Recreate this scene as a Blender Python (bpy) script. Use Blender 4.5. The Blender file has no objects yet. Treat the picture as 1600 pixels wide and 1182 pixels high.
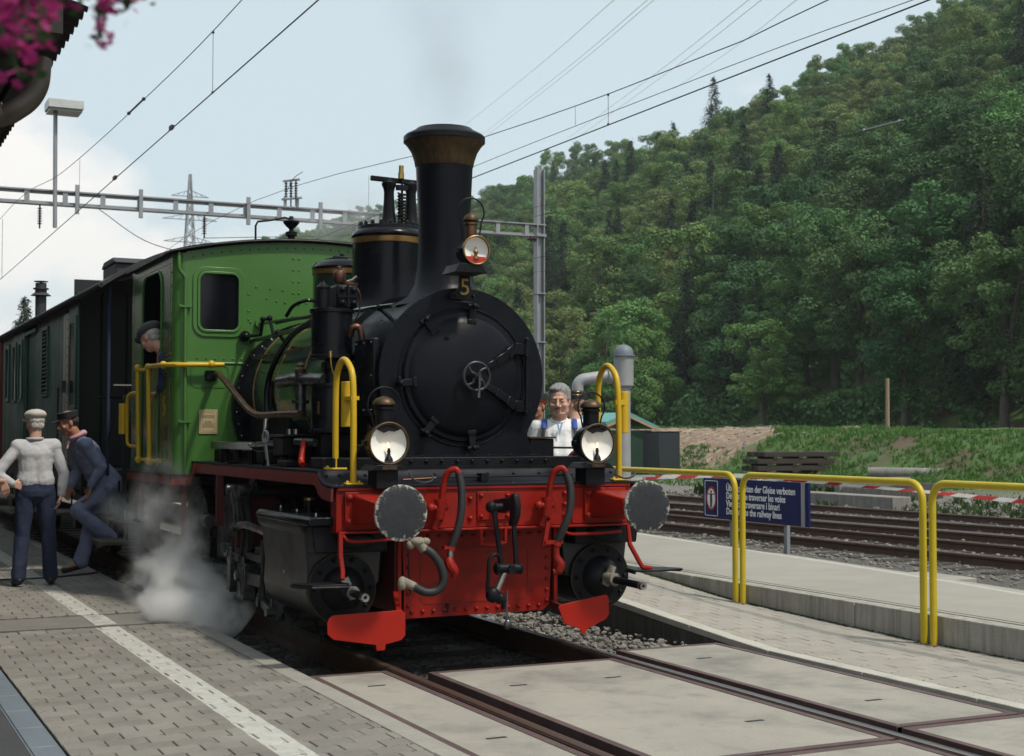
import bpy, bmesh, math, random
import numpy as np
from mathutils import Vector, Matrix, noise as mnoise
R_ = math.radians
SC = bpy.context.scene
COL = SC.collection
rng = random.Random(7)

# ------------------------------------------------------------ camera, sky, sun, exposure
cam_d = bpy.data.cameras.new('camera'); cam = bpy.data.objects.new('camera', cam_d); COL.objects.link(cam)
cam.location = (-4.10, -8.295, 1.50)
cam.rotation_euler = (R_(90) + math.atan(86/2260), 0, R_(-25.6))
cam_d.sensor_width = 56.0; cam_d.lens = 56.0*2260/1600
cam_d.clip_start = 0.1; cam_d.clip_end = 9000
cam_d.dof.use_dof = True; cam_d.dof.focus_distance = 10.5; cam_d.dof.aperture_fstop = 9
SC.camera = cam
SUN_EL, SUN_AZ = R_(58), R_(62)          # azimuth measured from +X towards -Y
sdir = Vector((math.cos(SUN_EL)*math.cos(SUN_AZ), -math.cos(SUN_EL)*math.sin(SUN_AZ), math.sin(SUN_EL)))
sd = bpy.data.lights.new('sun', 'SUN'); sd.energy = 2.4; sd.angle = R_(5); sd.color = (1, .93, .80)
sun = bpy.data.objects.new('sun', sd); COL.objects.link(sun)
sun.rotation_euler = sdir.to_track_quat('Z', 'Y').to_euler(); sun.location = (20, -10, 40)
W = bpy.data.worlds.new('World'); SC.world = W; W.use_nodes = True
nt = W.node_tree; nt.nodes.clear()
def N(nt, t, **k):
    n = nt.nodes.new(t)
    for a, b in k.items():
        if a.startswith('i_'):
            n.inputs[a[2:].replace('_', ' ')].default_value = b
        else: setattr(n, a, b)
    return n
sky = N(nt, 'ShaderNodeTexSky'); sky.sky_type = 'NISHITA'; sky.sun_disc = False
sky.sun_elevation = SUN_EL; sky.sun_rotation = math.atan2(sdir.x, sdir.y)
sky.air_density = 1.0; sky.dust_density = 3.0; sky.ozone_density = 1.0; sky.altitude = 400
bg = N(nt, 'ShaderNodeBackground'); bg.inputs['Strength'].default_value = 0.125
wo = N(nt, 'ShaderNodeOutputWorld')
tc = N(nt, 'ShaderNodeTexCoord')
mp = N(nt, 'ShaderNodeMapping'); mp.inputs['Scale'].default_value = (1, 1, 2.0)
n1 = N(nt, 'ShaderNodeTexNoise'); n1.inputs['Scale'].default_value = 3.3; n1.inputs['Detail'].default_value = 8; n1.inputs['Roughness'].default_value = .55
sep = N(nt, 'ShaderNodeSeparateXYZ')
mr = N(nt, 'ShaderNodeMapRange'); mr.inputs[1].default_value = .02; mr.inputs[2].default_value = .30; mr.inputs[3].default_value = .17; mr.inputs[4].default_value = -.20
ad = N(nt, 'ShaderNodeMath', operation='ADD')
cr = N(nt, 'ShaderNodeValToRGB'); cr.color_ramp.elements[0].position = .46; cr.color_ramp.elements[1].position = .57
mx = N(nt, 'ShaderNodeMix', data_type='RGBA'); mx.inputs[7].default_value = (5.9, 5.75, 5.55, 1)
veil = N(nt, 'ShaderNodeMix', data_type='RGBA'); veil.inputs[0].default_value = .86; veil.inputs[7].default_value = (3.95, 4.6, 4.85, 1)
L = nt.links.new
L(tc.outputs['Generated'], mp.inputs['Vector']); L(mp.outputs[0], n1.inputs['Vector'])
L(tc.outputs['Generated'], sep.inputs[0]); L(sep.outputs['Z'], mr.inputs[0])
dotn = N(nt, 'ShaderNodeVectorMath', operation='DOT_PRODUCT'); dotn.inputs[1].default_value = (.50, .86, 0)
L(tc.outputs['Generated'], dotn.inputs[0]); rm = N(nt, 'ShaderNodeMapRange'); rm.inputs[1].default_value = .86; rm.inputs[2].default_value = 1.0; rm.inputs[3].default_value = .10; rm.inputs[4].default_value = -.10
L(dotn.outputs['Value'], rm.inputs[0]); n1b = N(nt, 'ShaderNodeMath', operation='ADD'); L(n1.outputs[0], n1b.inputs[0]); L(rm.outputs[0], n1b.inputs[1]); n1 = n1b
L(n1.outputs[0], ad.inputs[0]); L(mr.outputs[0], ad.inputs[1]); L(ad.outputs[0], cr.inputs[0])
L(sky.outputs[0], veil.inputs[6]); L(veil.outputs[2], mx.inputs[6]); L(cr.outputs[0], mx.inputs[0])
L(mx.outputs[2], bg.inputs['Color']); L(bg.outputs[0], wo.inputs[0])
SC.view_settings.view_transform = 'Standard'; SC.view_settings.look = 'None'
SC.view_settings.gamma = 1; SC.view_settings.exposure = 0.50; SC.view_settings.use_curve_mapping = False
SC.render.engine = 'CYCLES'
cy = SC.cycles; cy.use_denoising = True; cy.max_bounces = 8; cy.diffuse_bounces = 3; cy.glossy_bounces = 3
cy.transmission_bounces = 4; cy.volume_bounces = 6; cy.transparent_max_bounces = 12; cy.volume_step_rate = 1.0; cy.volume_max_steps = 96
cy.caustics_reflective = False; cy.caustics_refractive = False
cy.use_adaptive_sampling = True

# ------------------------------------------------------------ materials
MATS = {}
def mat(name, col, rough=.6, metal=0., col2=None, nscale=6., namt=.5, bump=0., bscale=None, spec=.5, rvar=.0, objrand=0., stretch=None, detail=6, extra=None, coat=0., transl=0.):
    m = bpy.data.materials.new(name); m.use_nodes = True; nt = m.node_tree; nt.nodes.clear()
    out = N(nt, 'ShaderNodeOutputMaterial'); b = N(nt, 'ShaderNodeBsdfPrincipled'); L = nt.links.new
    b.inputs['Roughness'].default_value = rough; b.inputs['Metallic'].default_value = metal
    b.inputs['Specular IOR Level'].default_value = spec; b.inputs['Coat Weight'].default_value = coat
    b.inputs['Coat Roughness'].default_value = .12
    g = N(nt, 'ShaderNodeNewGeometry'); vec = g.outputs['Position']
    if stretch:
        mp = N(nt, 'ShaderNodeMapping'); mp.inputs['Scale'].default_value = stretch; L(vec, mp.inputs[0]); vec = mp.outputs[0]
    if col2 is None: col2 = tuple(c*.72 for c in col)
    nz = N(nt, 'ShaderNodeTexNoise'); nz.inputs['Scale'].default_value = nscale; nz.inputs['Detail'].default_value = detail; nz.inputs['Roughness'].default_value = .62
    L(vec, nz.inputs['Vector'])
    rp = N(nt, 'ShaderNodeMapRange'); rp.inputs[1].default_value = .5-.22/max(namt, .05)*.5; rp.inputs[2].default_value = .5+.22/max(namt, .05)*.5
    L(nz.outputs[0], rp.inputs[0])
    mx = N(nt, 'ShaderNodeMix', data_type='RGBA'); mx.inputs[6].default_value = (*col, 1); mx.inputs[7].default_value = (*col2, 1)
    L(rp.outputs[0], mx.inputs[0]); c = mx.outputs[2]
    if objrand:
        oi = N(nt, 'ShaderNodeObjectInfo'); hs = N(nt, 'ShaderNodeHueSaturation')
        m1 = N(nt, 'ShaderNodeMapRange'); m1.inputs[3].default_value = 1-objrand; m1.inputs[4].default_value = 1+objrand
        L(oi.outputs['Random'], m1.inputs[0]); L(m1.outputs[0], hs.inputs['Value'])
        w2 = N(nt, 'ShaderNodeTexWhiteNoise'); w2.noise_dimensions = '1D'; L(oi.outputs['Random'], w2.inputs['W'])
        m2 = N(nt, 'ShaderNodeMapRange'); m2.inputs[3].default_value = .5-.05*objrand*2; m2.inputs[4].default_value = .5+.05*objrand*2
        L(w2.outputs['Value'], m2.inputs[0]); L(m2.outputs[0], hs.inputs['Hue']); L(c, hs.inputs['Color']); c = hs.outputs[0]
    if extra: c = extra(nt, c, g, b)
    L(c, b.inputs['Base Color'])
    if rvar:
        m3 = N(nt, 'ShaderNodeMapRange'); m3.inputs[3].default_value = max(rough-rvar, .03); m3.inputs[4].default_value = min(rough+rvar, 1)
        L(rp.outputs[0], m3.inputs[0]); L(m3.outputs[0], b.inputs['Roughness'])
    if bump:
        n2 = N(nt, 'ShaderNodeTexNoise'); n2.inputs['Scale'].default_value = bscale or nscale*6; n2.inputs['Detail'].default_value = 5
        L(vec, n2.inputs['Vector']); bp = N(nt, 'ShaderNodeBump'); bp.inputs['Strength'].default_value = min(bump, 1); bp.inputs['Distance'].default_value = .012*max(bump, 1)
        L(n2.outputs[0], bp.inputs['Height']); L(bp.outputs[0], b.inputs['Normal'])
    sh = b.outputs[0]
    if transl:
        tr = N(nt, 'ShaderNodeBsdfTranslucent'); ms = N(nt, 'ShaderNodeMixShader'); ms.inputs[0].default_value = transl
        L(c, tr.inputs[0]); L(b.outputs[0], ms.inputs[1]); L(tr.outputs[0], ms.inputs[2]); sh = ms.outputs[0]
    L(sh, out.inputs[0]); m.diffuse_color = (*col, 1)
    MATS[name] = m; return m

def band_mix(col, fn_axis, lo, hi, wear=.25):
    """extra(): paint a stripe of colour where lo<axis<hi, worn by noise"""
    def ex(nt, c, g, b):
        L = nt.links.new
        sp = N(nt, 'ShaderNodeSeparateXYZ'); L(g.outputs['Position'], sp.inputs[0])
        a = N(nt, 'ShaderNodeMath', operation='GREATER_THAN'); a.inputs[1].default_value = lo; L(sp.outputs[fn_axis], a.inputs[0])
        d = N(nt, 'ShaderNodeMath', operation='LESS_THAN'); d.inputs[1].default_value = hi; L(sp.outputs[fn_axis], d.inputs[0])
        e = N(nt, 'ShaderNodeMath', operation='MULTIPLY'); L(a.outputs[0], e.inputs[0]); L(d.outputs[0], e.inputs[1])
        nz = N(nt, 'ShaderNodeTexNoise'); nz.inputs['Scale'].default_value = 9; nz.inputs['Detail'].default_value = 8; nz.inputs['Roughness'].default_value = .7
        L(g.outputs['Position'], nz.inputs['Vector'])
        w = N(nt, 'ShaderNodeMapRange'); w.inputs[1].default_value = .25; w.inputs[2].default_value = .25+wear; w.inputs[3].default_value = .45; w.inputs[4].default_value = .92
        L(nz.outputs[0], w.inputs[0])
        f = N(nt, 'ShaderNodeMath', operation='MULTIPLY'); L(e.outputs[0], f.inputs[0]); L(w.outputs[0], f.inputs[1])
        mx = N(nt, 'ShaderNodeMix', data_type='RGBA'); mx.inputs[7].default_value = (*col, 1); L(f.outputs[0], mx.inputs[0]); L(c, mx.inputs[6])
        return mx.outputs[2]
    return ex

def blotch(col, scale, lo, hi, amount=.7):
    def ex(nt, c, g, b):
        L = nt.links.new
        nz = N(nt, 'ShaderNodeTexNoise'); nz.inputs['Scale'].default_value = scale; nz.inputs['Detail'].default_value = 9; nz.inputs['Roughness'].default_value = .68
        L(g.outputs['Position'], nz.inputs['Vector'])
        w = N(nt, 'ShaderNodeMapRange'); w.inputs[1].default_value = lo; w.inputs[2].default_value = hi; w.inputs[4].default_value = amount
        L(nz.outputs[0], w.inputs[0])
        mx = N(nt, 'ShaderNodeMix', data_type='RGBA'); mx.inputs[7].default_value = (*col, 1); L(w.outputs[0], mx.inputs[0]); L(c, mx.inputs[6])
        return mx.outputs[2]
    return ex
def chain(*fs):
    def ex(nt, c, g, b):
        for f in fs: c = f(nt, c, g, b)
        return c
    return ex

# ------------------------------------------------------------ geometry gatherer
class G:
    def __init__(s): s.v = []; s.f = []
    def add(s, vs, fs):
        o = len(s.v); s.v.extend([tuple(p) for p in vs]); s.f.extend([tuple(i+o for i in q) for q in fs]); return s
    def box(s, x0, x1, y0, y1, z0, z1):
        vs = [(x, y, z) for z in (z0, z1) for y in (y0, y1) for x in (x0, x1)]
        return s.add(vs, [(0,2,3,1),(4,5,7,6),(0,1,5,4),(2,6,7,3),(0,4,6,2),(1,3,7,5)])
    def obox(s, c, size, M=None):
        hx, hy, hz = size[0]/2, size[1]/2, size[2]/2
        g = G().box(-hx, hx, -hy, hy, -hz, hz); M = (M or Matrix()).to_3x3(); c = Vector(c)
        return s.add([c + M @ Vector(p) for p in g.v], g.f)
    def bar(s, a, b, w, h, up=(0,0,1)):
        a, b = Vector(a), Vector(b); d = b-a; l = d.length; d = d/l; u = Vector(up)
        if abs(d.dot(u)) > .98: u = Vector((1, 0, 0))
        x = d.cross(u).normalized(); z = x.cross(d)
        M = Matrix((x, d, z)).transposed()
        return s.obox((a+b)/2, (w, l, h), M)
    def frame(s, d):
        d = Vector(d).normalized(); u = Vector((0,0,1)) if abs(d.z) < .9 else Vector((0,1,0))
        x = d.cross(u).normalized(); return x, d.cross(x).normalized()*1, d
    def tube(s, pts, r, n=10, caps=True, closed=False, sx=1., sy=1.):
        P = [Vector(p) for p in pts]; m = len(P); rs = r if isinstance(r, (list, tuple)) else [r]*m
        rings = []; x = None
        for i in range(m):
            if closed: t = (P[(i+1) % m]-P[i-1])
            else: t = P[min(i+1, m-1)]-P[max(i-1, 0)]
            t = t.normalized() if t.length > 1e-9 else Vector((0,0,1))
            if x is None:
                u = Vector((0,0,1)) if abs(t.z) < .9 else Vector((0,1,0)); x = t.cross(u).normalized()
            else:
                x = (x - t*x.dot(t)); x = x.normalized() if x.length > 1e-6 else t.orthogonal().normalized()
            y = t.cross(x)
            rings.append([P[i] + (x*math.cos(2*math.pi*k/n)*sx + y*math.sin(2*math.pi*k/n)*sy)*rs[i] for k in range(n)])
        vs = [p for rg in rings for p in rg]; fs = []
        for i in range(m if closed else m-1):
            j = (i+1) % m
            for k in range(n):
                l = (k+1) % n; fs.append((i*n+k, i*n+l, j*n+l, j*n+k))
        if caps and not closed:
            fs.append(tuple(range(n-1, -1, -1))); fs.append(tuple((m-1)*n+k for k in range(n)))
        return s.add(vs, fs)
    def lathe(s, prof, o=(0,0,0), d=(0,0,1), n=32, a0=0., a1=2*math.pi, caps=True):
        """prof: (radius, distance along d)"""
        d = Vector(d).normalized(); u = Vector((0,0,1)) if abs(d.z) < .9 else Vector((1,0,0))
        x = u.cross(d).normalized(); y = d.cross(x); o = Vector(o); full = abs(a1-a0-2*math.pi) < 1e-6
        m = n if full else n+1; vs = []; fs = []
        for r, h in prof:
            for k in range(m):
                a = a0+(a1-a0)*k/n; vs.append(o + d*h + (x*math.cos(a)+y*math.sin(a))*max(r, 1e-4))
        for i in range(len(prof)-1):
            for k in range(n):
                l = (k+1) % m; fs.append((i*m+k, i*m+l, (i+1)*m+l, (i+1)*m+k))
        if full and caps:
            if prof[0][0] > 1e-3: fs.append(tuple(range(m-1, -1, -1)))
            if prof[-1][0] > 1e-3: fs.append(tuple((len(prof)-1)*m+k for k in range(m)))
        return s.add(vs, fs)
    def cyl(s, a, b, r, n=16, r2=None):
        a, b = Vector(a), Vector(b); return s.lathe([(r, 0), (r if r2 is None else r2, (b-a).length)], a, b-a, n)
    def ell(s, c, r, n=16, m=10, M=None):
        if isinstance(r, (int, float)): r = (r, r, r)
        vs = []; fs = []; c = Vector(c); M = M.to_3x3() if M else Matrix.Identity(3)
        for i in range(m+1):
            t = math.pi*i/m; rr = max(math.sin(t), 1e-3)
            for k in range(n):
                a = 2*math.pi*k/n; vs.append(c + M @ Vector((r[0]*rr*math.cos(a), r[1]*rr*math.sin(a), r[2]*math.cos(t))))
        for i in range(m):
            for k in range(n):
                l = (k+1) % n; fs.append((i*n+k, (i+1)*n+k, (i+1)*n+l, i*n+l))
        return s.add(vs, fs)
    def cap(s, a, ra, b, rb, n=14, sx=1., ax=(1,0,0)):
        """tapered capsule; sx widens it along ax"""
        a, b = Vector(a), Vector(b); d = b-a; l = d.length; d = d/l if l > 1e-6 else Vector((0,0,1))
        X = Vector(ax); X = X - d*X.dot(d); X = X.normalized() if X.length > 1e-4 else d.orthogonal().normalized(); Y = d.cross(X)
        vs = []; fs = []; rows = []
        for i in range(5): t = math.pi/2*(1-i/4); rows.append((-ra*math.sin(t), ra*math.cos(t)))
        for i in range(5): t = math.pi/2*i/4; rows.append((l+rb*math.sin(t), rb*math.cos(t)))
        for h, r in rows:
            for k in range(n):
                q = 2*math.pi*k/n; vs.append(a + d*h + X*(math.cos(q)*max(r, 1e-4)*sx) + Y*(math.sin(q)*max(r, 1e-4)))
        for i in range(len(rows)-1):
            for k in range(n):
                j = (k+1) % n; fs.append((i*n+k, i*n+j, (i+1)*n+j, (i+1)*n+k))
        return s.add(vs, fs)
    def prism(s, poly, axis, a, b):
        """poly: 2D points in the two other axes in order (x:(y,z), y:(x,z), z:(x,y))"""
        def p3(p, t): return {'x': (t, p[0], p[1]), 'y': (p[0], t, p[1]), 'z': (p[0], p[1], t)}[axis]
        n = len(poly); vs = [p3(p, a) for p in poly]+[p3(p, b) for p in poly]
        fs = [tuple(range(n)), tuple(range(2*n-1, n-1, -1))]+[(i, (i+1) % n, n+(i+1) % n, n+i) for i in range(n)]
        return s.add(vs, fs)
    def ringplate(s, outer, inner, axis, a, b):
        """plate with a hole; outer and inner have the same number of points"""
        def p3(p, t): return {'x': (t, p[0], p[1]), 'y': (p[0], t, p[1]), 'z': (p[0], p[1], t)}[axis]
        n = len(outer); vs = [p3(p, t) for t in (a, b) for q in (outer, inner) for p in q]; fs = []
        for i in range(n):
            j = (i+1) % n
            fs += [(i, j, n+j, n+i), (2*n+i, 3*n+i, 3*n+j, 2*n+j), (i, 2*n+i, 2*n+j, j), (n+i, n+j, 3*n+j, 3*n+i)]
        return s.add(vs, fs)
    def torus(s, c, d, R, r, n=40, m=8, a0=0., a1=2*math.pi):
        d = Vector(d).normalized(); u = Vector((0,0,1)) if abs(d.z) < .9 else Vector((1,0,0))
        x = u.cross(d).normalized(); y = d.cross(x); c = Vector(c); full = abs(a1-a0-2*math.pi) < 1e-6
        return s.tube([c+(x*math.cos(a0+(a1-a0)*k/n)+y*math.sin(a0+(a1-a0)*k/n))*R for k in range(n if full else n+1)], r, m, closed=full)
    def move(s, d):
        s.v = [(p[0]+d[0], p[1]+d[1], p[2]+d[2]) for p in s.v]; return s
    def xf(s, M):
        s.v = [tuple(M @ Vector(p)) for p in s.v]; return s

def rrect(x0, x1, z0, z1, r, n=5):
    pts = []
    for cx, cz, a in ((x1-r, z1-r, 0), (x0+r, z1-r, 90), (x0+r, z0+r, 180), (x1-r, z0+r, 270)):
        for i in range(n+1):
            t = R_(a+90*i/n); pts.append((cx+r*math.cos(t), cz+r*math.sin(t)))
    return pts
def arc(cx, cz, r, a0, a1, n=8):
    return [(cx+r*math.cos(R_(a0+(a1-a0)*i/n)), cz+r*math.sin(R_(a0+(a1-a0)*i/n))) for i in range(n+1)]
def bez(pts, n=8):
    """Catmull-Rom through pts"""
    P = [Vector(p) for p in pts]; P = [P[0]*2-P[1]]+P+[P[-1]*2-P[-2]]; out = []
    for i in range(1, len(P)-2):
        for k in range(n):
            t = k/n; a, b, c, d = P[i-1], P[i], P[i+1], P[i+2]
            out.append(.5*((2*b)+(c-a)*t+(2*a-5*b+4*c-d)*t*t+(3*b-a-3*c+d)*t**3))
    out.append(P[-2]); return out

def wloc(o):
    v = Vector((0,0,0))
    while o is not None: v = v+o.location; o = o.parent
    return v
def obj(name, g, m, parent=None, smooth=35, bevel=0., bseg=2, kind=None, label=None, normals=True):
    me = bpy.data.meshes.new(name)
    off = wloc(parent) if parent is not None else Vector((0,0,0))
    vs = g.v if off.length < 1e-9 else [(p[0]-off.x, p[1]-off.y, p[2]-off.z) for p in g.v]
    me.from_pydata(vs, [], g.f); 
    if normals:
        bm = bmesh.new(); bm.from_mesh(me); bmesh.ops.recalc_face_normals(bm, faces=bm.faces); bm.to_mesh(me); bm.free()
    if smooth:
        me.polygons.foreach_set('use_smooth', [True]*len(me.polygons)); me.set_sharp_from_angle(angle=R_(smooth))
    me.materials.append(MATS[m] if isinstance(m, str) else m)
    o = bpy.data.objects.new(name, me); COL.objects.link(o)
    if parent is not None: o.parent = parent
    if bevel:
        b = o.modifiers.new('bevel', 'BEVEL'); b.width = bevel; b.segments = bseg; b.limit_method = 'ANGLE'; b.angle_limit = R_(40); b.harden_normals = False
    if kind: o['kind'] = kind
    if label: o['label'] = label
    return o
def link(o, parent=None): COL.objects.link(o); o.parent = parent; return o
def tag(o, label, cat, group=None, kind=None):
    o['label'] = label; o['category'] = cat
    if group: o['group'] = group
    if kind: o['kind'] = kind
    return o
def thing(name, label, cat, loc=(0,0,0), group=None):
    o = bpy.data.objects.new(name, None); COL.objects.link(o); o.location = loc; o.empty_display_size = .2
    return tag(o, label, cat, group)
def struct(name, g, m, parent=None, **k):
    o = obj(name, g, m, parent, **k)
    o['kind'] = k.get('kind') or 'structure'
    return o
def text(name, s, size, loc, rot, m, parent, align='LEFT', depth=.002, sx=1., bold=0.):
    cu = bpy.data.curves.new(name, 'FONT'); cu.body = s; cu.size = size; cu.extrude = depth; cu.align_x = align; cu.align_y = 'CENTER'; cu.offset = bold
    t = bpy.data.objects.new(name, cu); COL.objects.link(t)
    dg = bpy.context.evaluated_depsgraph_get(); me = bpy.data.meshes.new_from_object(t.evaluated_get(dg)); bpy.data.objects.remove(t)
    M = Matrix.Translation(Vector(loc)-(wloc(parent) if parent else Vector((0,0,0)))) @ rot.to_4x4() @ Matrix.Diagonal((sx, 1, 1, 1))
    me.transform(M); me.materials.clear(); me.materials.append(MATS[m])
    o = bpy.data.objects.new(name, me); COL.objects.link(o); o.parent = parent; return o
FRONT = Matrix(((1,0,0),(0,0,-1),(0,1,0)))      # text facing -Y
LEFT = Matrix(((0,0,-1),(-1,0,0),(0,1,0)))      # text facing -X, reading towards -Y
# ------------------------------------------------------------ palette
mat('black_paint', (.004,.0045,.0075), .26, col2=(.007,.0075,.011), nscale=3, rvar=.12, spec=.19, extra=blotch((.028,.027,.026), 1.6, .56, .85, .4), bump=.08, bscale=30)
mat('footplate_black', (.006,.007,.012), .55, col2=(.010,.011,.017), nscale=4, rvar=.10, spec=.15, extra=blotch((.03,.028,.026), 3, .55, .85, .5), bump=.1)
mat('black_satin', (.005,.0055,.008), .42, col2=(.009,.009,.012), nscale=4, rvar=.12, spec=.15, extra=blotch((.030,.028,.026), 2.3, .54, .85, .45), bump=.10, bscale=40)
mat('smokebox_black', (.0045,.005,.009), .38, col2=(.007,.008,.012), nscale=2.2, rvar=.12, spec=.13, extra=chain(blotch((.026,.026,.028), 1.7, .56, .88, .45), blotch((.04,.03,.02), 6, .68, .82, .3)), bump=.12, bscale=26)
mat('black_matt', (.006,.006,.008), .75, col2=(.014,.013,.013), spec=.2, nscale=5, bump=.15)
mat('wheel_iron', (.05,.052,.058), .4, .5, col2=(.02,.02,.024))
mat('oily_steel', (.17,.175,.185), .32, .75, col2=(.04,.04,.044), nscale=7, rvar=.15, extra=blotch((.02,.017,.014), 9, .45, .7, .7))
mat('bright_steel', (.42,.42,.41), .28, .9, col2=(.2,.19,.18), nscale=12, rvar=.1)
mat('cylinder_grey', (.016,.018,.022), .40, .25, col2=(.028,.029,.032), nscale=3, rvar=.12, extra=blotch((.08,.075,.07), 4, .5, .85, .5), bump=.1)
mat('red_paint', (.225,.010,.006), .42, col2=(.27,.011,.006), nscale=3, rvar=.12, spec=.22, extra=chain(blotch((.07,.010,.008), 2.6, .48, .72, .75), blotch((.03,.014,.011), 9, .56, .74, .65), blotch((.36,.10,.07), 24, .66, .76, .35)), bump=.14, bscale=22)
mat('red_plough', (.29,.012,.007), .42, col2=(.34,.015,.007), nscale=4, rvar=.12, spec=.22, extra=blotch((.07,.015,.012), 5, .6, .85, .6))
mat('valance_red', (.20,.018,.016), .5, col2=(.13,.012,.012), nscale=5, extra=blotch((.04,.02,.018), 6, .5, .8, .6))
mat('dark_red', (.10,.008,.007), .6, col2=(.05,.006,.006), nscale=4)
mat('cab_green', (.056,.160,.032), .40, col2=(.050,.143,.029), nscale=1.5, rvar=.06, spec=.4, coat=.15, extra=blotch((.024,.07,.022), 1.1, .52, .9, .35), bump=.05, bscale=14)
mat('cab_green_shaded', (.022,.085,.020), .25, col2=(.019,.072,.018), nscale=1.5, rvar=.04, spec=.3, coat=.05, bump=.04, bscale=8)  # cab green with the side walls' shade put into the colour
mat('boiler_green', (.006,.020,.013), .20, col2=(.007,.02,.013), nscale=1.5, rvar=.05, spec=.5, coat=.4, extra=blotch((.02,.02,.018), 2.5, .55, .85, .4))
mat('gold_line', (.38,.25,.06), .4, .3)
mat('brass', (.34,.20,.07), .36, .85, col2=(.16,.085,.03), nscale=7, rvar=.12, extra=blotch((.035,.025,.02), 5, .5, .72, .75))
mat('brass_clean', (.55,.36,.12), .3, .85)
mat('brass_worn', (.12,.078,.038), .5, .7, col2=(.05,.032,.02), nscale=5, rvar=.12, stretch=(6,6,.8), extra=blotch((.02,.016,.014), 4, .5, .75, .8))
mat('copper', (.17,.085,.055), .40, .8, col2=(.09,.045,.033), nscale=9, rvar=.12, extra=blotch((.035,.025,.02), 8, .5, .75, .7))
mat('yellow_rail', (.56,.36,.012), .42, col2=(.48,.30,.012), nscale=7, rvar=.08, spec=.4, extra=blotch((.16,.10,.03), 14, .62, .78, .6))
mat('yellow_fence', (.52,.40,.015), .42, col2=(.43,.32,.015), nscale=5, rvar=.06, spec=.4, extra=blotch((.22,.17,.06), 9, .66, .85, .5))
mat('buffer_face', (.035,.038,.042), .42, .3, col2=(.02,.022,.025), nscale=10, rvar=.12)
def buf_rim(nt, c, g, b):
    L = nt.links.new
    tc = N(nt, 'ShaderNodeTexCoord'); sp = N(nt, 'ShaderNodeSeparateXYZ'); L(tc.outputs['Object'], sp.inputs[0])
    cb = N(nt, 'ShaderNodeCombineXYZ'); L(sp.outputs[0], cb.inputs[0]); L(sp.outputs[2], cb.inputs[1])
    ln = N(nt, 'ShaderNodeVectorMath', operation='LENGTH'); L(cb.outputs[0], ln.inputs[0])
    nz = N(nt, 'ShaderNodeTexNoise'); nz.inputs['Scale'].default_value = 34; nz.inputs['Detail'].default_value = 7; nz.inputs['Roughness'].default_value = .7
    L(tc.outputs['Object'], nz.inputs['Vector'])
    mr = N(nt, 'ShaderNodeMapRange'); mr.inputs[1].default_value = .110; mr.inputs[2].default_value = .172; mr.inputs[3].default_value = -.16; mr.inputs[4].default_value = .12; L(ln.outputs['Value'], mr.inputs[0])
    a = N(nt, 'ShaderNodeMath', operation='ADD'); L(nz.outputs[0], a.inputs[0]); L(mr.outputs[0], a.inputs[1])
    m2 = N(nt, 'ShaderNodeMapRange'); m2.inputs[1].default_value = .55; m2.inputs[2].default_value = .68; L(a.outputs[0], m2.inputs[0])
    mx = N(nt, 'ShaderNodeMix', data_type='RGBA'); mx.inputs[7].default_value = (.38,.36,.31,1); L(m2.outputs[0], mx.inputs[0])
    # concentric grease rings
    wv = N(nt, 'ShaderNodeMath', operation='SINE'); ml = N(nt, 'ShaderNodeMath', operation='MULTIPLY'); ml.inputs[1].default_value = 210
    ad = N(nt, 'ShaderNodeMath', operation='MULTIPLY_ADD'); L(nz.outputs[0], ad.inputs[0]); ad.inputs[1].default_value = .11; L(ln.outputs['Value'], ad.inputs[2])
    L(ad.outputs[0], ml.inputs[0]); L(ml.outputs[0], wv.inputs[0])
    m3 = N(nt, 'ShaderNodeMapRange'); m3.inputs[1].default_value = -1; m3.inputs[3].default_value = 0; m3.inputs[4].default_value = .28; L(wv.outputs[0], m3.inputs[0])
    m4 = N(nt, 'ShaderNodeMix', data_type='RGBA'); m4.inputs[7].default_value = (.012,.013,.016,1); L(m3.outputs[0], m4.inputs[0]); L(c, m4.inputs[6])
    L(m4.outputs[2], mx.inputs[6]); return mx.outputs[2]
mat('buffer_rim', (.034,.037,.044), .5, .0, col2=(.020,.022,.028), spec=.3, nscale=10, rvar=.12, extra=buf_rim)
mat('rubber', (.009,.009,.011), .6, col2=(.016,.016,.018), nscale=9, bump=.1)
mat('rope_white', (.30,.275,.22), .85, col2=(.17,.155,.12), nscale=22, bump=.5)
mat('lamp_white', (.88,.88,.85), .35, col2=(.72,.72,.68), nscale=4)
mat('lamp_red', (.60,.02,.02), .4)
mat('light_steel', (.36,.37,.39), .5, .35, col2=(.27,.28,.30), nscale=4, stretch=(1,1,.3))
mat('galvanised', (.30,.31,.335), .55, .3, col2=(.22,.23,.25), nscale=3, stretch=(1,1,.4), extra=blotch((.12,.11,.10), 3, .55, .85, .5))
mat('crane_grey', (.33,.335,.35), .5, .1, col2=(.27,.275,.29), nscale=4, extra=blotch((.16,.15,.14), 5, .56, .85, .5))
mat('cable', (.02,.02,.02), .6)
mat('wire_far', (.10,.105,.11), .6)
mat('insulator', (.035,.018,.014), .25)
mat('grey_box', (.55,.57,.57), .5)
# coach
mat('coach_green', (.040,.098,.076), .42, col2=(.031,.077,.060), nscale=2, rvar=.08, spec=.3, extra=blotch((.05,.06,.05), 1.6, .52, .85, .45))
mat('coach_dark', (.008,.010,.012), .5)
mat('coach_roof', (.032,.033,.036), .7, bump=.2)
mat('coach_red', (.12,.01,.01), .5)
mat('cream', (.48,.44,.36), .6)
mat('glass_dark', (.004,.005,.008), .10, spec=.3)
mat('wood_grey', (.14,.12,.10), .8, col2=(.07,.06,.05), nscale=5, stretch=(8,1,8), bump=.4)
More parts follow.
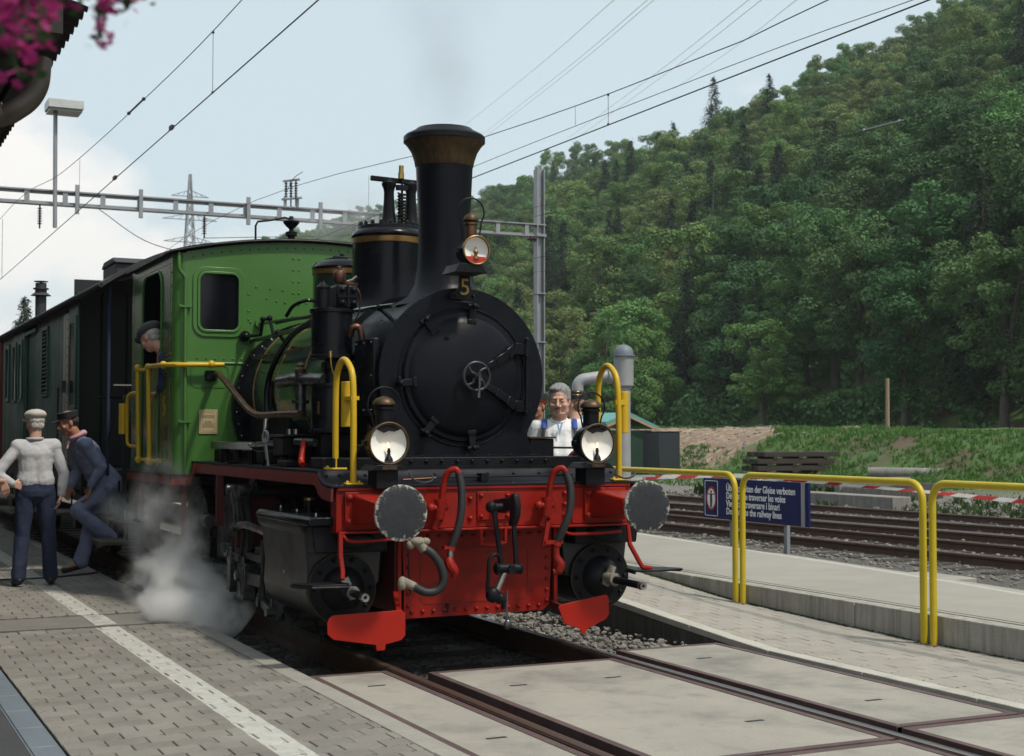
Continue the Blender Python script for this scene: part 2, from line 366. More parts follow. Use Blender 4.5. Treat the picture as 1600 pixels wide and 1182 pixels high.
# ground things
mat('paver', (.232,.217,.194), .88, col2=(.175,.163,.146), nscale=2.2, namt=.6, bump=.5, bscale=160, objrand=.13,
    extra=chain(blotch((.13,.122,.118), 1.1, .50, .80, .55), blotch((.40,.38,.34), 60, .60, .72, .35), blotch((.09,.085,.08), 45, .64, .74, .5), band_mix((.52,.52,.48), 0, -2.145, -1.972, .4)))
mat('paver_ramp', (.335,.31,.27), .9, col2=(.27,.25,.22), nscale=2.0, bump=.5, bscale=170, objrand=.06,
    extra=chain(blotch((.20,.185,.16), 1.5, .52, .82, .4), blotch((.47,.44,.38), 60, .6, .72, .35), blotch((.11,.10,.09), 50, .66, .75, .4)))
mat('joint_sand', (.075,.068,.058), .95, col2=(.04,.037,.03), nscale=30, extra=blotch((.03,.05,.015), 3, .6, .75, .6))
mat('kerb_stone', (.33,.315,.28), .9, col2=(.26,.245,.22), nscale=5, bump=.6, bscale=120, extra=blotch((.15,.14,.12), 3, .54, .8, .5))
mat('kerb_light', (.46,.44,.39), .9, col2=(.36,.34,.30), nscale=4, bump=.7, bscale=90, extra=blotch((.18,.17,.15), 4, .58, .8, .6))
mat('asphalt', (.060,.062,.068), .9, col2=(.045,.047,.05), nscale=3, bump=.7, bscale=200)
mat('drain_metal', (.17,.20,.23), .6, .2, col2=(.13,.155,.18), nscale=3, stretch=(1,.2,1), extra=blotch((.09,.095,.10), 4, .5, .8, .6))
mat('panel', (.34,.318,.275), .86, col2=(.27,.252,.222), nscale=1.3, bump=.6, bscale=120, extra=chain(blotch((.11,.105,.10), 1.1, .49, .76, .85), blotch((.09,.07,.055), 7, .62, .74, .5), blotch((.20,.19,.175), 4.5, .52, .70, .5), blotch((.10,.09,.08), 26, .70, .78, .5), blotch((.5,.47,.42), 55, .6, .75, .3)))
mat('panel_old', (.20,.19,.178), .9, col2=(.14,.135,.125), nscale=3, bump=.8, bscale=90)
mat('rust_frame', (.115,.070,.068), .7, .2, col2=(.075,.050,.05), nscale=8, stretch=(1,.4,1), bump=.3, extra=blotch((.17,.13,.12), 4, .5, .8, .6))
mat('rail_rust', (.115,.062,.042), .72, .3, col2=(.065,.04,.032), nscale=9, bump=.3)
mat('rail_head', (.26,.235,.235), .34, .85, col2=(.15,.13,.125), nscale=4, stretch=(1,.1,1), rvar=.1)
mat('rail_head_rusty', (.14,.085,.065), .5, .6, col2=(.09,.06,.05), nscale=5, stretch=(1,.1,1), rvar=.1)
mat('rock', (.23,.215,.195), .9, col2=(.12,.112,.105), nscale=5, bump=.5, bscale=60, objrand=.2, extra=blotch((.33,.31,.28), 9, .56, .66, .6))
mat('rock_shaded', (.060,.058,.057), .9, col2=(.045,.043,.043), nscale=5, bump=.5, bscale=60, extra=blotch((.20,.19,.175), 7, .60, .70, .6))  # ballast stones darkened to carry the shade below the engine
mat('oily_shaded_bed', (.020,.019,.018), .9, col2=(.012,.011,.011), nscale=9, bump=1.5, bscale=24)  # oily ballast, its colour deepened further to imitate shade under the engine
mat('ballast_bed', (.085,.079,.070), .95, col2=(.05,.047,.043), nscale=9, bump=1.5, bscale=24, extra=blotch((.20,.18,.155), 16, .52, .66, .7))
mat('tie_wood', (.045,.033,.026), .85, col2=(.022,.017,.014), nscale=4, stretch=(.6,8,8), bump=.7, extra=blotch((.11,.085,.065), 5, .58, .75, .6))
def streaks(nt, c, g, b):
    L = nt.links.new
    mp = N(nt, 'ShaderNodeMapping'); mp.inputs['Scale'].default_value = (9, 9, .7); L(g.outputs['Position'], mp.inputs[0])
    nz = N(nt, 'ShaderNodeTexNoise'); nz.inputs['Scale'].default_value = 1.6; nz.inputs['Detail'].default_value = 7; nz.inputs['Roughness'].default_value = .7; L(mp.outputs[0], nz.inputs[0])
    w = N(nt, 'ShaderNodeMapRange'); w.inputs[1].default_value = .45; w.inputs[2].default_value = .70; w.inputs[4].default_value = .75; L(nz.outputs[0], w.inputs[0])
    mx = N(nt, 'ShaderNodeMix', data_type='RGBA'); mx.inputs[7].default_value = (.12,.115,.10,1); L(w.outputs[0], mx.inputs[0]); L(c, mx.inputs[6]); return mx.outputs[2]
mat('wall_concrete', (.38,.36,.32), .9, col2=(.28,.265,.235), nscale=2.4, bump=.6, bscale=60, extra=streaks)
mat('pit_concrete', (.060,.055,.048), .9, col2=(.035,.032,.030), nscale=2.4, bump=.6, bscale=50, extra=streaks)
mat('moss', (.035,.05,.018), .95, col2=(.02,.03,.01), nscale=20, bump=.8)
mat('island', (.32,.30,.265), .9, col2=(.26,.243,.215), nscale=1.6, bump=.6, bscale=110, extra=chain(blotch((.20,.19,.165), 1.8, .55, .82, .5), blotch((.45,.42,.37), 60, .6, .72, .3)))
mat('grass', (.11,.23,.05), .8, col2=(.065,.15,.034), nscale=1.4, transl=.3, extra=blotch((.10,.12,.035), 2.5, .5, .7, .7))
mat('weed', (.05,.095,.022), .8, col2=(.03,.06,.015), nscale=3, transl=.3)
def ground_ex(nt, c, g, b):
    """grass on the bank and beyond, brown soil where the bank is bare, gravel in the yard"""
    L = nt.links.new
    sp = N(nt, 'ShaderNodeSeparateXYZ'); L(g.outputs['Position'], sp.inputs[0])
    nz = N(nt, 'ShaderNodeTexNoise'); nz.inputs['Scale'].default_value = .55; nz.inputs['Detail'].default_value = 8; nz.inputs['Roughness'].default_value = .66; L(g.outputs['Position'], nz.inputs[0])
    def math2(op, a, bb, cc=None):
        n = N(nt, 'ShaderNodeMath', operation=op)
        for i, v in enumerate((a, bb, cc)):
            if v is None: continue
            if isinstance(v, (int, float)): n.inputs[i].default_value = v
            else: L(v, n.inputs[i])
        return n.outputs[0]
    def mapr(v, a, bb):
        n = N(nt, 'ShaderNodeMapRange'); n.inputs[1].default_value = a; n.inputs[2].default_value = bb; L(v, n.inputs[0]); return n.outputs[0]
    edge = mapr(math2('MULTIPLY_ADD', nz.outputs[0], 5., sp.outputs[0]), 23.0, 25.5)       # grass from x>~22
    gcol = N(nt, 'ShaderNodeMix', data_type='RGBA'); gcol.inputs[6].default_value = (.055,.105,.025,1); gcol.inputs[7].default_value = (.085,.060,.036,1)
    L(mapr(nz.outputs[0], .50, .62), gcol.inputs[0])
    # bare mound: y > 33
    n3 = N(nt, 'ShaderNodeTexNoise'); n3.inputs['Scale'].default_value = 3.2; n3.inputs['Detail'].default_value = 8; L(g.outputs['Position'], n3.inputs[0])
    soil = N(nt, 'ShaderNodeMix', data_type='RGBA'); soil.inputs[6].default_value = (.20,.135,.09,1); soil.inputs[7].default_value = (.33,.25,.19,1); L(mapr(n3.outputs[0], .48, .64), soil.inputs[0])
    mound = mapr(math2('MULTIPLY_ADD', nz.outputs[0], 4., sp.outputs[1]), 37.6, 38.6)
    far = mapr(sp.outputs[1], 57, 54); f2 = mapr(sp.outputs[0], 34, 33); mound = math2('MULTIPLY', math2('MULTIPLY', mound, far), f2)
    # left foot of mound stays green
    lf = mapr(math2('MULTIPLY_ADD', nz.outputs[0], 3., sp.outputs[0]), 25.6, 27.5); mound = math2('MULTIPLY', mound, lf)
    g2 = N(nt, 'ShaderNodeMix', data_type='RGBA'); L(mound, g2.inputs[0]); L(gcol.outputs[2], g2.inputs[6]); L(soil.outputs[2], g2.inputs[7])
    mx = N(nt, 'ShaderNodeMix', data_type='RGBA'); L(edge, mx.inputs[0]); L(c, mx.inputs[6]); L(g2.outputs[2], mx.inputs[7]); return mx.outputs[2]
mat('ground', (.165,.152,.135), .95, col2=(.085,.078,.070), nscale=7, bump=2., bscale=14, extra=chain(blotch((.24,.22,.195), 12, .5, .62, .7), blotch((.05,.075,.022), .9, .57, .66, .7), ground_ex))
# far things
mat('leaf_a', (.085,.180,.056), .60, col2=(.045,.108,.037), nscale=.55, objrand=.26, transl=.20, spec=.25)
mat('leaf_b', (.145,.250,.068), .60, col2=(.082,.160,.048), nscale=.55, objrand=.26, transl=.20, spec=.25)
mat('leaf_c', (.20,.255,.085), .60, col2=(.12,.17,.055), nscale=.55, objrand=.26, transl=.20, spec=.25)
mat('needle', (.022,.046,.024), .7, col2=(.014,.030,.017), nscale=.6, objrand=.25, transl=.08, spec=.25)
mat('needle_brown', (.075,.058,.034), .7, col2=(.026,.040,.020), nscale=.8, transl=.08, spec=.25)
mat('bark', (.085,.070,.058), .9, col2=(.045,.038,.032), nscale=3, bump=.6)
mat('teal_roof', (.10,.30,.28), .5, col2=(.08,.24,.23), nscale=3)
mat('fascia', (.42,.27,.16), .7)
mat('shed_green', (.012,.045,.028), .6)
mat('container', (.020,.026,.034), .55, extra=blotch((.12,.05,.03), 2.2, .68, .75, .7))
mat('old_concrete', (.27,.255,.23), .9, col2=(.17,.16,.145), nscale=3, bump=.8, bscale=30, extra=streaks)
mat('pole_wood', (.32,.235,.15), .85, col2=(.22,.16,.10), nscale=5, stretch=(6,6,.6))
mat('sign_blue', (.008,.014,.085), .45, spec=.2, col2=(.007,.012,.075), nscale=4)
mat('sign_white', (.86,.87,.87), .5)
mat('sign_red', (.45,.02,.02), .45)
mat('sign_black', (.01,.01,.012), .5)
mat('tape', (.75,.73,.70), .4, transl=.3)
mat('tape_red', (.60,.05,.04), .4, transl=.3)
mat('roof_dark', (.022,.019,.018), .8)
mat('soffit', (.16,.15,.145), .6, col2=(.10,.092,.088), nscale=3, stretch=(1,3,1))
mat('pipe_brown', (.13,.10,.082), .45, .3, col2=(.08,.064,.054), nscale=5)
mat('petal', (.48,.035,.22), .6, col2=(.33,.02,.15), nscale=20, transl=.45)
mat('flower_leaf', (.028,.07,.018), .7, transl=.3)
# people
mat('skin', (.56,.34,.26), .55, col2=(.50,.27,.20), nscale=9, spec=.3, bump=.05, bscale=90)
mat('skin_tan', (.40,.19,.125), .5, col2=(.32,.14,.09), nscale=9, spec=.3)
mat('hair_grey', (.30,.30,.30), .8, col2=(.13,.13,.135), nscale=50, stretch=(1,1,.25), bump=1., bscale=90)
mat('hair_white', (.55,.53,.50), .8, col2=(.38,.36,.33), nscale=40, bump=1., bscale=80)
mat('hair_dark', (.035,.027,.022), .8, col2=(.06,.05,.045), nscale=40, bump=1., bscale=80)
mat('hair_blond', (.22,.15,.09), .8, col2=(.14,.10,.06), nscale=40, bump=1., bscale=80)
def checks(nt, c, g, b):
    L = nt.links.new; w = N(nt, 'ShaderNodeTexWave'); w.bands_direction = 'Z'; w.inputs['Scale'].default_value = 26; L(g.outputs['Position'], w.inputs[0])
    w2 = N(nt, 'ShaderNodeTexWave'); w2.bands_direction = 'X'; w2.inputs['Scale'].default_value = 26; L(g.outputs['Position'], w2.inputs[0])
    m = N(nt, 'ShaderNodeMath', operation='MAXIMUM'); L(w.outputs['Fac'], m.inputs[0]); L(w2.outputs['Fac'], m.inputs[1])
    r = N(nt, 'ShaderNodeMapRange'); r.inputs[1].default_value = .9; r.inputs[2].default_value = 1; r.inputs[4].default_value = .28; L(m.outputs[0], r.inputs[0])
    mx = N(nt, 'ShaderNodeMix', data_type='RGBA'); mx.inputs[7].default_value = (.28,.31,.37,1); L(r.outputs[0], mx.inputs[0]); L(c, mx.inputs[6]); return mx.outputs[2]
mat('shirt_check', (.49,.49,.51), .85, col2=(.40,.40,.43), nscale=8, extra=checks, bump=1.6, bscale=7, stretch=(1, 1, .45))
mat('shirt_white', (.70,.70,.70), .8, col2=(.62,.62,.64), nscale=6, bump=1.3, bscale=8, stretch=(1, 1, .5))
mat('denim_navy', (.010,.016,.046), .85, col2=(.022,.032,.072), nscale=5, bump=1.3, bscale=8, stretch=(1, 1, .6))
mat('work_blue', (.16,.19,.31), .85, col2=(.21,.24,.36), nscale=5, bump=1.8, bscale=8)
mat('driver_blue', (.018,.028,.075), .85, bump=.5, bscale=12)
mat('shoe_black', (.012,.012,.013), .4)
mat('cap_cream', (.50,.47,.42), .85, col2=(.42,.39,.35), nscale=12, bump=.3)
mat('cap_black', (.012,.013,.018), .8)
mat('cap_grey', (.075,.075,.088), .85, col2=(.05,.05,.06), nscale=30, bump=.4)
mat('scarf_pink', (.45,.20,.23), .8, col2=(.55,.35,.36), nscale=25)
mat('scarf_red', (.45,.02,.03), .8, col2=(.6,.35,.35), nscale=25)
mat('strap_blue', (.02,.06,.30), .7)
mat('strap_dark', (.01,.012,.02), .7)
mat('eye_white', (.6,.58,.55), .3); mat('iris', (.02,.02,.025), .2); mat('lens', (.05,.05,.055), .1)
mat('moustache', (.09,.07,.06), .9, bump=1, bscale=90)
mat('plate_beige', (.45,.36,.20), .45, col2=(.40,.32,.18), nscale=4)
mat('ink', (.10,.08,.05), .6)
def emit(name, col, s):
    m = bpy.data.materials.new(name); m.use_nodes = True; nt = m.node_tree; nt.nodes.clear()
    e = N(nt, 'ShaderNodeEmission'); e.inputs[0].default_value = (*col, 1); e.inputs[1].default_value = s
    o = N(nt, 'ShaderNodeOutputMaterial'); nt.links.new(e.outputs[0], o.inputs[0]); MATS[name] = m
emit('flame', (1, .62, .25), 5.0)
# ------------------------------------------------------------ terrain
def sstep(t): t = max(0., min(1., t)); return t*t*(3-2*t)
def fbm(x, y, s, o=4, sd=0.):
    a = 0; k = 1.; f = 1./s
    for i in range(o): a += k*mnoise.noise(Vector((x*f+sd, y*f-sd, sd*1.7))); k *= .5; f *= 2.
    return a
def ridge_top(y): return float(np.interp(y, [-160, -40, 0, 130, 168, 190, 212, 290, 340, 430, 540, 600, 860], [25, 52, 55, 57, 57, 53, 48.5, 54, 54, 60, 65, 63, 4]))
def H(x, y):
    z = -.17
    z += .22*sstep((x-16)/7)
    if x > 22:
        k = sstep((x-24.4-.5*fbm(x, y, 5, 2))/4.6)
        zb = 1.40*k
        if 33 < y < 60: zb += k*(.16+.22*fbm(x, y, 2.6, 4, 3.))*sstep((y-33)/3)
        else: zb += k*.10*fbm(x, y, 1.3, 3, 1.)
        zb += .05*k*fbm(x, y, .5, 2, 5.)
        z += zb
    if x > 54:
        t = (x-54)/98.; top = ridge_top(y)
        hh = top*(t if t < 1 else 1-.25*sstep((t-1)/.8)*2) if t < 2 else top*.5
        hh = top*min(t, 1.) if t <= 1.05 else top*(1.0-.5*sstep((t-1.05)/1.5))
        z += hh + sstep(t*3)*2.2*fbm(x, y, 38, 3, 9.)
    return z
xs = list(np.concatenate([[-900,-400,-150,-60,-30,-12,-6,-2,2,5,8,11,14,17,20,22], np.arange(22.6, 36, .42), np.arange(37, 54, 1.8), np.arange(55, 260, 6.), [300, 400, 600, 1000, 2000]]))
ys = list(np.concatenate([[-900,-400,-200,-100,-60,-30], np.arange(-12, 62, .5), np.arange(64, 700, 9.), [760, 840, 950, 1200, 1800, 3200]]))
g = G(); nx = len(xs)
g.v = [(x, y, H(x, y)) for y in ys for x in xs]
g.f = [(j*nx+i, j*nx+i+1, (j+1)*nx+i+1, (j+1)*nx+i) for j in range(len(ys)-1) for i in range(nx-1)]
struct('ground', g, 'ground', smooth=180, normals=False)

# ------------------------------------------------------------ pavers
def paver_mesh(kind, gap=.0017):
    """one interlocking concrete block with wavy long sides, top at z=0, centred"""
    Lx, Ly, A = .2, .1455, .0075
    xsn = [0, .028, .05, .078, .1, .128, .15, .178, .2]; w = [-1, -1, 1, 1, -1, -1, 1, 1, -1]
    a = gap
    bot = [(min(max(x, a), Lx-a)-Lx/2, w_*A - Ly/2 + a*.7) for x, w_ in zip(xsn, w)]
    top = [(min(max(x, a), Lx-a)-Lx/2, w_*A + Ly/2 - a*.7) for x, w_ in zip(xsn, w)]
    ring = bot + top[::-1]; n = len(ring)
    def ins(p, d): return (p[0]*(1-d/.1), p[1]-d*(1 if p[1] > 0 else -1))
    vs = [(*ins(p, .0035), 0.) for p in ring] + [(*p, -.0035) for p in ring] + [(*p, -.05) for p in ring]
    fs = [tuple(range(n))] + [(k*n+i, k*n+(i+1) % n, (k+1)*n+(i+1) % n, (k+1)*n+i) for k in range(2) for i in range(n)]
    return vs, fs
PV, PF = paver_mesh(0)
def paver_data(name, m):
    me = bpy.data.meshes.new(name); me.from_pydata(PV, [], PF)
    bm = bmesh.new(); bm.from_mesh(me); bmesh.ops.recalc_face_normals(bm, faces=bm.faces); bm.to_mesh(me); bm.free()
    me.materials.append(MATS[m]); return me
CAMF = Vector((math.sin(R_(25.6)), math.cos(R_(25.6)), 0))
def seen_at(x, y, z=0, mx=0):
    d = Vector((x+4.10, y+8.295, 0)); dep = d.dot(CAMF)
    if dep < 1: return None
    u = 800+2260*(d.x*math.cos(R_(25.6))-d.y*math.sin(R_(25.6)))/dep; v = 677+2260*(1.5-z)/dep
    return (u, v, dep) if -mx < u < 1600+mx and v < 1182+mx else None
def lay_pavers(parent, m, x0, x1, y0, y1, zf, skip=lambda x, y: False, y_near=None, limit=300):
    """pavers in running bond; the nearest in view are objects, the rest one joined part"""
    cells = []; j = 0; y = y0
    while y < y1:
        x = x0
        while x < x1-.02:
            w = .1 if (j % 2 and x == x0) else .2
            w = min(w, x1-x)
            if not skip(x, y): cells.append((x+w/2, y, w))
            x += w
        y += .1455; j += 1
    def key(c):
        s = seen_at(c[0], c[1], zf(*c[:2]), 10); return s[2] if s else 1e6+c[1]
    cells.sort(key=key)
    me = paver_data('paver', m); rest = G(); r = random.Random(3)
    for i, (x, y, w) in enumerate(cells):
        dz = r.gauss(0, .0013); tx = r.gauss(0, .005); ty = r.gauss(0, .006)
        z = zf(x, y)+dz
        slope = (zf(x, y+.05)-zf(x, y-.05))/.1; ty -= (zf(x+.05, y)-zf(x-.05, y))/.1
        if i < limit and seen_at(x, y, z, 10):
            o = bpy.data.objects.new('paver', me); o.location = (x, y, z); o.rotation_euler = (tx+math.atan(slope), ty, r.uniform(-.006, .006)); o.scale.x = w/.2*r.uniform(.982, 1.002); COL.objects.link(o); o.parent = parent
        else:
            Mx = Matrix.Translation((x, y, z)) @ Matrix.Rotation(tx+math.atan(slope), 4, 'X') @ Matrix.Rotation(ty, 4, 'Y') @ Matrix.Diagonal((w/.2*r.uniform(.982, 1.002), 1, 1, 1))
            rest.add([Mx @ Vector(p) for p in PV], PF)
    obj('pavers', rest, m, parent, smooth=0, kind='stuff')

# left platform: kerb, blocks, painted safety line (in the block material), drain channel, asphalt
PY0, PY1 = -3.4, 26
plat = struct('platform', G().box(-3.02, -1.475, -6, 60, -.9, -.009), 'joint_sand')
r0 = random.Random(5)
yk = -5.95
i = 0
while yk < 60:
    ln = 1.0 if yk < 24 else 6.
    struct('kerb_stone', G().box(-1.4725, -1.343, yk+.004, yk+ln-.004, -.9, r0.uniform(-.001, .002)+.001), 'kerb_stone', plat, bevel=.006, kind='structure')
    yk += ln
patch = struct('concrete_patch', G().box(-3.0, -1.478, 3.36, 4.02, -.03, -.004), 'panel_old', plat, bevel=.004)
lay_pavers(plat, 'paver', -3.02, -1.477, PY0, PY1, lambda x, y: 0., skip=lambda x, y: 3.29 < y < 4.09)
struct('line_paint', G().box(-2.125, -1.955, 3.365, 4.015, -.0039, -.0002), mat('line_paint', (.55,.55,.52), .8, col2=(.20,.19,.18), nscale=7, namt=.5, bump=.2), plat)
dr = struct('drain_channel', G().box(-3.175, -3.025, -6, 60, -.25, -.012), 'drain_metal', plat, bevel=.003)
g = G()
for k in range(60):
    y = -6+k*.5
    g.box(-3.165, -3.035, y+.004, y+.496, -.012, -.006)
obj('drain_cover', g, 'drain_metal', dr, bevel=.003, kind='stuff')
struct('asphalt', G().box(-9, -3.178, -6, 60, -.4, -.010), 'asphalt', plat)
# thin electric cable lying across the platform by the standing man
pts = bez([(-4.6, 7.5, .012), (-3.4, 7.35, .01), (-2.6, 7.27, .012), (-2.0, 7.28, .010), (-1.6, 7.45, .012), (-1.36, 7.7, .01)], 6)
tag(obj('cable', G().tube(pts, .009, 6), 'cable'), 'thin black cable lying across the left platform by the man in the checked shirt', 'cable')

# ------------------------------------------------------------ our track: bed, sleepers, rails, pit walls
struct('track_bed', G().box(-1.342, .80, -6, 70, -.5, -.185), 'oily_shaded_bed'); struct('track_bed', G().box(.801, 1.829, -6, 70, -.5, -.185), 'ballast_bed')
tr = struct('railway_track', G().box(-1.25, 1.25, -5.9, -5.7, -.30, -.17), 'tie_wood')
for k in range(1, 60):
    y = .45+k*.62
    obj('sleeper', G().box(-1.25, 1.25, y, y+.24, -.32, -.165+.004*math.sin(k*7)), 'tie_wood', tr, bevel=.01)
def rail_profile(x):
    return [(x-.065,-.149),(x+.065,-.149),(x+.06,-.138),(x+.012,-.12),(x+.010,-.045),(x+.033,-.034),(x+.035,-.010),(x+.027,0),(x-.027,0),(x-.035,-.010),(x-.033,-.034),(x-.010,-.045),(x-.012,-.12),(x-.06,-.138)]
def rail(parent, x, y0, y1, head='rail_head', web='rail_rust', name='rail'):
    r = obj(name, G().prism(rail_profile(x), 'y', y0, y1), web, parent)
    obj('rail_head', G().prism([(x-.030,.0),(x+.030,.0),(x+.022,.003),(x-.022,.003)], 'y', y0, y1), head, r)
    return r
rail(tr, -.765, -6, 60, 'rail_head_rusty'); rail(tr, .775, -6, 60)
PITW = True

# crossing panels between and beside the rails
def panel(x0, x1, y0, y1, slots=(), frames='LREN'):
    p = struct('crossing_panel', G().box(x0, x1, y0, y1, -.15, -.008), 'panel', bevel=.003)
    t = .046; fz = (-.16, -.004)
    parts = {'L': (x0-.001, x0+t, y0+.0, y1), 'R': (x1-t, x1+.001, y0, y1), 'E': (x0+t+.001, x1-t-.001, y1-t, y1+.001), 'N': (x0+t+.001, x1-t-.001, y0-.001, y0+t)}
    for c in frames:
        a = parts[c]; obj('steel_edge', G().box(a[0], a[1], a[2], a[3], *fz), 'rust_frame', p, bevel=.002)
    for (sx, sy) in slots: obj('lifting_slot', G().box(sx-.055, sx+.055, sy-.014, sy+.014, -.012, -.0065), 'roof_dark', p)
    return p
panel(-1.338, -.83, -2.62, .38, [(-1.07, -.1), (-1.05, -1.75)])
panel(-.615, .715, -2.62, .20, [(.35, -.45), (.35, -1.95), (-.3, -.45)])
panel(.915, 1.745, -2.40, .50, [(1.28, -.05), (1.30, -1.75)])
panel(-1.338, -.83, -5.5, -2.655); panel(-.615, .715, -5.5, -2.655); panel(.915, 1.745, -5.5, -2.435)
struct('flangeway', G().box(-.83, -.615, -5.6, .2, -.4, -.148), 'roof_dark')
struct('flangeway', G().box(.715, .915, -5.6, .2, -.4, -.148), 'roof_dark')
obj('guard_iron', G().prism([(.812, -.012), (.865, -.035), (.865, -.14), (.812, -.14)], 'y', -5.6, .45), 'rail_rust', tr)

# ------------------------------------------------------------ right: ramp, retaining wall, island platform
def zr(y, x=3.03):
    a = float(np.interp(y, [0, .3, 1.72, 2.2, 3.3], [0, .012, .10, .135, .207])); b = float(np.interp(y, [0, .87, 2.2, 3.67, 4.5], [0, .018, .050, .150, .205]))
    return a+(b-a)*max(0, min(1, (x-1.89)/1.17))
n_ = 40; yy = [-6+i*(66)/400 for i in range(401)]
def ribbon(x0, x1, zf, thick, ys):
    g = G(); m = len(ys); xf = (x0 if callable(x0) else (lambda y: x0)); xg = (x1 if callable(x1) else (lambda y: x1))
    for y in ys: g.v += [(xf(y), y, zf(y)), (xg(y), y, zf(y)), (xg(y), y, zf(y)-thick), (xf(y), y, zf(y)-thick)]
    for i in range(m-1):
        a, b = 4*i, 4*i+4
        for k in range(4): l = (k+1) % 4; g.f.append((a+k, a+l, b+l, b+k))
    g.f += [(0, 1, 2, 3), tuple(4*(m-1)+k for k in (3, 2, 1, 0))]
    return g
ramp = struct('ramp', ribbon(1.952, 3.078, lambda y: zr(y, 1.9)-.010, .6, yy), 'joint_sand')
for v_ in ramp.data.vertices:
    if v_.co.x > 2.5: v_.co.z += zr(v_.co.y, 3.06)-zr(v_.co.y, 1.9)
yk = -5.0
while yk < 20:
    struct('kerb_stone', ribbon(1.832, 1.948, lambda y: zr(y, 1.89)+.002, .05, [yk+.003, yk+.5, yk+.997]), 'kerb_light', ramp, bevel=.005)
    yk += 1.0
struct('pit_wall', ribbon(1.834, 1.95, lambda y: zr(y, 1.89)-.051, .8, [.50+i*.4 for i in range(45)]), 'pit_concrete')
lay_pavers(ramp, 'paver_ramp', 1.954, 3.078, -3.2, 11, lambda x, y: zr(y, x))
wall = struct('retaining_wall', ribbon(3.082, 3.225, lambda y: .205, .9, [-6, -1.62, -1.615]), 'wall_concrete', bevel=.006)
for a, b in ((-1.605, .62), (.63, 2.9), (2.91, 5.1), (5.11, 12)):
    obj('wall_section', ribbon(3.082, 3.225, lambda y: .205+.0, .9, [a, b]), 'wall_concrete', wall, bevel=.006)
g = G(); r = random.Random(9)
for k in range(900):
    y = r.uniform(-3, 3.9); x = 3.081-abs(r.gauss(0, .012)); g.ell((x, y, zr(y)-.002), (r.uniform(.006, .02), r.uniform(.01, .03), r.uniform(.004, .014)), 5, 3)
obj('moss', g, 'moss', wall, smooth=0, kind='stuff')
def xe(y): return float(np.interp(y, [-6, .4, 1.3, 3.35, 7.7, 14, 30], [4.1, 4.59, 4.76, 5.0, 5.38, 5.85, 6.9]))
isl = struct('island_platform', ribbon(3.24, xe, lambda y: .207, .8, yy), 'island')
g = G()
for k in range(26):
    y = -4+k*1.0; g.box(3.245, xe(y)-.14, y, y+.006, .2073, .2085)
struct('slab_joint', G().box(3.30, 3.312, -6, 60, .2072, .2084), 'joint_sand', isl)
struct('island_kerb', ribbon(lambda y: xe(y)+.002, lambda y: xe(y)+.10, lambda y: .203, .8, yy), 'kerb_light', isl)
struct('gravel_strip', ribbon(lambda y: xe(y)+.105, lambda y: xe(y)+.62, lambda y: .06, .5, yy), 'ballast_bed')
def xk(y): return xe(y)+.63
struct('edging', ribbon(xk, lambda y: xk(y)+.20, lambda y: .10, .5, yy), 'kerb_stone')
struct('gravel_bed', ribbon(lambda y: xk(y)+.205, lambda y: 17.0, lambda y: -.135, .3, [-6+i for i in range(76)]), 'ballast_bed')
struct('small_slab', G().box(6.3, 6.75, 3.2, 4.0, -.1, .0), 'kerb_stone', bevel=.01)

# yard tracks, as measured from the photograph
def rail_path(parent, pts, head='rail_head_rusty'):
    prof = rail_profile(0); g = G(); hd = G(); n = len(prof); hp = [(-.024,0),(.024,0),(.018,.003),(-.018,.003)]
    P = [Vector((p[0], p[1], 0)) for p in pts]
    for i, p in enumerate(P):
        t = (P[min(i+1, len(P)-1)]-P[max(i-1, 0)]).normalized(); x = Vector((t.y, -t.x, 0))
        g.v += [tuple(p+x*a+Vector((0, 0, b+.0))) for a, b in prof]; hd.v += [tuple(p+x*a+Vector((0, 0, b))) for a, b in hp]
        if i:
            for k in range(n): l = (k+1) % n; g.f.append(((i-1)*n+k, (i-1)*n+l, i*n+l, i*n+k))
            for k in range(4): l = (k+1) % 4; hd.f.append(((i-1)*4+k, (i-1)*4+l, i*4+l, i*4+k))
    g.f += [tuple(range(n)), tuple(reversed([(len(P)-1)*n+k for k in range(n)]))]
    r = obj('rail', g, 'rail_rust', parent); obj('rail_head', hd, head, r)
def line(a, b, y0, y1):   # straight rail through a and b, made parallel to our track far off
    (x0, ya), (x1, yb) = a, b; m = (x1-x0)/(yb-ya); out = []
    for k in range(36):
        y = y0+(y1-y0)*k/35; yy_ = min(y, 24); x = x0+m*(yy_-ya); out.append((x, y))
    return out
yt = struct('yard_track', G().box(7.9, 8.0, -5.9, -5.8, -.3, -.14), 'tie_wood')
rail_path(yt, line((8.82, 4.6), (8.68, 12.2), -6, 90)); rail_path(yt, line((10.27, 4.6), (10.13, 12.2), -6, 90))
yt2 = struct('yard_track', G().box(11.2, 11.3, -5.9, -5.8, -.3, -.14), 'tie_wood')
rail_path(yt2, line((11.66, 7.45), (11.0, 16.0), -6, 90), 'rail_head'); rail_path(yt2, line((13.12, 8.9), (12.50, 18.0), -6, 90), 'rail_head')
rail_path(yt2, line((14.95, 10.7), (14.50, 21.6), -6, 90)); rail_path(yt2, line((11.80, 7.45), (11.5, 12.0), 3, 13), 'rail_head')
for k in range(-6, 60):
    y = k*.62
    obj('sleeper', G().box(8.1, 10.85, y, y+.24, -.3, -.118), 'tie_wood', yt, bevel=.012)
    obj('sleeper', G().box(11.0 if y < 12 else 10.9, 15.3 if y < 22 else 13.6, y+.1, y+.34, -.3, -.122), 'tie_wood', yt2, bevel=.012)
for k in range(7):   # check-rail chairs bolted to the far rail
    y = 8.0+k*.62
    obj('rail_brace', G().prism([(15.02, -.13), (15.22, -.13), (15.02, -.02)], 'y', y, y+.05), 'rail_rust', yt2)

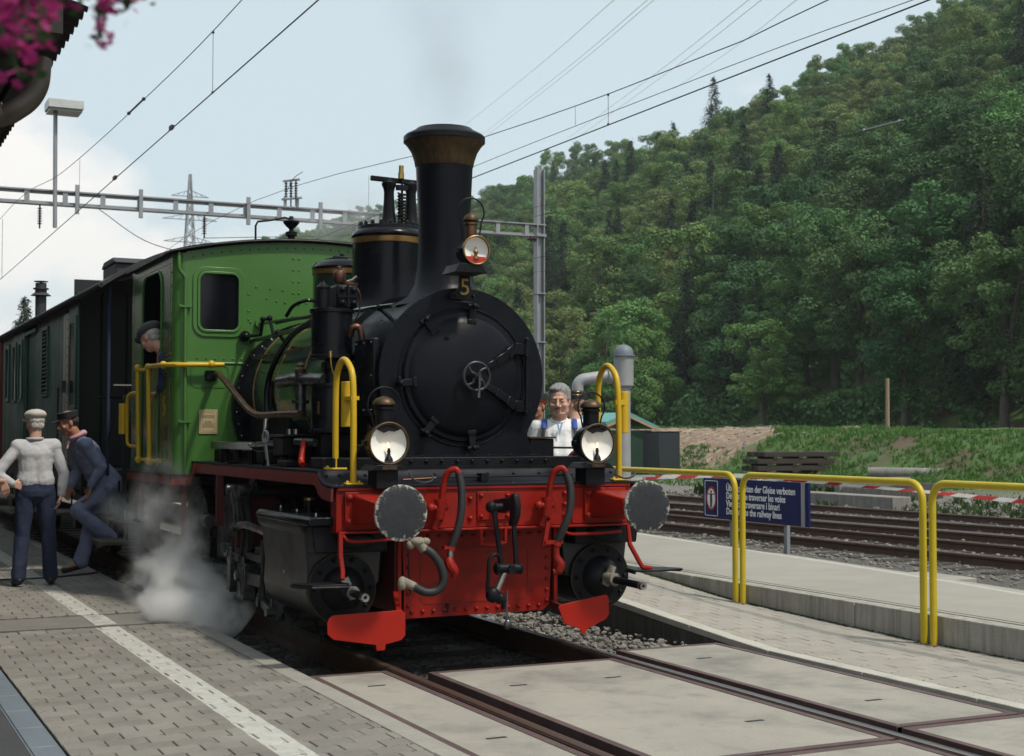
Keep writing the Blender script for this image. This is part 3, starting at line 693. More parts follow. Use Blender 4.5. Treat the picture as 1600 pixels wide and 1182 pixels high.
# ------------------------------------------------------------ loose stones
def rock_proto(seed):
    r = random.Random(seed); bm = bmesh.new(); bmesh.ops.create_icosphere(bm, subdivisions=1, radius=1)
    for v in bm.verts: v.co *= r.uniform(.68, 1.12)
    q = Vector((r.uniform(.7, 1), r.uniform(.6, .95), r.uniform(.45, .75)))
    vs = [(v.co.x*q.x, v.co.y*q.y, v.co.z*q.z) for v in bm.verts]; fs = [tuple(v.index for v in f.verts) for f in bm.faces]; bm.free(); return np.array(vs), fs
RP = [rock_proto(i) for i in range(9)]
def rocks(name, n, place, smin, smax, m, label=None, parent=None, seed=1):
    r = random.Random(seed); vs = []; fs = []; off = 0
    for i in range(n):
        p = place(r)
        if p is None: continue
        V, F = RP[r.randrange(9)]; s = smin+(smax-smin)*r.random()**2
        M = np.array(Matrix.Rotation(r.uniform(0, 6.28), 3, 'Z') @ Matrix.Rotation(r.uniform(-.5, .5), 3, 'X'))
        W_ = V @ M.T * s + np.array(p); vs.extend(map(tuple, W_)); fs.extend([(a+off, b+off, c+off) for a, b, c in F]); off += len(V)
    g = G(); g.v = vs; g.f = fs
    return obj(name, g, m, parent, smooth=25, kind='stuff', normals=False)
def pl_pit(r):
    y = r.uniform(.30, 7); x = r.uniform(.84, 1.80); 
    return (x, y, -.185+.055*sstep((x-.9)/.3)+.06*sstep((1.6-y)/1.4)+r.uniform(-.01, .03))
rocks('ballast_stones', 1500, pl_pit, .022, .052, 'rock', seed=2)
def pl_left(r):
    y = r.uniform(.42, 12)
    return (r.uniform(-1.33, -.82), y, -.185+r.uniform(0, .03))
rocks('ballast_stones', 1700, pl_left, .022, .055, 'rock_shaded', seed=3)
rocks('ballast_stones', 900, lambda r: (r.uniform(-.70, .72), r.uniform(.22, 3.5), -.18+r.uniform(-.01, .025)), .02, .045, 'rock_shaded', seed=4)
def pl_yard(r):
    y = -3+23*r.random()**1.25; x = r.uniform(xk(y)+.22, 16.8)
    if y < 12 and x < 7.6 and r.random() < .45: return None
    return (x, y, -.135+r.uniform(-.01, .02))
rocks('gravel_stones', 15000, pl_yard, .018, .052, 'rock', seed=5)
rocks('gravel_stones', 3500, lambda r: (lambda y: (r.uniform(xe(y)+.12, xe(y)+.6), y, .062+r.uniform(-.01, .012)))(-3+17*r.random()), .010, .026, 'rock', seed=6)
rocks('gravel_stones', 5200, lambda r: (r.uniform(15.5, 24), 6+r.random()*20, -.17+.22*sstep((18-16)/7)+r.uniform(0, .07)), .03, .075, 'rock', seed=8)
rocks('soil_stones', 900, lambda r: (lambda x, y: (x, y, H(x, y)+.01))(r.uniform(25.5, 33), r.uniform(34, 54)), .03, .12, 'rock', seed=9)
# ------------------------------------------------------------ grass and weeds
def blades(name, n, place, h0, h1, m, w=.35, per=5, seed=1, kind='stuff'):
    r = random.Random(seed); g = G()
    for i in range(n):
        p = place(r)
        if p is None: continue
        x, y, z = p; h = r.uniform(h0, h1)
        for k in range(per):
            a = r.uniform(0, 6.283); l = r.uniform(.2, .75)*h; q = r.uniform(.5, 1)*h; ww = h*w*.5*r.uniform(.5, 1.2)
            dx, dy = math.cos(a), math.sin(a); bx, by = x+r.uniform(-.4, .4)*h, y+r.uniform(-.4, .4)*h
            g.add([(bx-dy*ww, by+dx*ww, z-.01), (bx+dy*ww, by-dx*ww, z-.01), (bx+dx*l*.5+dy*ww*.8, by+dy*l*.5-dx*ww*.8, z+q*.62), (bx+dx*l, by+dy*l, z+q), (bx+dx*l*.5-dy*ww*.8, by+dy*l*.5+dx*ww*.8, z+q*.62)], [(0, 1, 2, 3, 4)])
    return obj(name, g, m, smooth=0, kind=kind, normals=False)
def pl_bank(r):
    x = r.uniform(24.3, 36); y = r.uniform(6, 62)
    bare = fbm(x, y, 2.2, 4, 2.) 
    if y > 36.0+1.5*fbm(x, y, 2, 2) and y < 55 and x > 26.2+.12*(y-34) and x < 33.5: return None
    if bare > .22 and r.random() < .85: return None
    return (x, y, H(x, y))
blades('grass', 30000, pl_bank, .05, .21, 'grass', .28, 5, 11)
blades('grass', 2600, lambda r: (lambda x, y: (x, y, H(x, y)))(r.uniform(19, 25.5), r.uniform(20, 46)), .06, .16, 'grass', .3, 5, 12)
def pl_edge(r):
    y = -2+18*r.random(); c = fbm(0, y, 1.6, 3, 4.)
    if c < .0: return None
    return (xk(y)+.21+abs(r.gauss(0, .18)), y, -.12)
blades('weeds', 2600, pl_edge, .03, .09, 'weed', .22, 5, 13)
blades('weeds', 1200, lambda r: (lambda y: (xe(y)+.6+r.gauss(0, .03), y, .07) if fbm(3, y, 1.3, 3, 8.) > .05 else None)(-2+16*r.random()), .02, .06, 'weed', .2, 4, 14)
blades('weeds', 500, lambda r: (lambda x, y: (x, y, -.1))(15.5+r.random()*7, 11+12*r.random()), .08, .22, 'weed', .3, 6, 15)
# ------------------------------------------------------------ the steam locomotive (buffer faces at y=0, rail top z=0)
LO = thing('steam_locomotive', 'black and green steam locomotive with a red buffer beam standing at the platform', 'steam locomotive')
def lp(name, g, m, parent=None, **k): return obj(name, g, m, parent or LO, **k)
def bolts(pts, d, r=.013, h=.012, n=6, dome=True):
    g = G()
    for p in pts:
        g.lathe([(r, -.004), (r, h*.45), (r*.72, h*.85), (0, h)] if dome else [(r, -.004), (r, h), (0, h)], p, d, n)
    return g
def rivets(name, pts, d, m, parent, r=.012, h=.010, n=7): return obj(name, bolts(pts, d, r, h, n), m, parent, kind='stuff', smooth=50)
def lin(a, b, n): a, b = Vector(a), Vector(b); return [a+(b-a)*i/(n-1) for i in range(n)]

# boiler, smokebox
CZ = 1.895
boil = lp('boiler', G().lathe([(.655, 1.97), (.655, 4.42)], (0, 0, 1.85), (0, 1, 0), 64), 'boiler_green')
for y in (2.05, 2.72, 3.45, 4.15):
    lp('boiler_band', G().lathe([(.6552, 0), (.660, .002), (.660, .030), (.6552, .032)], (0, y, 1.85), (0, 1, 0), 64), 'brass', boil)
fl = lp('boiler_flange', G().lathe([(.66, 0), (.775, .004), (.775, .075), (.66, .08)], (0, 4.38, 1.74), (0, 1, 0), 56), 'black_paint', boil)
rivets('rivets', [(.745*math.cos(a), 4.384, 1.74+.745*math.sin(a)) for a in np.linspace(0, 6.28, 44)], (0, -1, 0), 'bright_steel', fl, .009, .008)
lp('firebox', G().box(-.62, .62, 3.2, 4.42, 1.2, 1.75), 'black_matt', boil)
smo = lp('smokebox', G().lathe([(.60, 1.085), (.617, 1.10), (.622, 1.13), (.622, 1.97), (.655, 1.985)], (0, 0, CZ), (0, 1, 0), 72), 'smokebox_black')
# front plate with the flared foot
foot = []
for a in np.linspace(-38, 218, 60): foot.append((.632*math.cos(R_(a)), CZ+.632*math.sin(R_(a))))
foot += [(-.505, 1.50), (-.53, 1.40), (-.58, 1.345), (-.62, 1.335), (.62, 1.335), (.58, 1.345), (.53, 1.40), (.505, 1.50)]
lp('front_plate', G().prism(foot, 'y', 1.062, 1.09), 'smokebox_black', smo, bevel=.006)
lp('saddle', G().prism([(-.50, 1.25), (-.50, 1.55), (-.58, 1.7), (.58, 1.7), (.50, 1.55), (.50, 1.25)], 'y', 1.10, 2.0), 'black_satin', smo)
lp('access_cover', G().box(-.655, -.60, 1.0+.12, 1.50, 1.62, 2.16), 'black_paint', smo, bevel=.01)
rivets('rivets', [(-.655, y, z) for y in (1.15, 1.30, 1.46) for z in (2.13, 1.66)]+[(-.655, y, 1.9) for y in (1.15, 1.46)], (-1, 0, 0), 'bright_steel', smo, .007, .007)
rivets('seam_rivets', [(.6225*math.cos(a), 1.45+.0*a, CZ+.6225*math.sin(a)) for a in np.linspace(.1, 3.04, 34)], (0, 0, 1), 'smokebox_black', smo, .006, .006)
rivets('plate_rivets', [(.60*math.cos(R_(a)), 1.062, CZ+.60*math.sin(R_(a))) for a in range(-30, 212, 11)], (0, -1, 0), 'smokebox_black', smo, .006, .006)
door = lp('smokebox_door', G().lathe([(.462, .0), (.462, .018), (.452, .030), (.425, .034), (.412, .046), (.38, .062), (.30, .090), (.20, .112), (.10, .124), (0, .128)], (.0, 1.062, CZ), (0, -1, 0), 72), 'smokebox_black', smooth=28)
lp('door_ring', G().torus((0, 1.060, CZ), (0, 1, 0), .488, .007, 72, 8), 'smokebox_black', door)
# hinge straps
for zz, sg in ((2.10, 1), (1.69, -1)):
    g = G(); pts = [(.455, 1.002, zz), (.37, .985, zz+.002*sg), (.30, .960, zz-.045*sg), (.20, .938, zz-.10*sg), (.12, .925, zz-.14*sg)]
    for i in range(4):
        a, b = Vector(pts[i]), Vector(pts[i+1]); g.bar(a, b, .016, [.085, .075, .060, .05][i], up=(0, 0, 1))
    lp('hinge_strap', g, 'black_paint', door, bevel=.006)
    lp('hinge_knuckle', G().cyl((.472, 1.005, zz-.05), (.472, 1.005, zz+.05), .026, 14).box(.46, .50, 1.0, 1.05, zz-.04, zz+.04), 'black_paint', door)
lp('hinge_pin', G().cyl((.472, 1.005, 1.62), (.472, 1.005, 2.165), .012, 10).ell((.472, 1.005, 2.17), .018, 10, 6), 'black_satin', door)
# clamps round the door
for a in (84, 128, 186, 232, 276, 330):
    if a == 330: continue
    c = Vector((.452*math.cos(R_(a)), 1.03, CZ+.452*math.sin(R_(a)))); e = Vector((math.cos(R_(a)), 0, math.sin(R_(a)))); t = Vector((-e.z, 0, e.x))
    g = G(); g.bar(c-e*.055+Vector((0,-.018,0)), c+e*.045+Vector((0,-.018,0)), .05, .022, up=(0,-1,0)); g.bar(c-e*.06+t*-.034+Vector((0,-.02,0)), c-e*.06+t*.034+Vector((0,-.02,0)), .03, .035, up=(0,-1,0))
    g.cyl(c+Vector((0, .03, 0))+e*.05, c+Vector((0, -.055, 0))+e*.05, .014, 10); g.cyl(c+e*.05+Vector((0, -.022, 0))-t*.045, c+e*.05+Vector((0, -.022, 0))+t*.045, .016, 10); g.ell(c+e*.05+Vector((0, -.05, 0)), .021, 10, 6)
    lp('door_clamp', g, 'black_satin', door, bevel=.004)
lp('door_stop', G().bar((-.17, .975, 2.165), (-.15, .965, 2.17), .02, .02), 'black_satin', door)
# handwheel
hub = Vector((.021, .875, 1.893))
hw = lp('handwheel', G().torus(hub, (0, 1, 0), .098, .0115, 40, 10), 'wheel_iron', door)
g = G().cyl(hub+Vector((0, .07, 0)), hub+Vector((0, -.04, 0)), .024, 16).cyl(hub+Vector((0,-.03,0)), hub+Vector((0,-.06,0)), .016, 6)
for a in (40, 130, 220, 310):
    p = [hub+Vector((.02*math.cos(R_(a)), 0, .02*math.sin(R_(a)))), hub+Vector((.055*math.cos(R_(a+14)), -.004, .055*math.sin(R_(a+14)))), hub+Vector((.096*math.cos(R_(a)), 0, .096*math.sin(R_(a))))]
    g.tube(bez(p, 4), [.013]*4+[.010]*5, 8)
lp('spokes', g, 'wheel_iron', hw)
lp('locking_handle', G().tube([hub+Vector((0, -.05, 0)), hub+Vector((-.003, -.055, -.06)), hub+Vector((-.008, -.05, -.148))], [.010, .011, .013], 8), 'oily_steel', hw)

# chimney
ch = lp('chimney', G().lathe([(.365, -.60+.0), (.34, -.575), (.27, -.53), (.222, -.45), (.196, -.30), (.188, -.15), (.192, .10), (.200, .25), (.208, .42)], (0, 1.41, 3.02), (0, 0, 1), 56), 'smokebox_black')
ch.name = 'chimney'
lp('chimney_bell', G().lathe([(.210, .42), (.213, .425), (.222, .47), (.243, .53), (.272, .575), (.293, .60)], (0, 1.41, 3.02), (0, 0, 1), 56), 'brass_worn', ch)
lp('chimney_rim', G().lathe([(.293, .598), (.299, .602), (.299, .640), (.285, .655), (.215, .690), (.205, .702), (.19, .704), (.18, .60), (.17, .30)], (0, 1.41, 3.02), (0, 0, 1), 56), 'black_satin', ch)
lp('chimney_inside', G().lathe([(.178, .5), (0, .49)], (0, 1.41, 3.02), (0, 0, 1), 32), 'black_matt', ch)
rivets('rivets', [(.335*math.cos(a), 1.41+.335*math.sin(a), 2.445+.12*abs(math.sin(a))*0+math.sqrt(max(0, .632**2-(.335*math.cos(a))**2))-.52) for a in np.linspace(0, 6.28, 16)][:0] or [(-.25, 1.2, 2.47)], (0, 0, 1), 'black_satin', ch, .008, .008)
# steam dome with the twin-column safety valve
d1 = lp('steam_dome', G().lathe([(.40, -.08), (.36, -.05), (.315, .02), (.292, .10), (.290, .30), (.290, .535)], (0, 2.55, 2.47), (0, 0, 1), 56), 'black_paint')
lp('brass_band', G().lathe([(.291, .530), (.296, .535), (.296, .575), (.291, .580)], (0, 2.55, 2.47), (0, 0, 1), 56), 'brass', d1)
lp('dome_cover', G().lathe([(.291, .580), (.299, .59), (.300, .605), (.285, .632), (.262, .648), (.258, .675), (.25, .680), (0, .682)], (0, 2.55, 2.47), (0, 0, 1), 56), 'black_paint', d1)
rivets('cover_bolts', [(.232*math.cos(a), 2.55+.232*math.sin(a), 3.150) for a in np.linspace(0, 6.28, 21)[:-1]], (0, 0, 1), 'black_satin', d1, .016, .034, 6)
sv = lp('safety_valve', G().bar((-.185, 2.47, 3.522), (.29, 2.47, 3.507), .030, .040), 'black_satin', d1, bevel=.006)
for x in (-.03, .158):
    lp('valve_column', G().lathe([(.075, 0), (.062, .03), (.050, .10), (.042, .20), (.040, .27), (.046, .30), (.058, .325), (.058, .345), (.03, .36), (.016, .38)], (x, 2.47, 3.148), (0, 0, 1), 20), 'black_satin', d1)
g = G(); g.tube([(.066+.030*math.cos(t), 2.43+.030*math.sin(t), 3.19+t*.0042) for t in np.arange(0, 6.283*8.5, .5)], .0085, 6)
lp('valve_spring', g, 'black_matt', d1)
lp('spring_rod', G().cyl((.066, 2.43, 3.15), (.066, 2.43, 3.52), .010, 8).box(.02, .112, 2.41, 2.45, 3.435, 3.475), 'black_satin', d1)
lp('brass_nut', G().cyl((.066, 2.45, 3.53), (.066, 2.45, 3.575), .026, 8).cyl((.066, 2.45, 3.575), (.066, 2.45, 3.635), .020, 12), 'brass_clean', d1)
# sand dome
d2 = lp('sand_dome', G().lathe([(.33, -.06), (.29, .02), (.272, .10), (.270, .40)], (0, 3.64, 2.46), (0, 0, 1), 48), 'boiler_green')
lp('brass_band', G().lathe([(.271, .40), (.277, .405), (.277, .445), (.271, .45)], (0, 3.64, 2.46), (0, 0, 1), 48), 'brass', d2)
lp('dome_cover', G().lathe([(.271, .45), (.282, .455), (.282, .47), (.25, .51), (.17, .535), (.165, .55), (0, .555)], (0, 3.64, 2.46), (0, 0, 1), 48), 'black_paint', d2)
lp('lid_bar', G().box(-.10, .12, 3.62, 3.66, 3.015, 3.035).cyl((-.02, 3.64, 3.02), (-.02, 3.64, 3.06), .02, 8), 'black_satin', d2, bevel=.005)

# lamp bracket with the number 5
nb = lp('number_bracket', G().prism([(-.125, 2.44), (-.118, 2.475), (-.075, 2.50), (-.062, 2.54), (-.062, 2.62), (.018, 2.62), (.018, 2.54), (.035, 2.50), (.065, 2.475), (.07, 2.44)], 'y', .985, 1.0), 'black_satin')
text('numeral', '5', .165, (-.022, .983, 2.520), FRONT, 'gold_line', nb, 'CENTER', .003)
rivets('bolts', [(-.095, .985, 2.462), (.042, .985, 2.462)], (0, -1, 0), 'black_satin', nb, .013, .016, 6)
lp('lamp_shelf', G().prism([(-.20, 2.600), (-.165, 2.665), (.0, 2.665), (.04, 2.600)], 'y', .74, .98), 'black_satin', nb, bevel=.004)

def headlamp(cx, cy, cz, r, red, flame, handle_r):
    b = lp('headlamp', G().lathe([(r*.55, .19), (r*.80, .17), (r*.98, .10), (r*1.0, .02), (r*1.06, .012), (r*1.06, -.012), (r*.97, -.016), (r*.93, -.004)], (cx, cy, cz), (0, 1, 0), 40, caps=False), 'black_paint')
    # dished white reflector behind an oil burner
    lp('reflector', G().lathe([(r*.955, -.002), (r*.90, .006), (r*.6, .026), (r*.3, .036), (0, .039)], (cx, cy, cz), (0, 1, 0), 40, caps=False), 'lamp_white', b)
    lp('lens_rim', G().torus((cx, cy-.014, cz), (0, 1, 0), r*1.0, .0065, 48, 8), 'brass_worn' if not red else 'brass', b)
    if red: lp('red_glass', G().lathe([(r*.90, 0), (r*.90, .004)], (cx, cy+.0, cz), (0, 1, 0), 40).xf(Matrix.Identity(4)) if False else G().prism([(cx+r*.90*math.cos(R_(a)), cz+r*.90*math.sin(R_(a))) for a in range(-150, -29, 10)], 'y', cy-.006, cy-.002), 'lamp_red', b)
    else: lp('soot', G().prism([(cx+r*.92*math.cos(R_(a)), cz+r*.92*math.sin(R_(a))) for a in range(48, 133, 7)]+[(cx-r*.25, cz+r*.50), (cx, cz+r*.60), (cx+r*.3, cz+r*.56)], 'y', cy-.004, cy-.001), 'black_matt', b)
    if flame:
        lp('burner', G().lathe([(.030, 0), (.024, .02), (.012, .035), (.010, .055), (.013, .06), (.006, .085)], (cx+.004, cy+.004, cz-r*.86), (0, 0, 1), 12), 'black_satin', b)
        lp('flame', G().lathe([(.001, 0), (.006, .008), (.0055, .018), (.002, .032), (0, .04)], (cx+.004, cy+.004, cz-r*.86+.083), (-.2 if cx < 0 else .05, 0, 1), 10), 'flame', b)
    else:
        lp('burner', G().lathe([(.026, 0), (.022, .018), (.012, .025), (.014, .035), (.018, .05), (.010, .06), (.006, .085)], (cx+.0, cy+.004, cz-r*.62), (0, 0, 1), 14), 'brass', b)
    lp('lamp_chimney', G().lathe([(r*.42, -.02), (r*.42, .085), (r*.50, .090), (r*.50, .105), (r*.36, .115)], (cx, cy+.085, cz+r*.98), (0, 0, 1), 24), 'copper' if red else 'black_satin', b)
    lp('lamp_cowl', G().lathe([(r*.44, .112), (r*.56, .12), (r*.56, .135), (r*.40, .16), (r*.18, .172), (0, .178)], (cx, cy+.085, cz+r*.98), (0, 0, 1), 28), 'brass_worn', b, smooth=50)
    hz = cz+r*.98+.02+(.10 if not red else .16)
    pts = [(cx-handle_r*.62, cy+.085, cz+r*.85), (cx-handle_r*.80, cy+.08, hz-.06)] + [(cx+handle_r*math.cos(R_(a)), cy+.08, hz+handle_r*math.sin(R_(a))) for a in range(205, -26, -12)] + [(cx+handle_r*.80, cy+.08, hz-.06), (cx+handle_r*.62, cy+.085, cz+r*.85)]
    lp('lamp_handle', G().tube(pts, .006, 8), 'black_satin', b)
    for sx in (-1, 1): lp('side_clip', G().obox((cx+sx*r*1.03, cy+.07, cz), (.03, .05, .04)), 'black_satin', b, bevel=.004)
    return b
headlamp(-.780, .48, 1.434, .133, False, True, .115)
headlamp(.755, .48, 1.429, .133, False, True, .105)
headlamp(-.042, .75, 2.757, .097, True, False, .098)
for cx in (-.780, .755):
    lp('lamp_bracket', G().prism([(cx-.13, 1.258), (cx-.085, 1.296), (cx+.085, 1.296), (cx+.13, 1.258)], 'y', .46, .68).box(cx-.075, cx+.075, .50, .66, 1.14, 1.258), 'black_satin', bevel=.004)
    lp('bracket_plate', G().box(cx-.05, cx+.05, .455, .460, 1.265, 1.287), 'brass_worn')
lp('lamp_cable', G().tube(bez([(-.62, .52, 1.24), (-.60, .50, 1.20), (-.53, .52, 1.175), (-.45, .55, 1.185), (-.42, .6, 1.22)], 5), .007, 6), 'cable')
lp('lamp_cable', G().tube(bez([(.93, .52, 1.25), (.92, .50, 1.21), (.98, .48, 1.185), (1.06, .50, 1.20), (1.10, .55, 1.24)], 5), .007, 6), 'cable')

# footplate, curved front sheet, ledges, red valances
fp = lp('footplate', G().prism([(.585, 1.146), (.585, 1.160), (.70, 1.163), (.78, 1.172), (.84, 1.195), (.875, 1.225), (.888, 1.252), (4.47, 1.252), (4.47, 1.236), (.90, 1.236), (.86, 1.19), (.80, 1.160), (.70, 1.148)], 'x', -1.125, 1.125), 'footplate_black', bevel=.002)
for s in (-1, 1):
    pr_ = [(.590, 1.145), (.70, 1.146), (.78, 1.155), (.84, 1.178), (.875, 1.21), (.893, 1.2345), (4.36, 1.2345), (4.36, 1.155), (.95, 1.155), (.91, 1.14), (.87, 1.10), (.80, 1.075), (.70, 1.062), (.60, 1.06)]
    lp('valance', G().prism(pr_, 'x', s*1.113, s*1.128), 'valance_red', fp)
    # sweep down to the lower cab floor
    sw = [(4.36, 1.2345), (4.42, 1.23), (4.46, 1.20), (4.50, 1.15), (4.54, 1.125), (4.60, 1.118), (6.45, 1.118), (6.45, 1.045), (4.58, 1.045), (4.50, 1.06), (4.45, 1.09), (4.41, 1.14), (4.36, 1.155)]
    lp('valance', G().prism([(p[0]-.07, p[1]) for p in sw[:-1]]+[(4.29, 1.155)], 'x', s*1.128, s*1.142), 'valance_red', fp)
    lp('valance', G().box(s*1.305-.008, s*1.305+.008, 4.48, 6.45, 1.045, 1.118), 'valance_red', fp)
    lp('valance', G().box(min(s*1.14, s*1.30), max(s*1.14, s*1.30), 4.462, 4.478, 1.045, 1.118), 'valance_red', fp)
lp('cab_floor', G().box(-1.32, 1.32, 4.45, 6.48, 1.119, 1.134), 'black_satin', fp)
led = lp('saddle_ledge', G().box(-1.0, 1.0, .96, 1.10, 1.2535, 1.333), 'black_satin', bevel=.006)
lp('ledge_angle', G().box(-.62, .62, .93, .957, 1.2535, 1.275).box(-.62, .62, 1.0, 1.06, 1.334, 1.346), 'black_satin', led)
rivets('ledge_bolts', [(-.55+i*.115, .96, 1.305) for i in range(11)], (0, -1, 0), 'black_satin', led, .014, .016, 7)
rivets('ledge_top_bolts', [(-.5+i*.17, 1.02, 1.334) for i in range(7)], (0, 0, 1), 'black_satin', led, .014, .018, 6)
rivets('footplate_bolts', [(x, .868, 1.215) for x in (-1.07, -.98, -.80, -.30, -.1, .1, .3, .5, .98, 1.08)], (0, -1, .4), 'black_satin', fp, .013, .014, 7)
rivets('footplate_screws', [(x, .66, 1.162) for x in (-1.07, -1.03, -.2, .2, 1.05)], (0, 0, 1), 'bright_steel', fp, .010, .004, 8)
lp('lever_rod', G().cyl((-.42, .74, 1.20), (.70, .74, 1.205), .006, 8).box(-.02, .03, .70, .78, 1.17, 1.225), 'black_satin', fp)
lp('lever_rod', G().cyl((-.6, .69, 1.19), (-.36, .69, 1.20), .008, 8), 'copper', fp)

# buffer beam
beam = lp('buffer_beam', G().box(-1.078, 1.078, .602, .632, .868, 1.144), 'red_paint', bevel=.004)
lp('beam_ledge', G().box(-1.085, 1.085, .555, .60, .852, .867), 'red_paint', beam, bevel=.003)
lp('beam_lip', G().box(-1.083, 1.083, .588, .600, 1.128, 1.1445), 'red_paint', beam)
for s in (-1, 1):
    lp('end_flange', G().box(s*1.082-.008, s*1.082+.008, .602, .72, .855, 1.144), 'red_paint', beam, bevel=.003)
    lp('backing_plate', G().box(s*.82-.20, s*.82+.20, .592, .6015, .872, 1.124), 'red_paint', beam, bevel=.003)
rivets('beam_bolts', [(x, .602, z) for x, z in ((-.15, 1.06), (-.15, .93), (.2, 1.06), (.2, .93), (.565, 1.085), (.565, 1.01), (.565, .93), (.44, .92), (-.36, .93), (.45, 1.0), (-.5, 1.08))], (0, -1, 0), 'red_paint', beam, .018, .022, 7)
def buffer(cx):
    b = lp('buffer', G().box(cx-.165, cx+.165, .572, .590, .895, 1.118), 'red_paint', bevel=.004)
    n = 32; vs = []; P0 = rrect(cx-.115, cx+.165, .905, 1.108, .02, 7); P1 = [(cx+.055*math.cos(2*math.pi*i/32+.1), 1.010+.075*math.sin(2*math.pi*i/32+.1)) for i in range(32)]
    P1 = [(cx+.078*math.cos(math.atan2(p[1]-1.01, p[0]-cx-.02)), 1.01+.078*math.sin(math.atan2(p[1]-1.01, p[0]-cx-.02))) for p in P0]
    g = G(); m = len(P0); g.v = [(p[0], .573, p[1]) for p in P0]+[(p[0], .22, p[1]) for p in P1]; g.f = [(i, (i+1) % m, m+(i+1) % m, m+i) for i in range(m)]+[tuple(range(m-1, -1, -1)), tuple(range(m, 2*m))]
    lp('buffer_casing', g, 'red_paint', b)
    lp('buffer_plunger', G().lathe([(.062, .23), (.060, .06), (.10, .035)], (cx, 0, 1.01), (0, 1, 0), 28), 'black_satin', b)
    rivets('bolts', [(cx-.138, .572, 1.085), (cx-.138, .572, .928)], (0, -1, 0), 'red_paint', b, .024, .026, 8)
    return b
for i, cx in enumerate((-.875, .875)):
    b = buffer(cx)
    g = G().lathe([(.0, .034), (.15, .034), (.171, .026), (.1745, .014), (.170, .003), (.14, -.003), (.09, -.006), (0, -.008)], (0, 0, 0), (0, 1, 0), 64)
    me_o = obj('buffer_disc', g, 'buffer_rim', None); me_o.parent = b; me_o.location = (cx, 0, 1.01)

# coupling
def X_(u): return -.375+(u-700)*.00472
def Z_(v): return 1.257-(v-735)*.00418
dp = lp('drawbar_plate', G().box(-.10, .145, .588, .601, .915, 1.105), 'red_paint', beam, bevel=.003)
rivets('bolts', [(-.075, .588, 1.08), (-.075, .588, .94), (.12, .588, 1.08), (.12, .588, .94)], (0, -1, 0), 'red_paint', dp, .016, .02, 7)
hook = lp('coupling_hook', G().prism([(.60, .975), (.60, 1.05), (.47, 1.065), (.36, 1.075), (.30, 1.105), (.275, 1.10), (.245, 1.03), (.255, .955), (.30, .895), (.35, .885), (.36, .915), (.335, .955), (.345, .995), (.40, .985), (.47, .965)], 'x', .015, .062), 'black_satin', bevel=.010)
lp('hook_pin', G().cyl((-.075, .43, 1.01), (.115, .43, 1.01), .026, 14).ell((-.075, .43, 1.01), (.035, .04, .04), 12, 8), 'black_satin', hook)
cl = lp('screw_coupling', G().cyl((-.045, .40, .605), (.125, .40, .600), .034, 14).ell((-.045, .40, .605), (.02, .042, .042), 12, 8).ell((.125, .40, .600), (.02, .04, .04), 12, 8).cyl((.045, .37, .60), (.045, .345, .60), .030, 6), 'black_satin')
lp('coupling_link', G().bar((-.055, .425, 1.01), (-.008, .405, .61), .022, .032), 'black_satin', cl, bevel=.006)
lp('coupling_link', G().bar((.085, .425, 1.01), (.100, .405, .61), .022, .032), 'black_satin', cl, bevel=.006)
lp('coupling_screw', G().cyl((.03, .40, .62), (-.055, .40, .44), .021, 12), 'bright_steel', cl)
lp('lower_trunnion', G().ell((-.075, .40, .435), (.05, .045, .055), 14, 8).ell((-.02, .41, .41), (.04, .04, .04), 12, 8).cyl((-.11, .40, .46), (0, .40, .40), .028, 10), 'black_satin', cl)
lp('coupling_shackle', G().tube(bez([(-.115, .40, .46), (-.11, .39, .56), (-.105, .39, .66), (-.07, .39, .70), (-.03, .40, .685), (-.015, .41, .62)], 6), .014, 8), 'black_satin', cl)
lp('weight_handle', G().tube([(.03, .40, .46), (.028, .40, .33), (.03, .40, .27)], [.007, .007, .010], 8).ell((.035, .40, .235), (.028, .02, .035), 10, 8), 'oily_steel', cl)
lp('safety_bracket', G().tube([(-.09, .56, .86), (-.088, .56, .76), (-.03, .56, .75), (.03, .56, .75), (.09, .56, .765), (.09, .56, .86)], .018, 6), 'red_paint', beam)
# brake hoses
def hose_set(x0, up_u):
    g = bez([(x0-.03, .52, .93), (x0-.025, .50, 1.05), (x0-.015, .48, 1.18), (x0+.005, .455, 1.245), (x0+.045, .43, 1.262), (x0+.065, .42, 1.235)], 6)
    h = lp('brake_pipe', G().tube(g, .021, 12), 'red_paint')
    lp('pipe_valve', G().cyl((x0-.035, .52, .94), (x0-.03, .50, 1.06), .036, 10).cyl((x0-.09, .51, 1.01), (x0+.02, .51, 1.01), .022, 10).cyl((x0-.03, .51, 1.045), (x0-.03, .51, 1.065), .042, 10).cyl((x0-.06, .54, .87), (x0-.04, .53, .94), .024, 10).ell((x0-.095, .51, 1.01), .03, 10, 6), 'red_paint', h, smooth=40)
    return h
hs = hose_set(-.375, 0)
lp('brake_hose', G().tube(bez([(-.310, .42, 1.235), (-.300, .40, 1.13), (-.308, .39, .98), (-.335, .40, .85), (-.365, .42, .76)], 6), .026, 12), 'rubber', hs)
lp('hose_clip', G().cyl((-.372, .42, .735), (-.366, .42, .76), .030, 12).box(-.42, -.345, .40, .44, .745, .765), 'red_paint', hs)
lp('hose_coupling', G().cyl((-.370, .42, .735), (-.372, .42, .69), .021, 12), 'bright_steel', hs)
lp('hose_head', G().tube(bez([(-.385, .42, .69), (-.375, .41, .64), (-.35, .40, .60), (-.355, .41, .555)], 4), [.026,.03,.034,.036,.036,.036,.034,.032,.03,.026,.024,.02,.018], 10), 'red_paint', hs)
hs = hose_set(.415, 0)
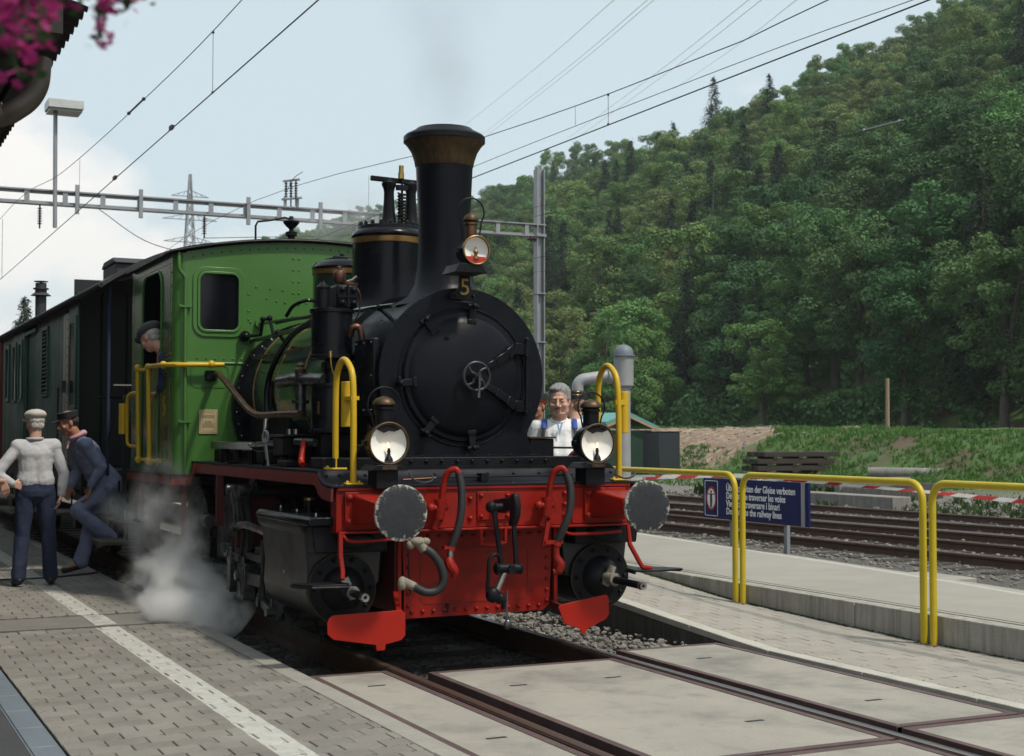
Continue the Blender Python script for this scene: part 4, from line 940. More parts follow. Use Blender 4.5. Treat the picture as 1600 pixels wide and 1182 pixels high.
lp('brake_hose', G().tube(bez([(.480, .42, 1.235), (.505, .40, 1.13), (.495, .39, .98), (.455, .41, .85), (.425, .44, .765)], 6), .027, 12), 'rubber', hs)
lp('hose_clip', G().cyl((.418, .44, .735), (.424, .44, .765), .031, 12).box(.33, .46, .425, .455, .75, .775), 'red_paint', hs)
lp('clip_arm', G().bar((.36, .45, .90), (.33, .45, .74), .02, .03), 'red_paint', hs)
lp('hose_head', G().tube(bez([(.415, .44, .735), (.418, .44, .66), (.44, .43, .62), (.43, .44, .57), (.40, .45, .56)], 4), [.024]*4+[.030]*4+[.034]*5+[.024]*4, 10), 'red_paint', hs)
wh = lp('steam_valve', G().ell((-.60, .42, .800), (.055, .045, .03), 12, 8).cyl((-.60, .42, .81), (-.555, .41, .745), .034, 10).ell((-.645, .43, .78), .030, 10, 6).ell((-.55, .41, .80), (.035, .03, .025), 10, 6), 'rope_white', smooth=60)
lp('steam_hose', G().tube(bez([(-.565, .41, .76), (-.51, .39, .72), (-.455, .38, .64), (-.435, .38, .55), (-.475, .39, .485), (-.55, .40, .475), (-.63, .42, .515)], 7), .028, 14), 'rubber', wh)
lp('hose_end', G().cyl((-.62, .42, .51), (-.69, .43, .545), .030, 10).ell((-.70, .43, .535), (.035, .03, .045), 10, 8), 'rope_white', wh, smooth=60)
lp('hose_chain', G().tube([(-.655, .44, .74), (-.655, .43, .60), (-.65, .42, .46)], .006, 6), 'black_satin', wh)

# front frame plate under the beam
ff = lp('frame_plate', G().prism([(-.545, .255), (.50, .262), (.545, .30), (.565, .60), (.565, .8515), (-.565, .8515), (-.55, .6)], 'y', .80, .815), 'red_paint', bevel=.002)
rivets('rivets', [(-.49+i*.0795, .80, .300) for i in range(13)]+[(.525, .80, .33+i*.075) for i in range(7)]+[(-.515, .80, .34+i*.085) for i in range(6)]+[(-.46+i*.085, .80, .80) for i in range(12)], (0, -1, 0), 'red_paint', ff, .015, .016, 7)
fr = rrect(-.43, .38, .345, .72, .05, 5); fi = rrect(-.425, .375, .350, .715, .046, 5)
lp('inspection_door', G().ringplate(fr, fi, 'y', .7965, .800), 'dark_red', ff)
for x in (-.235, .19): lp('door_catch', G().bar((x-.004, .79, .285), (x+.004, .79, .345), .014, .02), 'black_satin', ff)
for s in (-1, 1):
    lp('frame_side', G().box(s*.60-.013, s*.60+.013, .80, 6.3, .30 if s > 0 else .30, .86), 'dark_red', ff)
    lp('frame_angle', G().box(min(s*.572, s*.60), max(s*.572, s*.60), .775, .799, .28, .86), 'red_paint', ff, bevel=.003)
lp('main_frame', G().box(-.585, .585, .83, 6.4, .55, 1.15), 'black_matt', ff)

# running rails below the beam, steps
def under_rail(s):
    pts = bez([(s*1.07, .575, .858), (s*1.05, .56, .835), (s*1.03, .545, .812), (s*.98, .54, .803), (s*.85, .54, .805), (s*.68, .545, .812)] if s < 0 else [(.50, .575, .852), (.53, .56, .84), (.56, .545, .812), (.62, .54, .803), (.8, .54, .805), (.98, .545, .812)], 5)
    r_ = lp('step_rail', G().tube(pts, .011, 8), 'red_paint')
    lp('step_hanger', G().tube([(s*1.075, .56, .855), (s*1.085, .53, .72), (s*1.09, .47, .62), (s*1.10, .45, .575)] if s < 0 else [(1.045, .56, .855), (1.045, .53, .72), (1.075, .47, .62), (1.10, .45, .565), (1.17, .45, .555)], .017, 8), 'red_paint', r_)
under_rail(-1); under_rail(1)
for s in (-1, 1):
    p = [(-1.385, .60), (-1.36, .52), (-1.30, .44), (-1.07, .40), (-1.05, .46), (-1.10, .62)] if s < 0 else [(1.02, .42), (1.06, .62), (1.30, .60), (1.42, .46), (1.40, .40), (1.25, .38)]
    st = lp('step_plate', G().prism(p, 'z', .535, .549), 'black_satin', bevel=.004)
    lp('step_edge', G().prism([(q[0]+.0, q[1]) for q in p][:4], 'z', .515, .535) if False else G().tube([(q[0], q[1], .53) for q in p[:4]], .010, 6), 'black_satin', st)
    # piston tail rods
    cx = s*.97
    lp('piston_tail', G().cyl((cx, .9, .475), (cx-.0, .38 if s < 0 else .22, .46), .026, 16), 'black_satin')
    lp('tail_end', G().lathe([(.010, .012), (.010, .0), (.027, -.002), (.027, .03), (.029, .035)], (cx, (.38 if s < 0 else .22), .46), (0, 1, 0), 18), 'bright_steel')
    lp('tail_gland', G().obox((cx, .70, .49), (.055, .03, .15), Matrix.Rotation(R_(25*s), 3, 'Y')).cyl((cx, .72, .475), (cx, .60, .47), .045, 16), 'bright_steel' if s < 0 else 'rope_white', bevel=.004)

# cylinders
for s in (-1, 1):
    poly = [(-1.250, .925), (-1.258, .905), (-1.250, .862), (-1.222, .835), (-1.195, .60), (-1.205, .45)]+[(-.98+.225*math.cos(R_(a)), .475+.225*math.sin(R_(a))) for a in range(190, 361, 14)]+[(-.70, .5), (-.66, .93)]
    poly = [(p[0]*(-s), p[1]) for p in poly]
    cy_ = lp('cylinder', G().prism(poly, 'y', .86, 1.875), 'cylinder_grey', bevel=.012)
    lid = [(-1.262, .900), (-1.262, .935), (-1.235, .957), (-.70, .962), (-.70, .90)]
    lp('steam_chest_lid', G().prism([(p[0]*(-s), p[1]) for p in lid], 'y', .66, 1.89), 'black_paint', cy_, bevel=.010)
    box_ = [(-1.222, .90), (-1.20, .72), (-.70, .72), (-.70, .90)]
    lp('valve_chest', G().prism([(p[0]*(-s), p[1]) for p in box_], 'y', .70, .858), 'black_satin', cy_, bevel=.01)
    lp('cylinder_cover', G().lathe([(.232, .03), (.236, 0), (.228, -.022), (.15, -.03), (.135, -.06), (.09, -.10), (.05, -.115)], (s*.97, .845, .475), (0, 1, 0), 40), 'black_satin', cy_)
    lp('cover_edge', G().torus((s*.97, .83, .475), (0, 1, 0), .232, .005, 48, 6), 'brass_worn', cy_)
    rivets('cover_bolts', [(s*.97+.195*math.cos(a), .822, .475+.195*math.sin(a)) for a in np.linspace(0, 6.283, 11)[:-1]], (0, -1, 0), 'black_satin', cy_, .016, .022, 6)
    rivets('chest_studs', [(s*1.1, 1.8, .965), (s*1.15, 1.25, .965), (s*1.0, .8, .965), (s*1.16, .8, .96)], (0, 0, 1), 'bright_steel', cy_, .01, .02, 6)
    lp('oiler', G().cyl((s*1.05, 1.30, .96), (s*1.05, 1.30, 1.04), .032, 14), 'black_paint', cy_)
    lp('oiler_cap', G().cyl((s*1.05, 1.30, 1.04), (s*1.05, 1.30, 1.055), .036, 14), 'brass_clean', cy_)
    lp('end_cover', G().ell((s*.93, .66, .80), (.13, .03, .06), 20, 8), 'black_satin', cy_)
lp('chest_knob', G().ell((-1.222, 1.30, .555), .013, 8, 6), 'bright_steel')

# rail guards
gd = lp('rail_guard', G().prism([(-1.215, .352), (-1.19, .365), (-.735, .375), (-.712, .352), (-.712, .215), (-.74, .185), (-.845, .165), (-.85, .128), (-.905, .128), (-.91, .165), (-1.19, .215), (-1.228, .25), (-1.232, .32)], 'y', .345, .357), 'red_plough', bevel=.002)
lp('guard_arm', G().bar((-.75, .36, .33), (-.60, .82, .42), .03, .06), 'red_paint', gd)
gd = lp('rail_guard', G().prism([(.385, .335), (.40, .35), (.75, .402), (.768, .385), (.772, .27), (.745, .235), (.62, .185), (.60, .178), (.59, .145), (.565, .145), (.548, .182), (.445, .215), (.425, .235)], 'y', .345, .357), 'red_plough', bevel=.002)
lp('guard_arm', G().bar((.50, .36, .28), (.575, .82, .30), .03, .05), 'dark_red', gd)

# wheels and motion
def wheel(s, cy__, r):
    x = s*.755
    w = lp('wheel', G().lathe([(r-.055, -.065), (r, -.065), (r+.004, .035), (r+.028, .045), (r+.028, .068), (r-.055, .068)], (x, cy__, r), (-s, 0, 0), 48), 'oily_steel')
    g = G().lathe([(.105, -.07), (.105, .07)], (x, cy__, r), (s, 0, 0), 20)
    for k in range(11):
        a = 2*math.pi*k/11; g.bar((x, cy__+.09*math.cos(a), r+.09*math.sin(a)), (x, cy__+(r-.05)*math.cos(a), r+(r-.05)*math.sin(a)), .03, .055, up=(1, 0, 0))
    g.lathe([(r-.09, -.045), (r-.05, -.045), (r-.05, .045), (r-.09, .045)], (x, cy__, r), (s, 0, 0), 40)
    lp('spokes', g, 'dark_red', w)
    lp('counterweight', G().prism([(cy__+(r-.06)*math.cos(R_(a)), r+(r-.06)*math.sin(R_(a))) for a in range(20, 105, 10)]+[(cy__+.12, r+.12)], 'x', x-.05, x+.05), 'dark_red', w)
    lp('crank_pin', G().cyl((x, cy__+.10, r-.17), (s*1.0, cy__+.10, r-.17), .05, 14), 'oily_steel', w)
for s in (-1, 1):
    for yy_ in (2.98, 4.25, 5.52): wheel(s, yy_, .50)
    lp('coupling_rod', G().bar((s*.90, 3.08, .33), (s*.90, 5.62, .33), .04, .09).cyl((s*.86, 3.08, .33), (s*.95, 3.08, .33), .075, 16).cyl((s*.86, 4.35, .33), (s*.95, 4.35, .33), .075, 16).cyl((s*.86, 5.62, .33), (s*.95, 5.62, .33), .075, 16), 'oily_steel', bevel=.006)
    cr_ = lp('connecting_rod', G().bar((s*1.03, 2.62, .42), (s*1.0, 4.35, .33), .045, .085).cyl((s*.97, 4.35, .33), (s*1.06, 4.35, .33), .09, 16), 'oily_steel', bevel=.006)
    lp('slide_bar', G().bar((s*1.10, 1.88, .405), (s*1.10, 2.86, .385), .06, .09).bar((s*1.10, 1.88, .56), (s*1.10, 2.75, .56), .05, .05), 'cylinder_grey', bevel=.005)
    lp('crosshead', G().obox((s*1.10, 2.72, .36), (.10, .20, .28)).cyl((s*1.15, 2.72, .40), (s*1.19, 2.72, .40), .04, 12).obox((s*1.17, 2.94, .44), (.03, .09, .34)), 'oily_steel', bevel=.008)
    lp('piston_rod', G().cyl((s*.98, 1.86, .46), (s*1.0, 2.66, .42), .028, 12), 'bright_steel')
    lk = lp('expansion_link', G().tube(bez([(s*1.10, 2.74, .98), (s*1.10, 2.66, .84), (s*1.10, 2.64, .70), (s*1.10, 2.69, .52)], 5), .030, 6).tube(bez([(s*1.13, 2.82, .98), (s*1.13, 2.74, .84), (s*1.13, 2.72, .70), (s*1.13, 2.77, .52)], 5), .016, 6), 'cylinder_grey')
    lp('lifting_link', G().bar((s*1.15, 3.0, 1.06), (s*1.15, 2.79, .78), .022, .05).tube(bez([(s*1.15, 2.99, 1.06), (s*1.15, 2.86, 1.0), (s*1.15, 2.82, .88), (s*1.15, 2.78, .77)], 4), .020, 6).cyl((s*1.12, 3.0, 1.06), (s*1.19, 3.0, 1.06), .035, 12).cyl((s*1.10, 2.79, .77), (s*1.20, 2.79, .77), .032, 12).cyl((s*1.10, 2.90, .76), (s*1.19, 2.90, .76), .030, 12), 'oily_steel', lk)
    lp('weigh_shaft', G().cyl((s*.6, 2.74, 1.05), (s*1.16, 2.74, 1.05), .045, 16).prism([(2.66, 1.06), (2.70, 1.12), (2.80, 1.165), (2.90, 1.14), (2.94, 1.06)], 'x', s*1.02-.01, s*1.02+.01), 'cylinder_grey')
    lp('radius_rod', G().tube(bez([(s*1.15, 2.88, .765), (s*1.15, 2.6, .80), (s*1.14, 2.3, .79), (s*1.12, 2.0, .765)], 5), .020, 6, sy=1.6).obox((s*1.12, 1.97, .765), (.06, .18, .07)), 'oily_steel', bevel=0)
    lp('combination_lever', G().tube(bez([(s*1.14, 2.10, .70), (s*1.15, 2.02, .60), (s*1.16, 2.06, .42), (s*1.16, 2.06, .28)], 5), [.026]*8+[.02]*8, 6, sy=.7).cyl((s*1.12, 2.06, .27), (s*1.20, 2.06, .27), .035, 12).obox((s*1.12, 2.09, .61), (.06, .11, .20)), 'cylinder_grey', bevel=0)
    lp('drop_link', G().bar((s*1.17, 2.06, .27), (s*1.17, 1.80, .23), .03, .05).cyl((s*1.14, 1.80, .22), (s*1.21, 1.80, .22), .032, 12).cyl((s*1.16, 1.82, .24), (s*1.16, 1.82, .32), .012, 8), 'oily_steel', bevel=.004)
    lp('eccentric_rod', G().obox((s*1.17, 3.03, .58), (.05, .14, .10)).cyl((s*1.13, 3.05, .60), (s*1.21, 3.05, .60), .04, 12).bar((s*1.16, 3.0, .56), (s*1.15, 2.72, .53), .03, .055).bar((s*1.15, 2.88, .56), (s*1.15, 2.90, .26), .03, .075).tube([(s*1.14, 2.66, .55), (s*1.14, 2.68, .40), (s*1.14, 2.65, .26)], .026, 8), 'oily_steel', bevel=.005)
    lp('frame_stay', G().box(s*1.12-.03, s*1.12+.03, 3.46, 3.50, .74, 1.155), 'dark_red')
    lp('frame_stay', G().box(s*1.14-.02, s*1.14+.02, 4.66, 4.70, .45, 1.06), 'valance_red')
    lp('axle_reservoir', G().cyl((s*1.16, 3.62, .77), (s*1.16, 3.84, .775), .055, 14).ell((s*1.16, 3.90, .78), .03, 10, 6), 'oily_steel')
    lp('motion_bracket', G().box(min(s*.62, s*1.12), max(s*.62, s*1.12), 2.92, 2.95, .60, 1.10), 'dark_red')
    lp('cab_step', G().box(s*1.30-.10, s*1.30+.10, 5.35, 5.75, .36, .385).box(s*1.30-.08, s*1.30+.10, 5.35, 5.75, .66, .68).box(s*1.22-.006, s*1.22+.006, 5.32, 5.78, .36, 1.05), 'black_satin')
    lp('rear_stay', G().box(s*1.2-.02, s*1.2+.02, 6.20, 6.24, .35, 1.05), 'valance_red')
lp('reach_rod', G().tube([(-1.14, 2.62, .96), (-1.10, 2.50, 1.12), (-1.05, 2.38, 1.30)], .011, 6), 'black_satin')
lp('drain_cocks', G().tube([(-1.1, 1.7, .26), (-1.1, 1.62, .18), (-1.1, 1.5, .12)], .014, 6).tube([(-1.1, 1.0, .26), (-1.1, .92, .17), (-1.12, .8, .14)], .014, 6), 'black_satin')

# air pump on the left of the smokebox
PX, PY = -.752, 1.72
pu = lp('air_pump', G().lathe([(.158, 2.035), (.162, 2.04), (.162, 2.06), (.150, 2.065), (.150, 2.365), (.162, 2.37), (.162, 2.395), (.145, 2.40)], (PX, PY, 0), (0, 0, 1), 32), 'black_paint')
lp('lower_cylinder', G().lathe([(.155, 1.500), (.160, 1.505), (.160, 1.525), (.148, 1.53), (.148, 1.83), (.158, 1.835), (.158, 1.855), (.06, 1.86), (.055, 2.035)], (PX, PY, 0), (0, 0, 1), 32), 'black_paint', pu)
lp('pump_foot', G().box(PX-.10, PX+.15, PY-.06, PY+.06, 1.2525, 1.50), 'black_satin', pu, bevel=.01); lp('pump_bracket', G().box(PX-.05, -.55, PY-.10, PY+.10, 1.95, 2.02), 'black_satin', pu, bevel=.01)
vh = lp('valve_head', G().box(PX+.005, PX+.165, PY-.10, PY+.08, 2.40, 2.575), 'black_satin', pu, bevel=.02)
lp('valve_ribs', G().box(PX+.079, PX+.091, PY-.116, PY-.10, 2.405, 2.57).box(PX+.01, PX+.16, PY-.114, PY-.10, 2.480, 2.492), 'black_satin', pu)
rivets('head_nuts', [(PX+x, PY-.10, z) for x in (.045, .130) for z in (2.44, 2.535)], (0, -1, 0), 'black_satin', pu, .022, .024, 8)
lp('valve_pot', G().lathe([(.045, 0), (.045, .14), (.05, .145), (.05, .155), (.028, .175), (.018, .19), (.018, .205)], (PX-.075, PY-.02, 2.40), (0, 0, 1), 18), 'black_satin', pu)
lp('oil_cup', G().lathe([(.03, 0), (.045, .02), (.048, .07), (.040, .09), (.018, .10), (.018, .12), (.008, .128)], (PX+.045, PY-.03, 2.585), (0, 0, 1), 20), 'copper', pu)
lp('copper_flange', G().cyl((PX+.12, PY-.03, 2.575), (PX+.12, PY-.03, 2.592), .065, 16), 'copper', pu)
lp('tap', G().tube([(PX+.10, PY-.03, 2.60), (PX+.14, PY-.05, 2.615), (PX+.17, PY-.06, 2.64)], .010, 6), 'bright_steel', pu)
lp('small_pipe', G().tube(bez([(PX+.165, PY-.05, 2.57), (PX+.195, PY-.06, 2.50), (PX+.19, PY-.05, 2.38), (PX+.15, PY-.03, 2.30)], 6), .006, 6), 'copper', pu)
lp('grease_cock', G().cyl((PX-.065, PY-.17, 2.04), (PX-.065, PY-.17, 2.085), .013, 10).tube(bez([(PX-.065, PY-.17, 2.04), (PX-.06, PY-.17, 1.98), (PX-.04, PY-.165, 1.92), (PX-.01, PY-.16, 1.86)], 5), .005, 6), 'brass_clean', pu)
lp('maker_plate', G().obox((PX-.125, PY-.095, 1.68), (.055, .006, .09), Matrix.Rotation(R_(52), 3, 'Z')), 'brass_worn', pu)
lp('copper_pipe', G().tube(bez([(-.66, 1.57, 2.20), (-.66, 1.53, 2.255), (-.615, 1.52, 2.255), (-.592, 1.52, 2.17), (-.592, 1.53, 2.05), (-.592, 1.54, 1.92), (-.55, 1.55, 1.79), (-.515, 1.56, 1.65), (-.51, 1.56, 1.40), (-.51, 1.56, 1.26)], 6), .024, 12), 'copper')
lp('pipe_union', G().cyl((-.592, 1.53, 2.02), (-.592, 1.53, 2.06), .030, 10), 'copper')

# pipes and gear along the left of the boiler
lp('hand_rod', G().cyl((-.52, 4.47, 2.49), (-.52, 1.07, 2.385), .017, 12), 'boiler_green')
lp('hand_rod', G().cyl((-.60, 4.46, 2.325), (-.60, 2.0, 2.36), .019, 12), 'boiler_green')
lp('rod_stanchion', G().cyl((-.52, 1.35, 2.385), (-.44, 1.30, 2.30), .015, 8).ell((-.52, 1.35, 2.39), .027, 10, 6).ell((-.43, 1.28, 2.29), .03, 10, 6), 'black_satin')
lp('rod_stanchion', G().cyl((-.60, 3.6, 2.35), (-.52, 3.55, 2.22), .016, 8).ell((-.60, 3.6, 2.35), .03, 10, 6), 'black_satin')
lp('crank_linkage', G().tube([(-.66, 4.47, 2.367), (-.66, 3.92, 2.35), (-.66, 3.86, 2.48), (-.66, 3.65, 2.47), (-.64, 3.60, 2.33)], .015, 8).ell((-.66, 3.86, 2.48), .026, 10, 6).ell((-.66, 3.65, 2.475), .026, 10, 6), 'black_satin')
lp('rod_flange', G().cyl((-.66, 4.47, 2.367), (-.66, 4.42, 2.367), .05, 14).ell((-.66, 4.40, 2.367), .035, 12, 8), 'black_paint')
lp('rod_flange', G().cyl((-.52, 4.47, 2.49), (-.52, 4.43, 2.49), .045, 12), 'cab_green')
lp('dome_pipe', G().tube(bez([(-.50, 3.70, 2.50), (-.46, 3.62, 2.585), (-.40, 3.45, 2.62), (-.27, 3.50, 2.62)], 6), .016, 8), 'black_paint')
lp('thin_rod', G().cyl((-.56, 3.8, 2.44), (-.56, 2.4, 2.44), .008, 6), 'black_satin')
lp('black_hose', G().tube(bez([(-.70, 1.95, 2.42), (-.70, 2.23, 2.375), (-.73, 2.79, 2.27), (-.75, 3.21, 2.06), (-.78, 3.30, 1.85), (-.80, 3.22, 1.62), (-.85, 3.10, 1.45), (-.88, 3.06, 1.30)], 7), .024, 12), 'black_paint')
lp('pipe_sleeve', G().cyl((-.80, 3.24, 1.66), (-.845, 3.12, 1.48), .019, 10), 'bright_steel')
lp('oil_pipes', G().tube(bez([(-.60, 4.45, 2.24), (-.62, 4.3, 2.18), (-.665, 3.6, 2.165), (-.67, 2.7, 2.17), (-.65, 2.0, 2.2)], 6), .010, 6).tube(bez([(-.60, 4.45, 2.22), (-.63, 4.2, 2.155), (-.67, 3.4, 2.15), (-.68, 2.7, 2.155)], 6), .008, 6), 'copper')
lp('injector_pipe', G().tube(bez([(-.93, 4.47, 2.01), (-.95, 4.25, 2.02), (-.97, 3.95, 1.955), (-.985, 3.45, 1.80), (-.99, 3.05, 1.68), (-.99, 2.75, 1.64), (-.99, 2.2, 1.64), (-.95, 1.85, 1.64)], 6), .026, 12), 'copper')
lp('pipe_end', G().obox((-.97, 4.44, 2.01), (.09, .06, .09)), 'black_satin', bevel=.01)
iv = lp('check_valve', G().cyl((-.87, 2.62, 1.90), (-.85, 2.30, 1.91), .048, 14).cyl((-.86, 2.12, 1.62), (-.86, 2.12, 1.96), .040, 14).cyl((-.86, 2.28, 1.91), (-.80, 1.7, 1.88), .050, 14).cyl((-.86, 2.12, 1.72), (-.86, 2.12, 1.745), .065, 14).cyl((-.86, 2.12, 1.86), (-.86, 2.12, 1.875), .06, 14), 'oily_steel')
lp('valve_cap', G().lathe([(.045, 0), (.045, .03), (.03, .045), (.03, .065), (.012, .08)], (-.86, 2.12, 1.945), (0, 0, 1), 14), 'brass_worn', iv)
lp('valve_nut', G().cyl((-.87, 2.70, 1.90), (-.87, 2.60, 1.90), .022, 8), 'bright_steel', iv)
g = G()
for k in range(9): g.torus((-.90, 2.56+.006*(k % 2), 1.83-k*.024), (1, 0, 0) if k % 2 else (0, 1, 0), .010, .003, 8, 4)
lp('chain', g, 'bright_steel', iv)
lp('side_slot', G().obox((-.662, 3.62, 1.79), (.012, .10, .30)), 'black_matt')
# lubricator and lever group on the running board
lu = lp('lubricator', G().box(-1.02, -.80, 2.02, 2.30, 1.33, 1.47).box(-.98, -.84, 2.06, 2.26, 1.2525, 1.33), 'black_satin', bevel=.012)
lp('lubricator_lid', G().box(-1.03, -.79, 1.98, 2.34, 1.471, 1.49), 'black_paint', lu, bevel=.005)
lp('lubricator_caps', G().cyl((-.95, 2.1, 1.49), (-.95, 2.1, 1.53), .02, 10).cyl((-.87, 2.2, 1.49), (-.87, 2.2, 1.53), .02, 10), 'bright_steel', lu)
lp('ratchet_arm', G().bar((-1.04, 2.44, 1.46), (-1.04, 2.34, 1.22), .012, .035).torus((-1.04, 2.42, 1.47), (1, .2, 0), .045, .010, 16, 6), 'light_steel', lu)
lp('ratchet_crank', G().cyl((-1.08, 2.68, 1.405), (-1.08, 2.52, 1.405), .014, 8).ell((-1.08, 2.69, 1.405), .02, 8, 6).cyl((-1.08, 2.5, 1.41), (-.95, 2.3, 1.43), .022, 8), 'bright_steel', lu)
lp('red_lever', G().tube(bez([(-.93, 1.80, 1.44), (-.95, 1.77, 1.38), (-.97, 1.74, 1.30), (-.97, 1.70, 1.27)], 4), .022, 8, sy=1.3), 'red_plough')
lp('lever_boss', G().cyl((-.95, 1.93, 1.435), (-.88, 1.70, 1.43), .030, 12), 'oily_steel')
lp('equipment_box', G().box(-1.03, -.90, 1.90, 2.15, 1.2525, 1.30).box(-.98, -.85, 1.25, 1.50, 1.2525, 1.33), 'black_satin', bevel=.008)
lp('leaf_spring', G().box(-.80, -.66, 1.2+.3, 2.0, 1.2525, 1.28), 'black_satin')
g = G()
for k in range(6): g.tube(bez([(-.74, 1.16+.02*k, 1.415-.012*k), (-.74, 1.45, 1.375-.012*k), (-.74, 1.74-.02*k, 1.415-.012*k)], 6), .008, 6, sx=3.)
lp('suspension_spring', g, 'black_satin', kind='stuff')
lp('toolbox_bar', G().box(-1.06, -.98, 2.72, 4.05, 1.365, 1.430), 'boiler_green', bevel=.006)
for y_, r_q in ((3.3, .03), (2.9, .02), (3.7, .04)): lp('bar_support', G().cyl((-1.02, y_, 1.2525), (-1.02, y_, 1.365), r_q, 10), 'black_satin')
lp('sand_lid', G().lathe([(.17, 0), (.17, .015), (.05, .035)], (-.95, 3.3, 1.2525), (0, 0, 1), 20), 'black_paint')
lp('side_tank', G().box(-.95, -.60, 3.0, 4.36, 1.2525, 1.36), 'black_matt', bevel=.01)
# right side tank and sand pot seen behind the right lamp
lp('equipment_box', G().box(.62, .82, 1.25, 1.60, 1.2525, 1.46), 'black_paint', bevel=.01)
lp('box_lid', G().box(.61, .83, 1.24, 1.61, 1.461, 1.473), 'brass_worn')
lp('hand_rod', G().cyl((.60, 1.30, 1.395), (1.0, 1.30, 1.39), .008, 8), 'black_satin')
lp('cock', G().cyl((.93, 1.1, 1.2525), (.93, 1.1, 1.32), .035, 10).ell((.93, 1.1, 1.335), .035, 10, 6), 'black_satin')
lp('red_hose', G().tube(bez([(1.0, 1.2, 1.2525), (1.02, 1.2, 1.34), (.96, 1.2, 1.36), (.9, 1.2, 1.30)], 4), .014, 8), 'red_paint')

# yellow hoops at the front corners
def hoop(pts, name='yellow_handrail'):
    return lp(name, G().tube(pts, .0215, 12), 'yellow_rail')
hL = hoop(bez([(-.970, .98, 1.262), (-.970, .98, 1.60), (-.970, .97, 1.84), (-.970, .92, 1.935), (-.970, .83, 1.985), (-.968, .73, 1.955), (-.966, .65, 1.86), (-.966, .63, 1.60), (-.966, .63, 1.168)], 6))
lp('handrail_base', G().box(-1.045, -.895, .95, 1.01, 1.2525, 1.268), 'yellow_rail', hL, bevel=.005)
lp('handrail_base', G().box(-1.025, -.905, .60, .66, 1.1635, 1.178), 'yellow_rail', hL, bevel=.005)
rivets('base_bolts', [(-1.025, .98, 1.268), (-.915, .98, 1.268), (-1.005, .63, 1.178), (-.925, .63, 1.178)], (0, 0, 1), 'yellow_rail', hL, .012, .014, 6)
lp('document_tube', G().cyl((-.955, .79, 1.54), (-.955, .79, 1.84), .040, 18), 'yellow_rail', hL, bevel=.004)
lp('tube_clip', G().box(-.985, -.93, .62, .80, 1.715, 1.74), 'yellow_rail', hL)
hR = hoop(bez([(1.04, .98, 1.262), (1.04, .98, 1.60), (1.04, .97, 1.84), (1.035, .92, 1.935), (1.03, .83, 1.985), (1.02, .73, 1.955), (1.015, .65, 1.86), (1.015, .63, 1.60), (1.015, .63, 1.168)], 6))
lp('handrail_base', G().box(.97, 1.11, .95, 1.01, 1.2525, 1.268), 'yellow_rail', hR, bevel=.005)
lp('handrail_base', G().box(.955, 1.075, .60, .66, 1.1635, 1.178), 'yellow_rail', hR, bevel=.005)
rivets('base_bolts', [(.975, .63, 1.178), (1.055, .63, 1.178)], (0, 0, 1), 'yellow_rail', hR, .012, .014, 6)
lp('document_tube', G().cyl((1.075, .66, 1.50), (1.075, .66, 1.795), .034, 18), 'yellow_rail', hR, bevel=.004)
lp('tube_clip', G().box(.99, 1.075, .625, .66, 1.70, 1.735), 'yellow_rail', hR)

# ------------------------------------------------------------ cab
yc = 4.47; XC = 1.285; EZ = 3.085; RC = .10
def roof_z(x): return EZ+.165*(1-(x/XC)**2)
# front wall as a plate with a rounded-corner window hole: cells around the two windows
cab = lp('cab', G().box(-1.0, 1.0, 5.6, 6.2, 1.1345, 1.15), 'black_matt')
wl, wr, wb, wt = -1.078, -.700, 2.405, 2.935
def wall_cells(g, x0, x1, z0, z1, win, y0, y1, top=False, n=8):
    outer_pts = []; 
    inner = rrect(win[0], win[1], win[2], win[3], .075, 5)
    outer = []
    cx, cz = (win[0]+win[1])/2, (win[2]+win[3])/2
    for (px, pz) in inner:
        dx, dz = px-cx, pz-cz; t = 1e9
        if dx > 1e-6: t = min(t, (x1-cx)/dx)
        if dx < -1e-6: t = min(t, (x0-cx)/dx)
        if dz > 1e-6: t = min(t, (z1-cz)/dz)
        if dz < -1e-6: t = min(t, (z0-cz)/dz)
        outer.append([cx+dx*t, cz+dz*t])
    # snap the nearest points to the corners
    for c in ((x0, z0), (x1, z0), (x1, z1), (x0, z1)):
        k = min(range(len(outer)), key=lambda i: (outer[i][0]-c[0])**2+(outer[i][1]-c[1])**2); outer[k] = list(c)
    g.ringplate([tuple(p) for p in outer], inner, 'y', y0, y1)
cf = G()
for s in (-1, 1):
    win = (wl, wr, wb, wt) if s < 0 else (-wr, -wl, wb, wt)
    xa, xb = (-(XC-RC), -.60) if s < 0 else (.60, XC-RC)
    wall_cells(cf, xa, xb, 2.30, 3.04, win, yc, yc+.012)
    cf.box(xa, xb, yc, yc+.012, 1.1345, 2.2995)
    cf.prism([(xa, 3.0405), (xb, 3.0405), (xb, roof_z(xb)), ((xa+xb)/2, roof_z((xa+xb)/2)), (xa, roof_z(xa))], 'y', yc, yc+.012)
cf.prism([(-.5995, 1.2), (.5995, 1.2), (.5995, roof_z(.6)), (.3, roof_z(.3)), (0, roof_z(0)), (-.3, roof_z(.3)), (-.5995, roof_z(.6))], 'y', yc, yc+.012)
cfo = lp('front_wall', cf, 'cab_green', cab, smooth=30)
for s in (-1, 1):   # rounded front corners
    g = G(); g.lathe([(RC, 1.1345), (RC, EZ+.01)], (s*(XC-RC), yc+RC, 0), (0, 0, 1), 10, *((math.pi*.5, math.pi) if s < 0 else (0, math.pi*.5)))
    # lathe frame for +z axis: x->u cross d ; rebuild explicitly
    g = G(); n = 10
    for z in (1.1345, EZ+.012):
        for k in range(n+1):
            a = math.pi*.5*k/n; g.v.append((s*(XC-RC+RC*math.cos(a)), yc+RC-RC*math.sin(a), z))
    g.f = [(k, k+1, n+2+k, n+1+k) for k in range(n)]
    lp('rounded_corner', g, 'cab_green', cab)
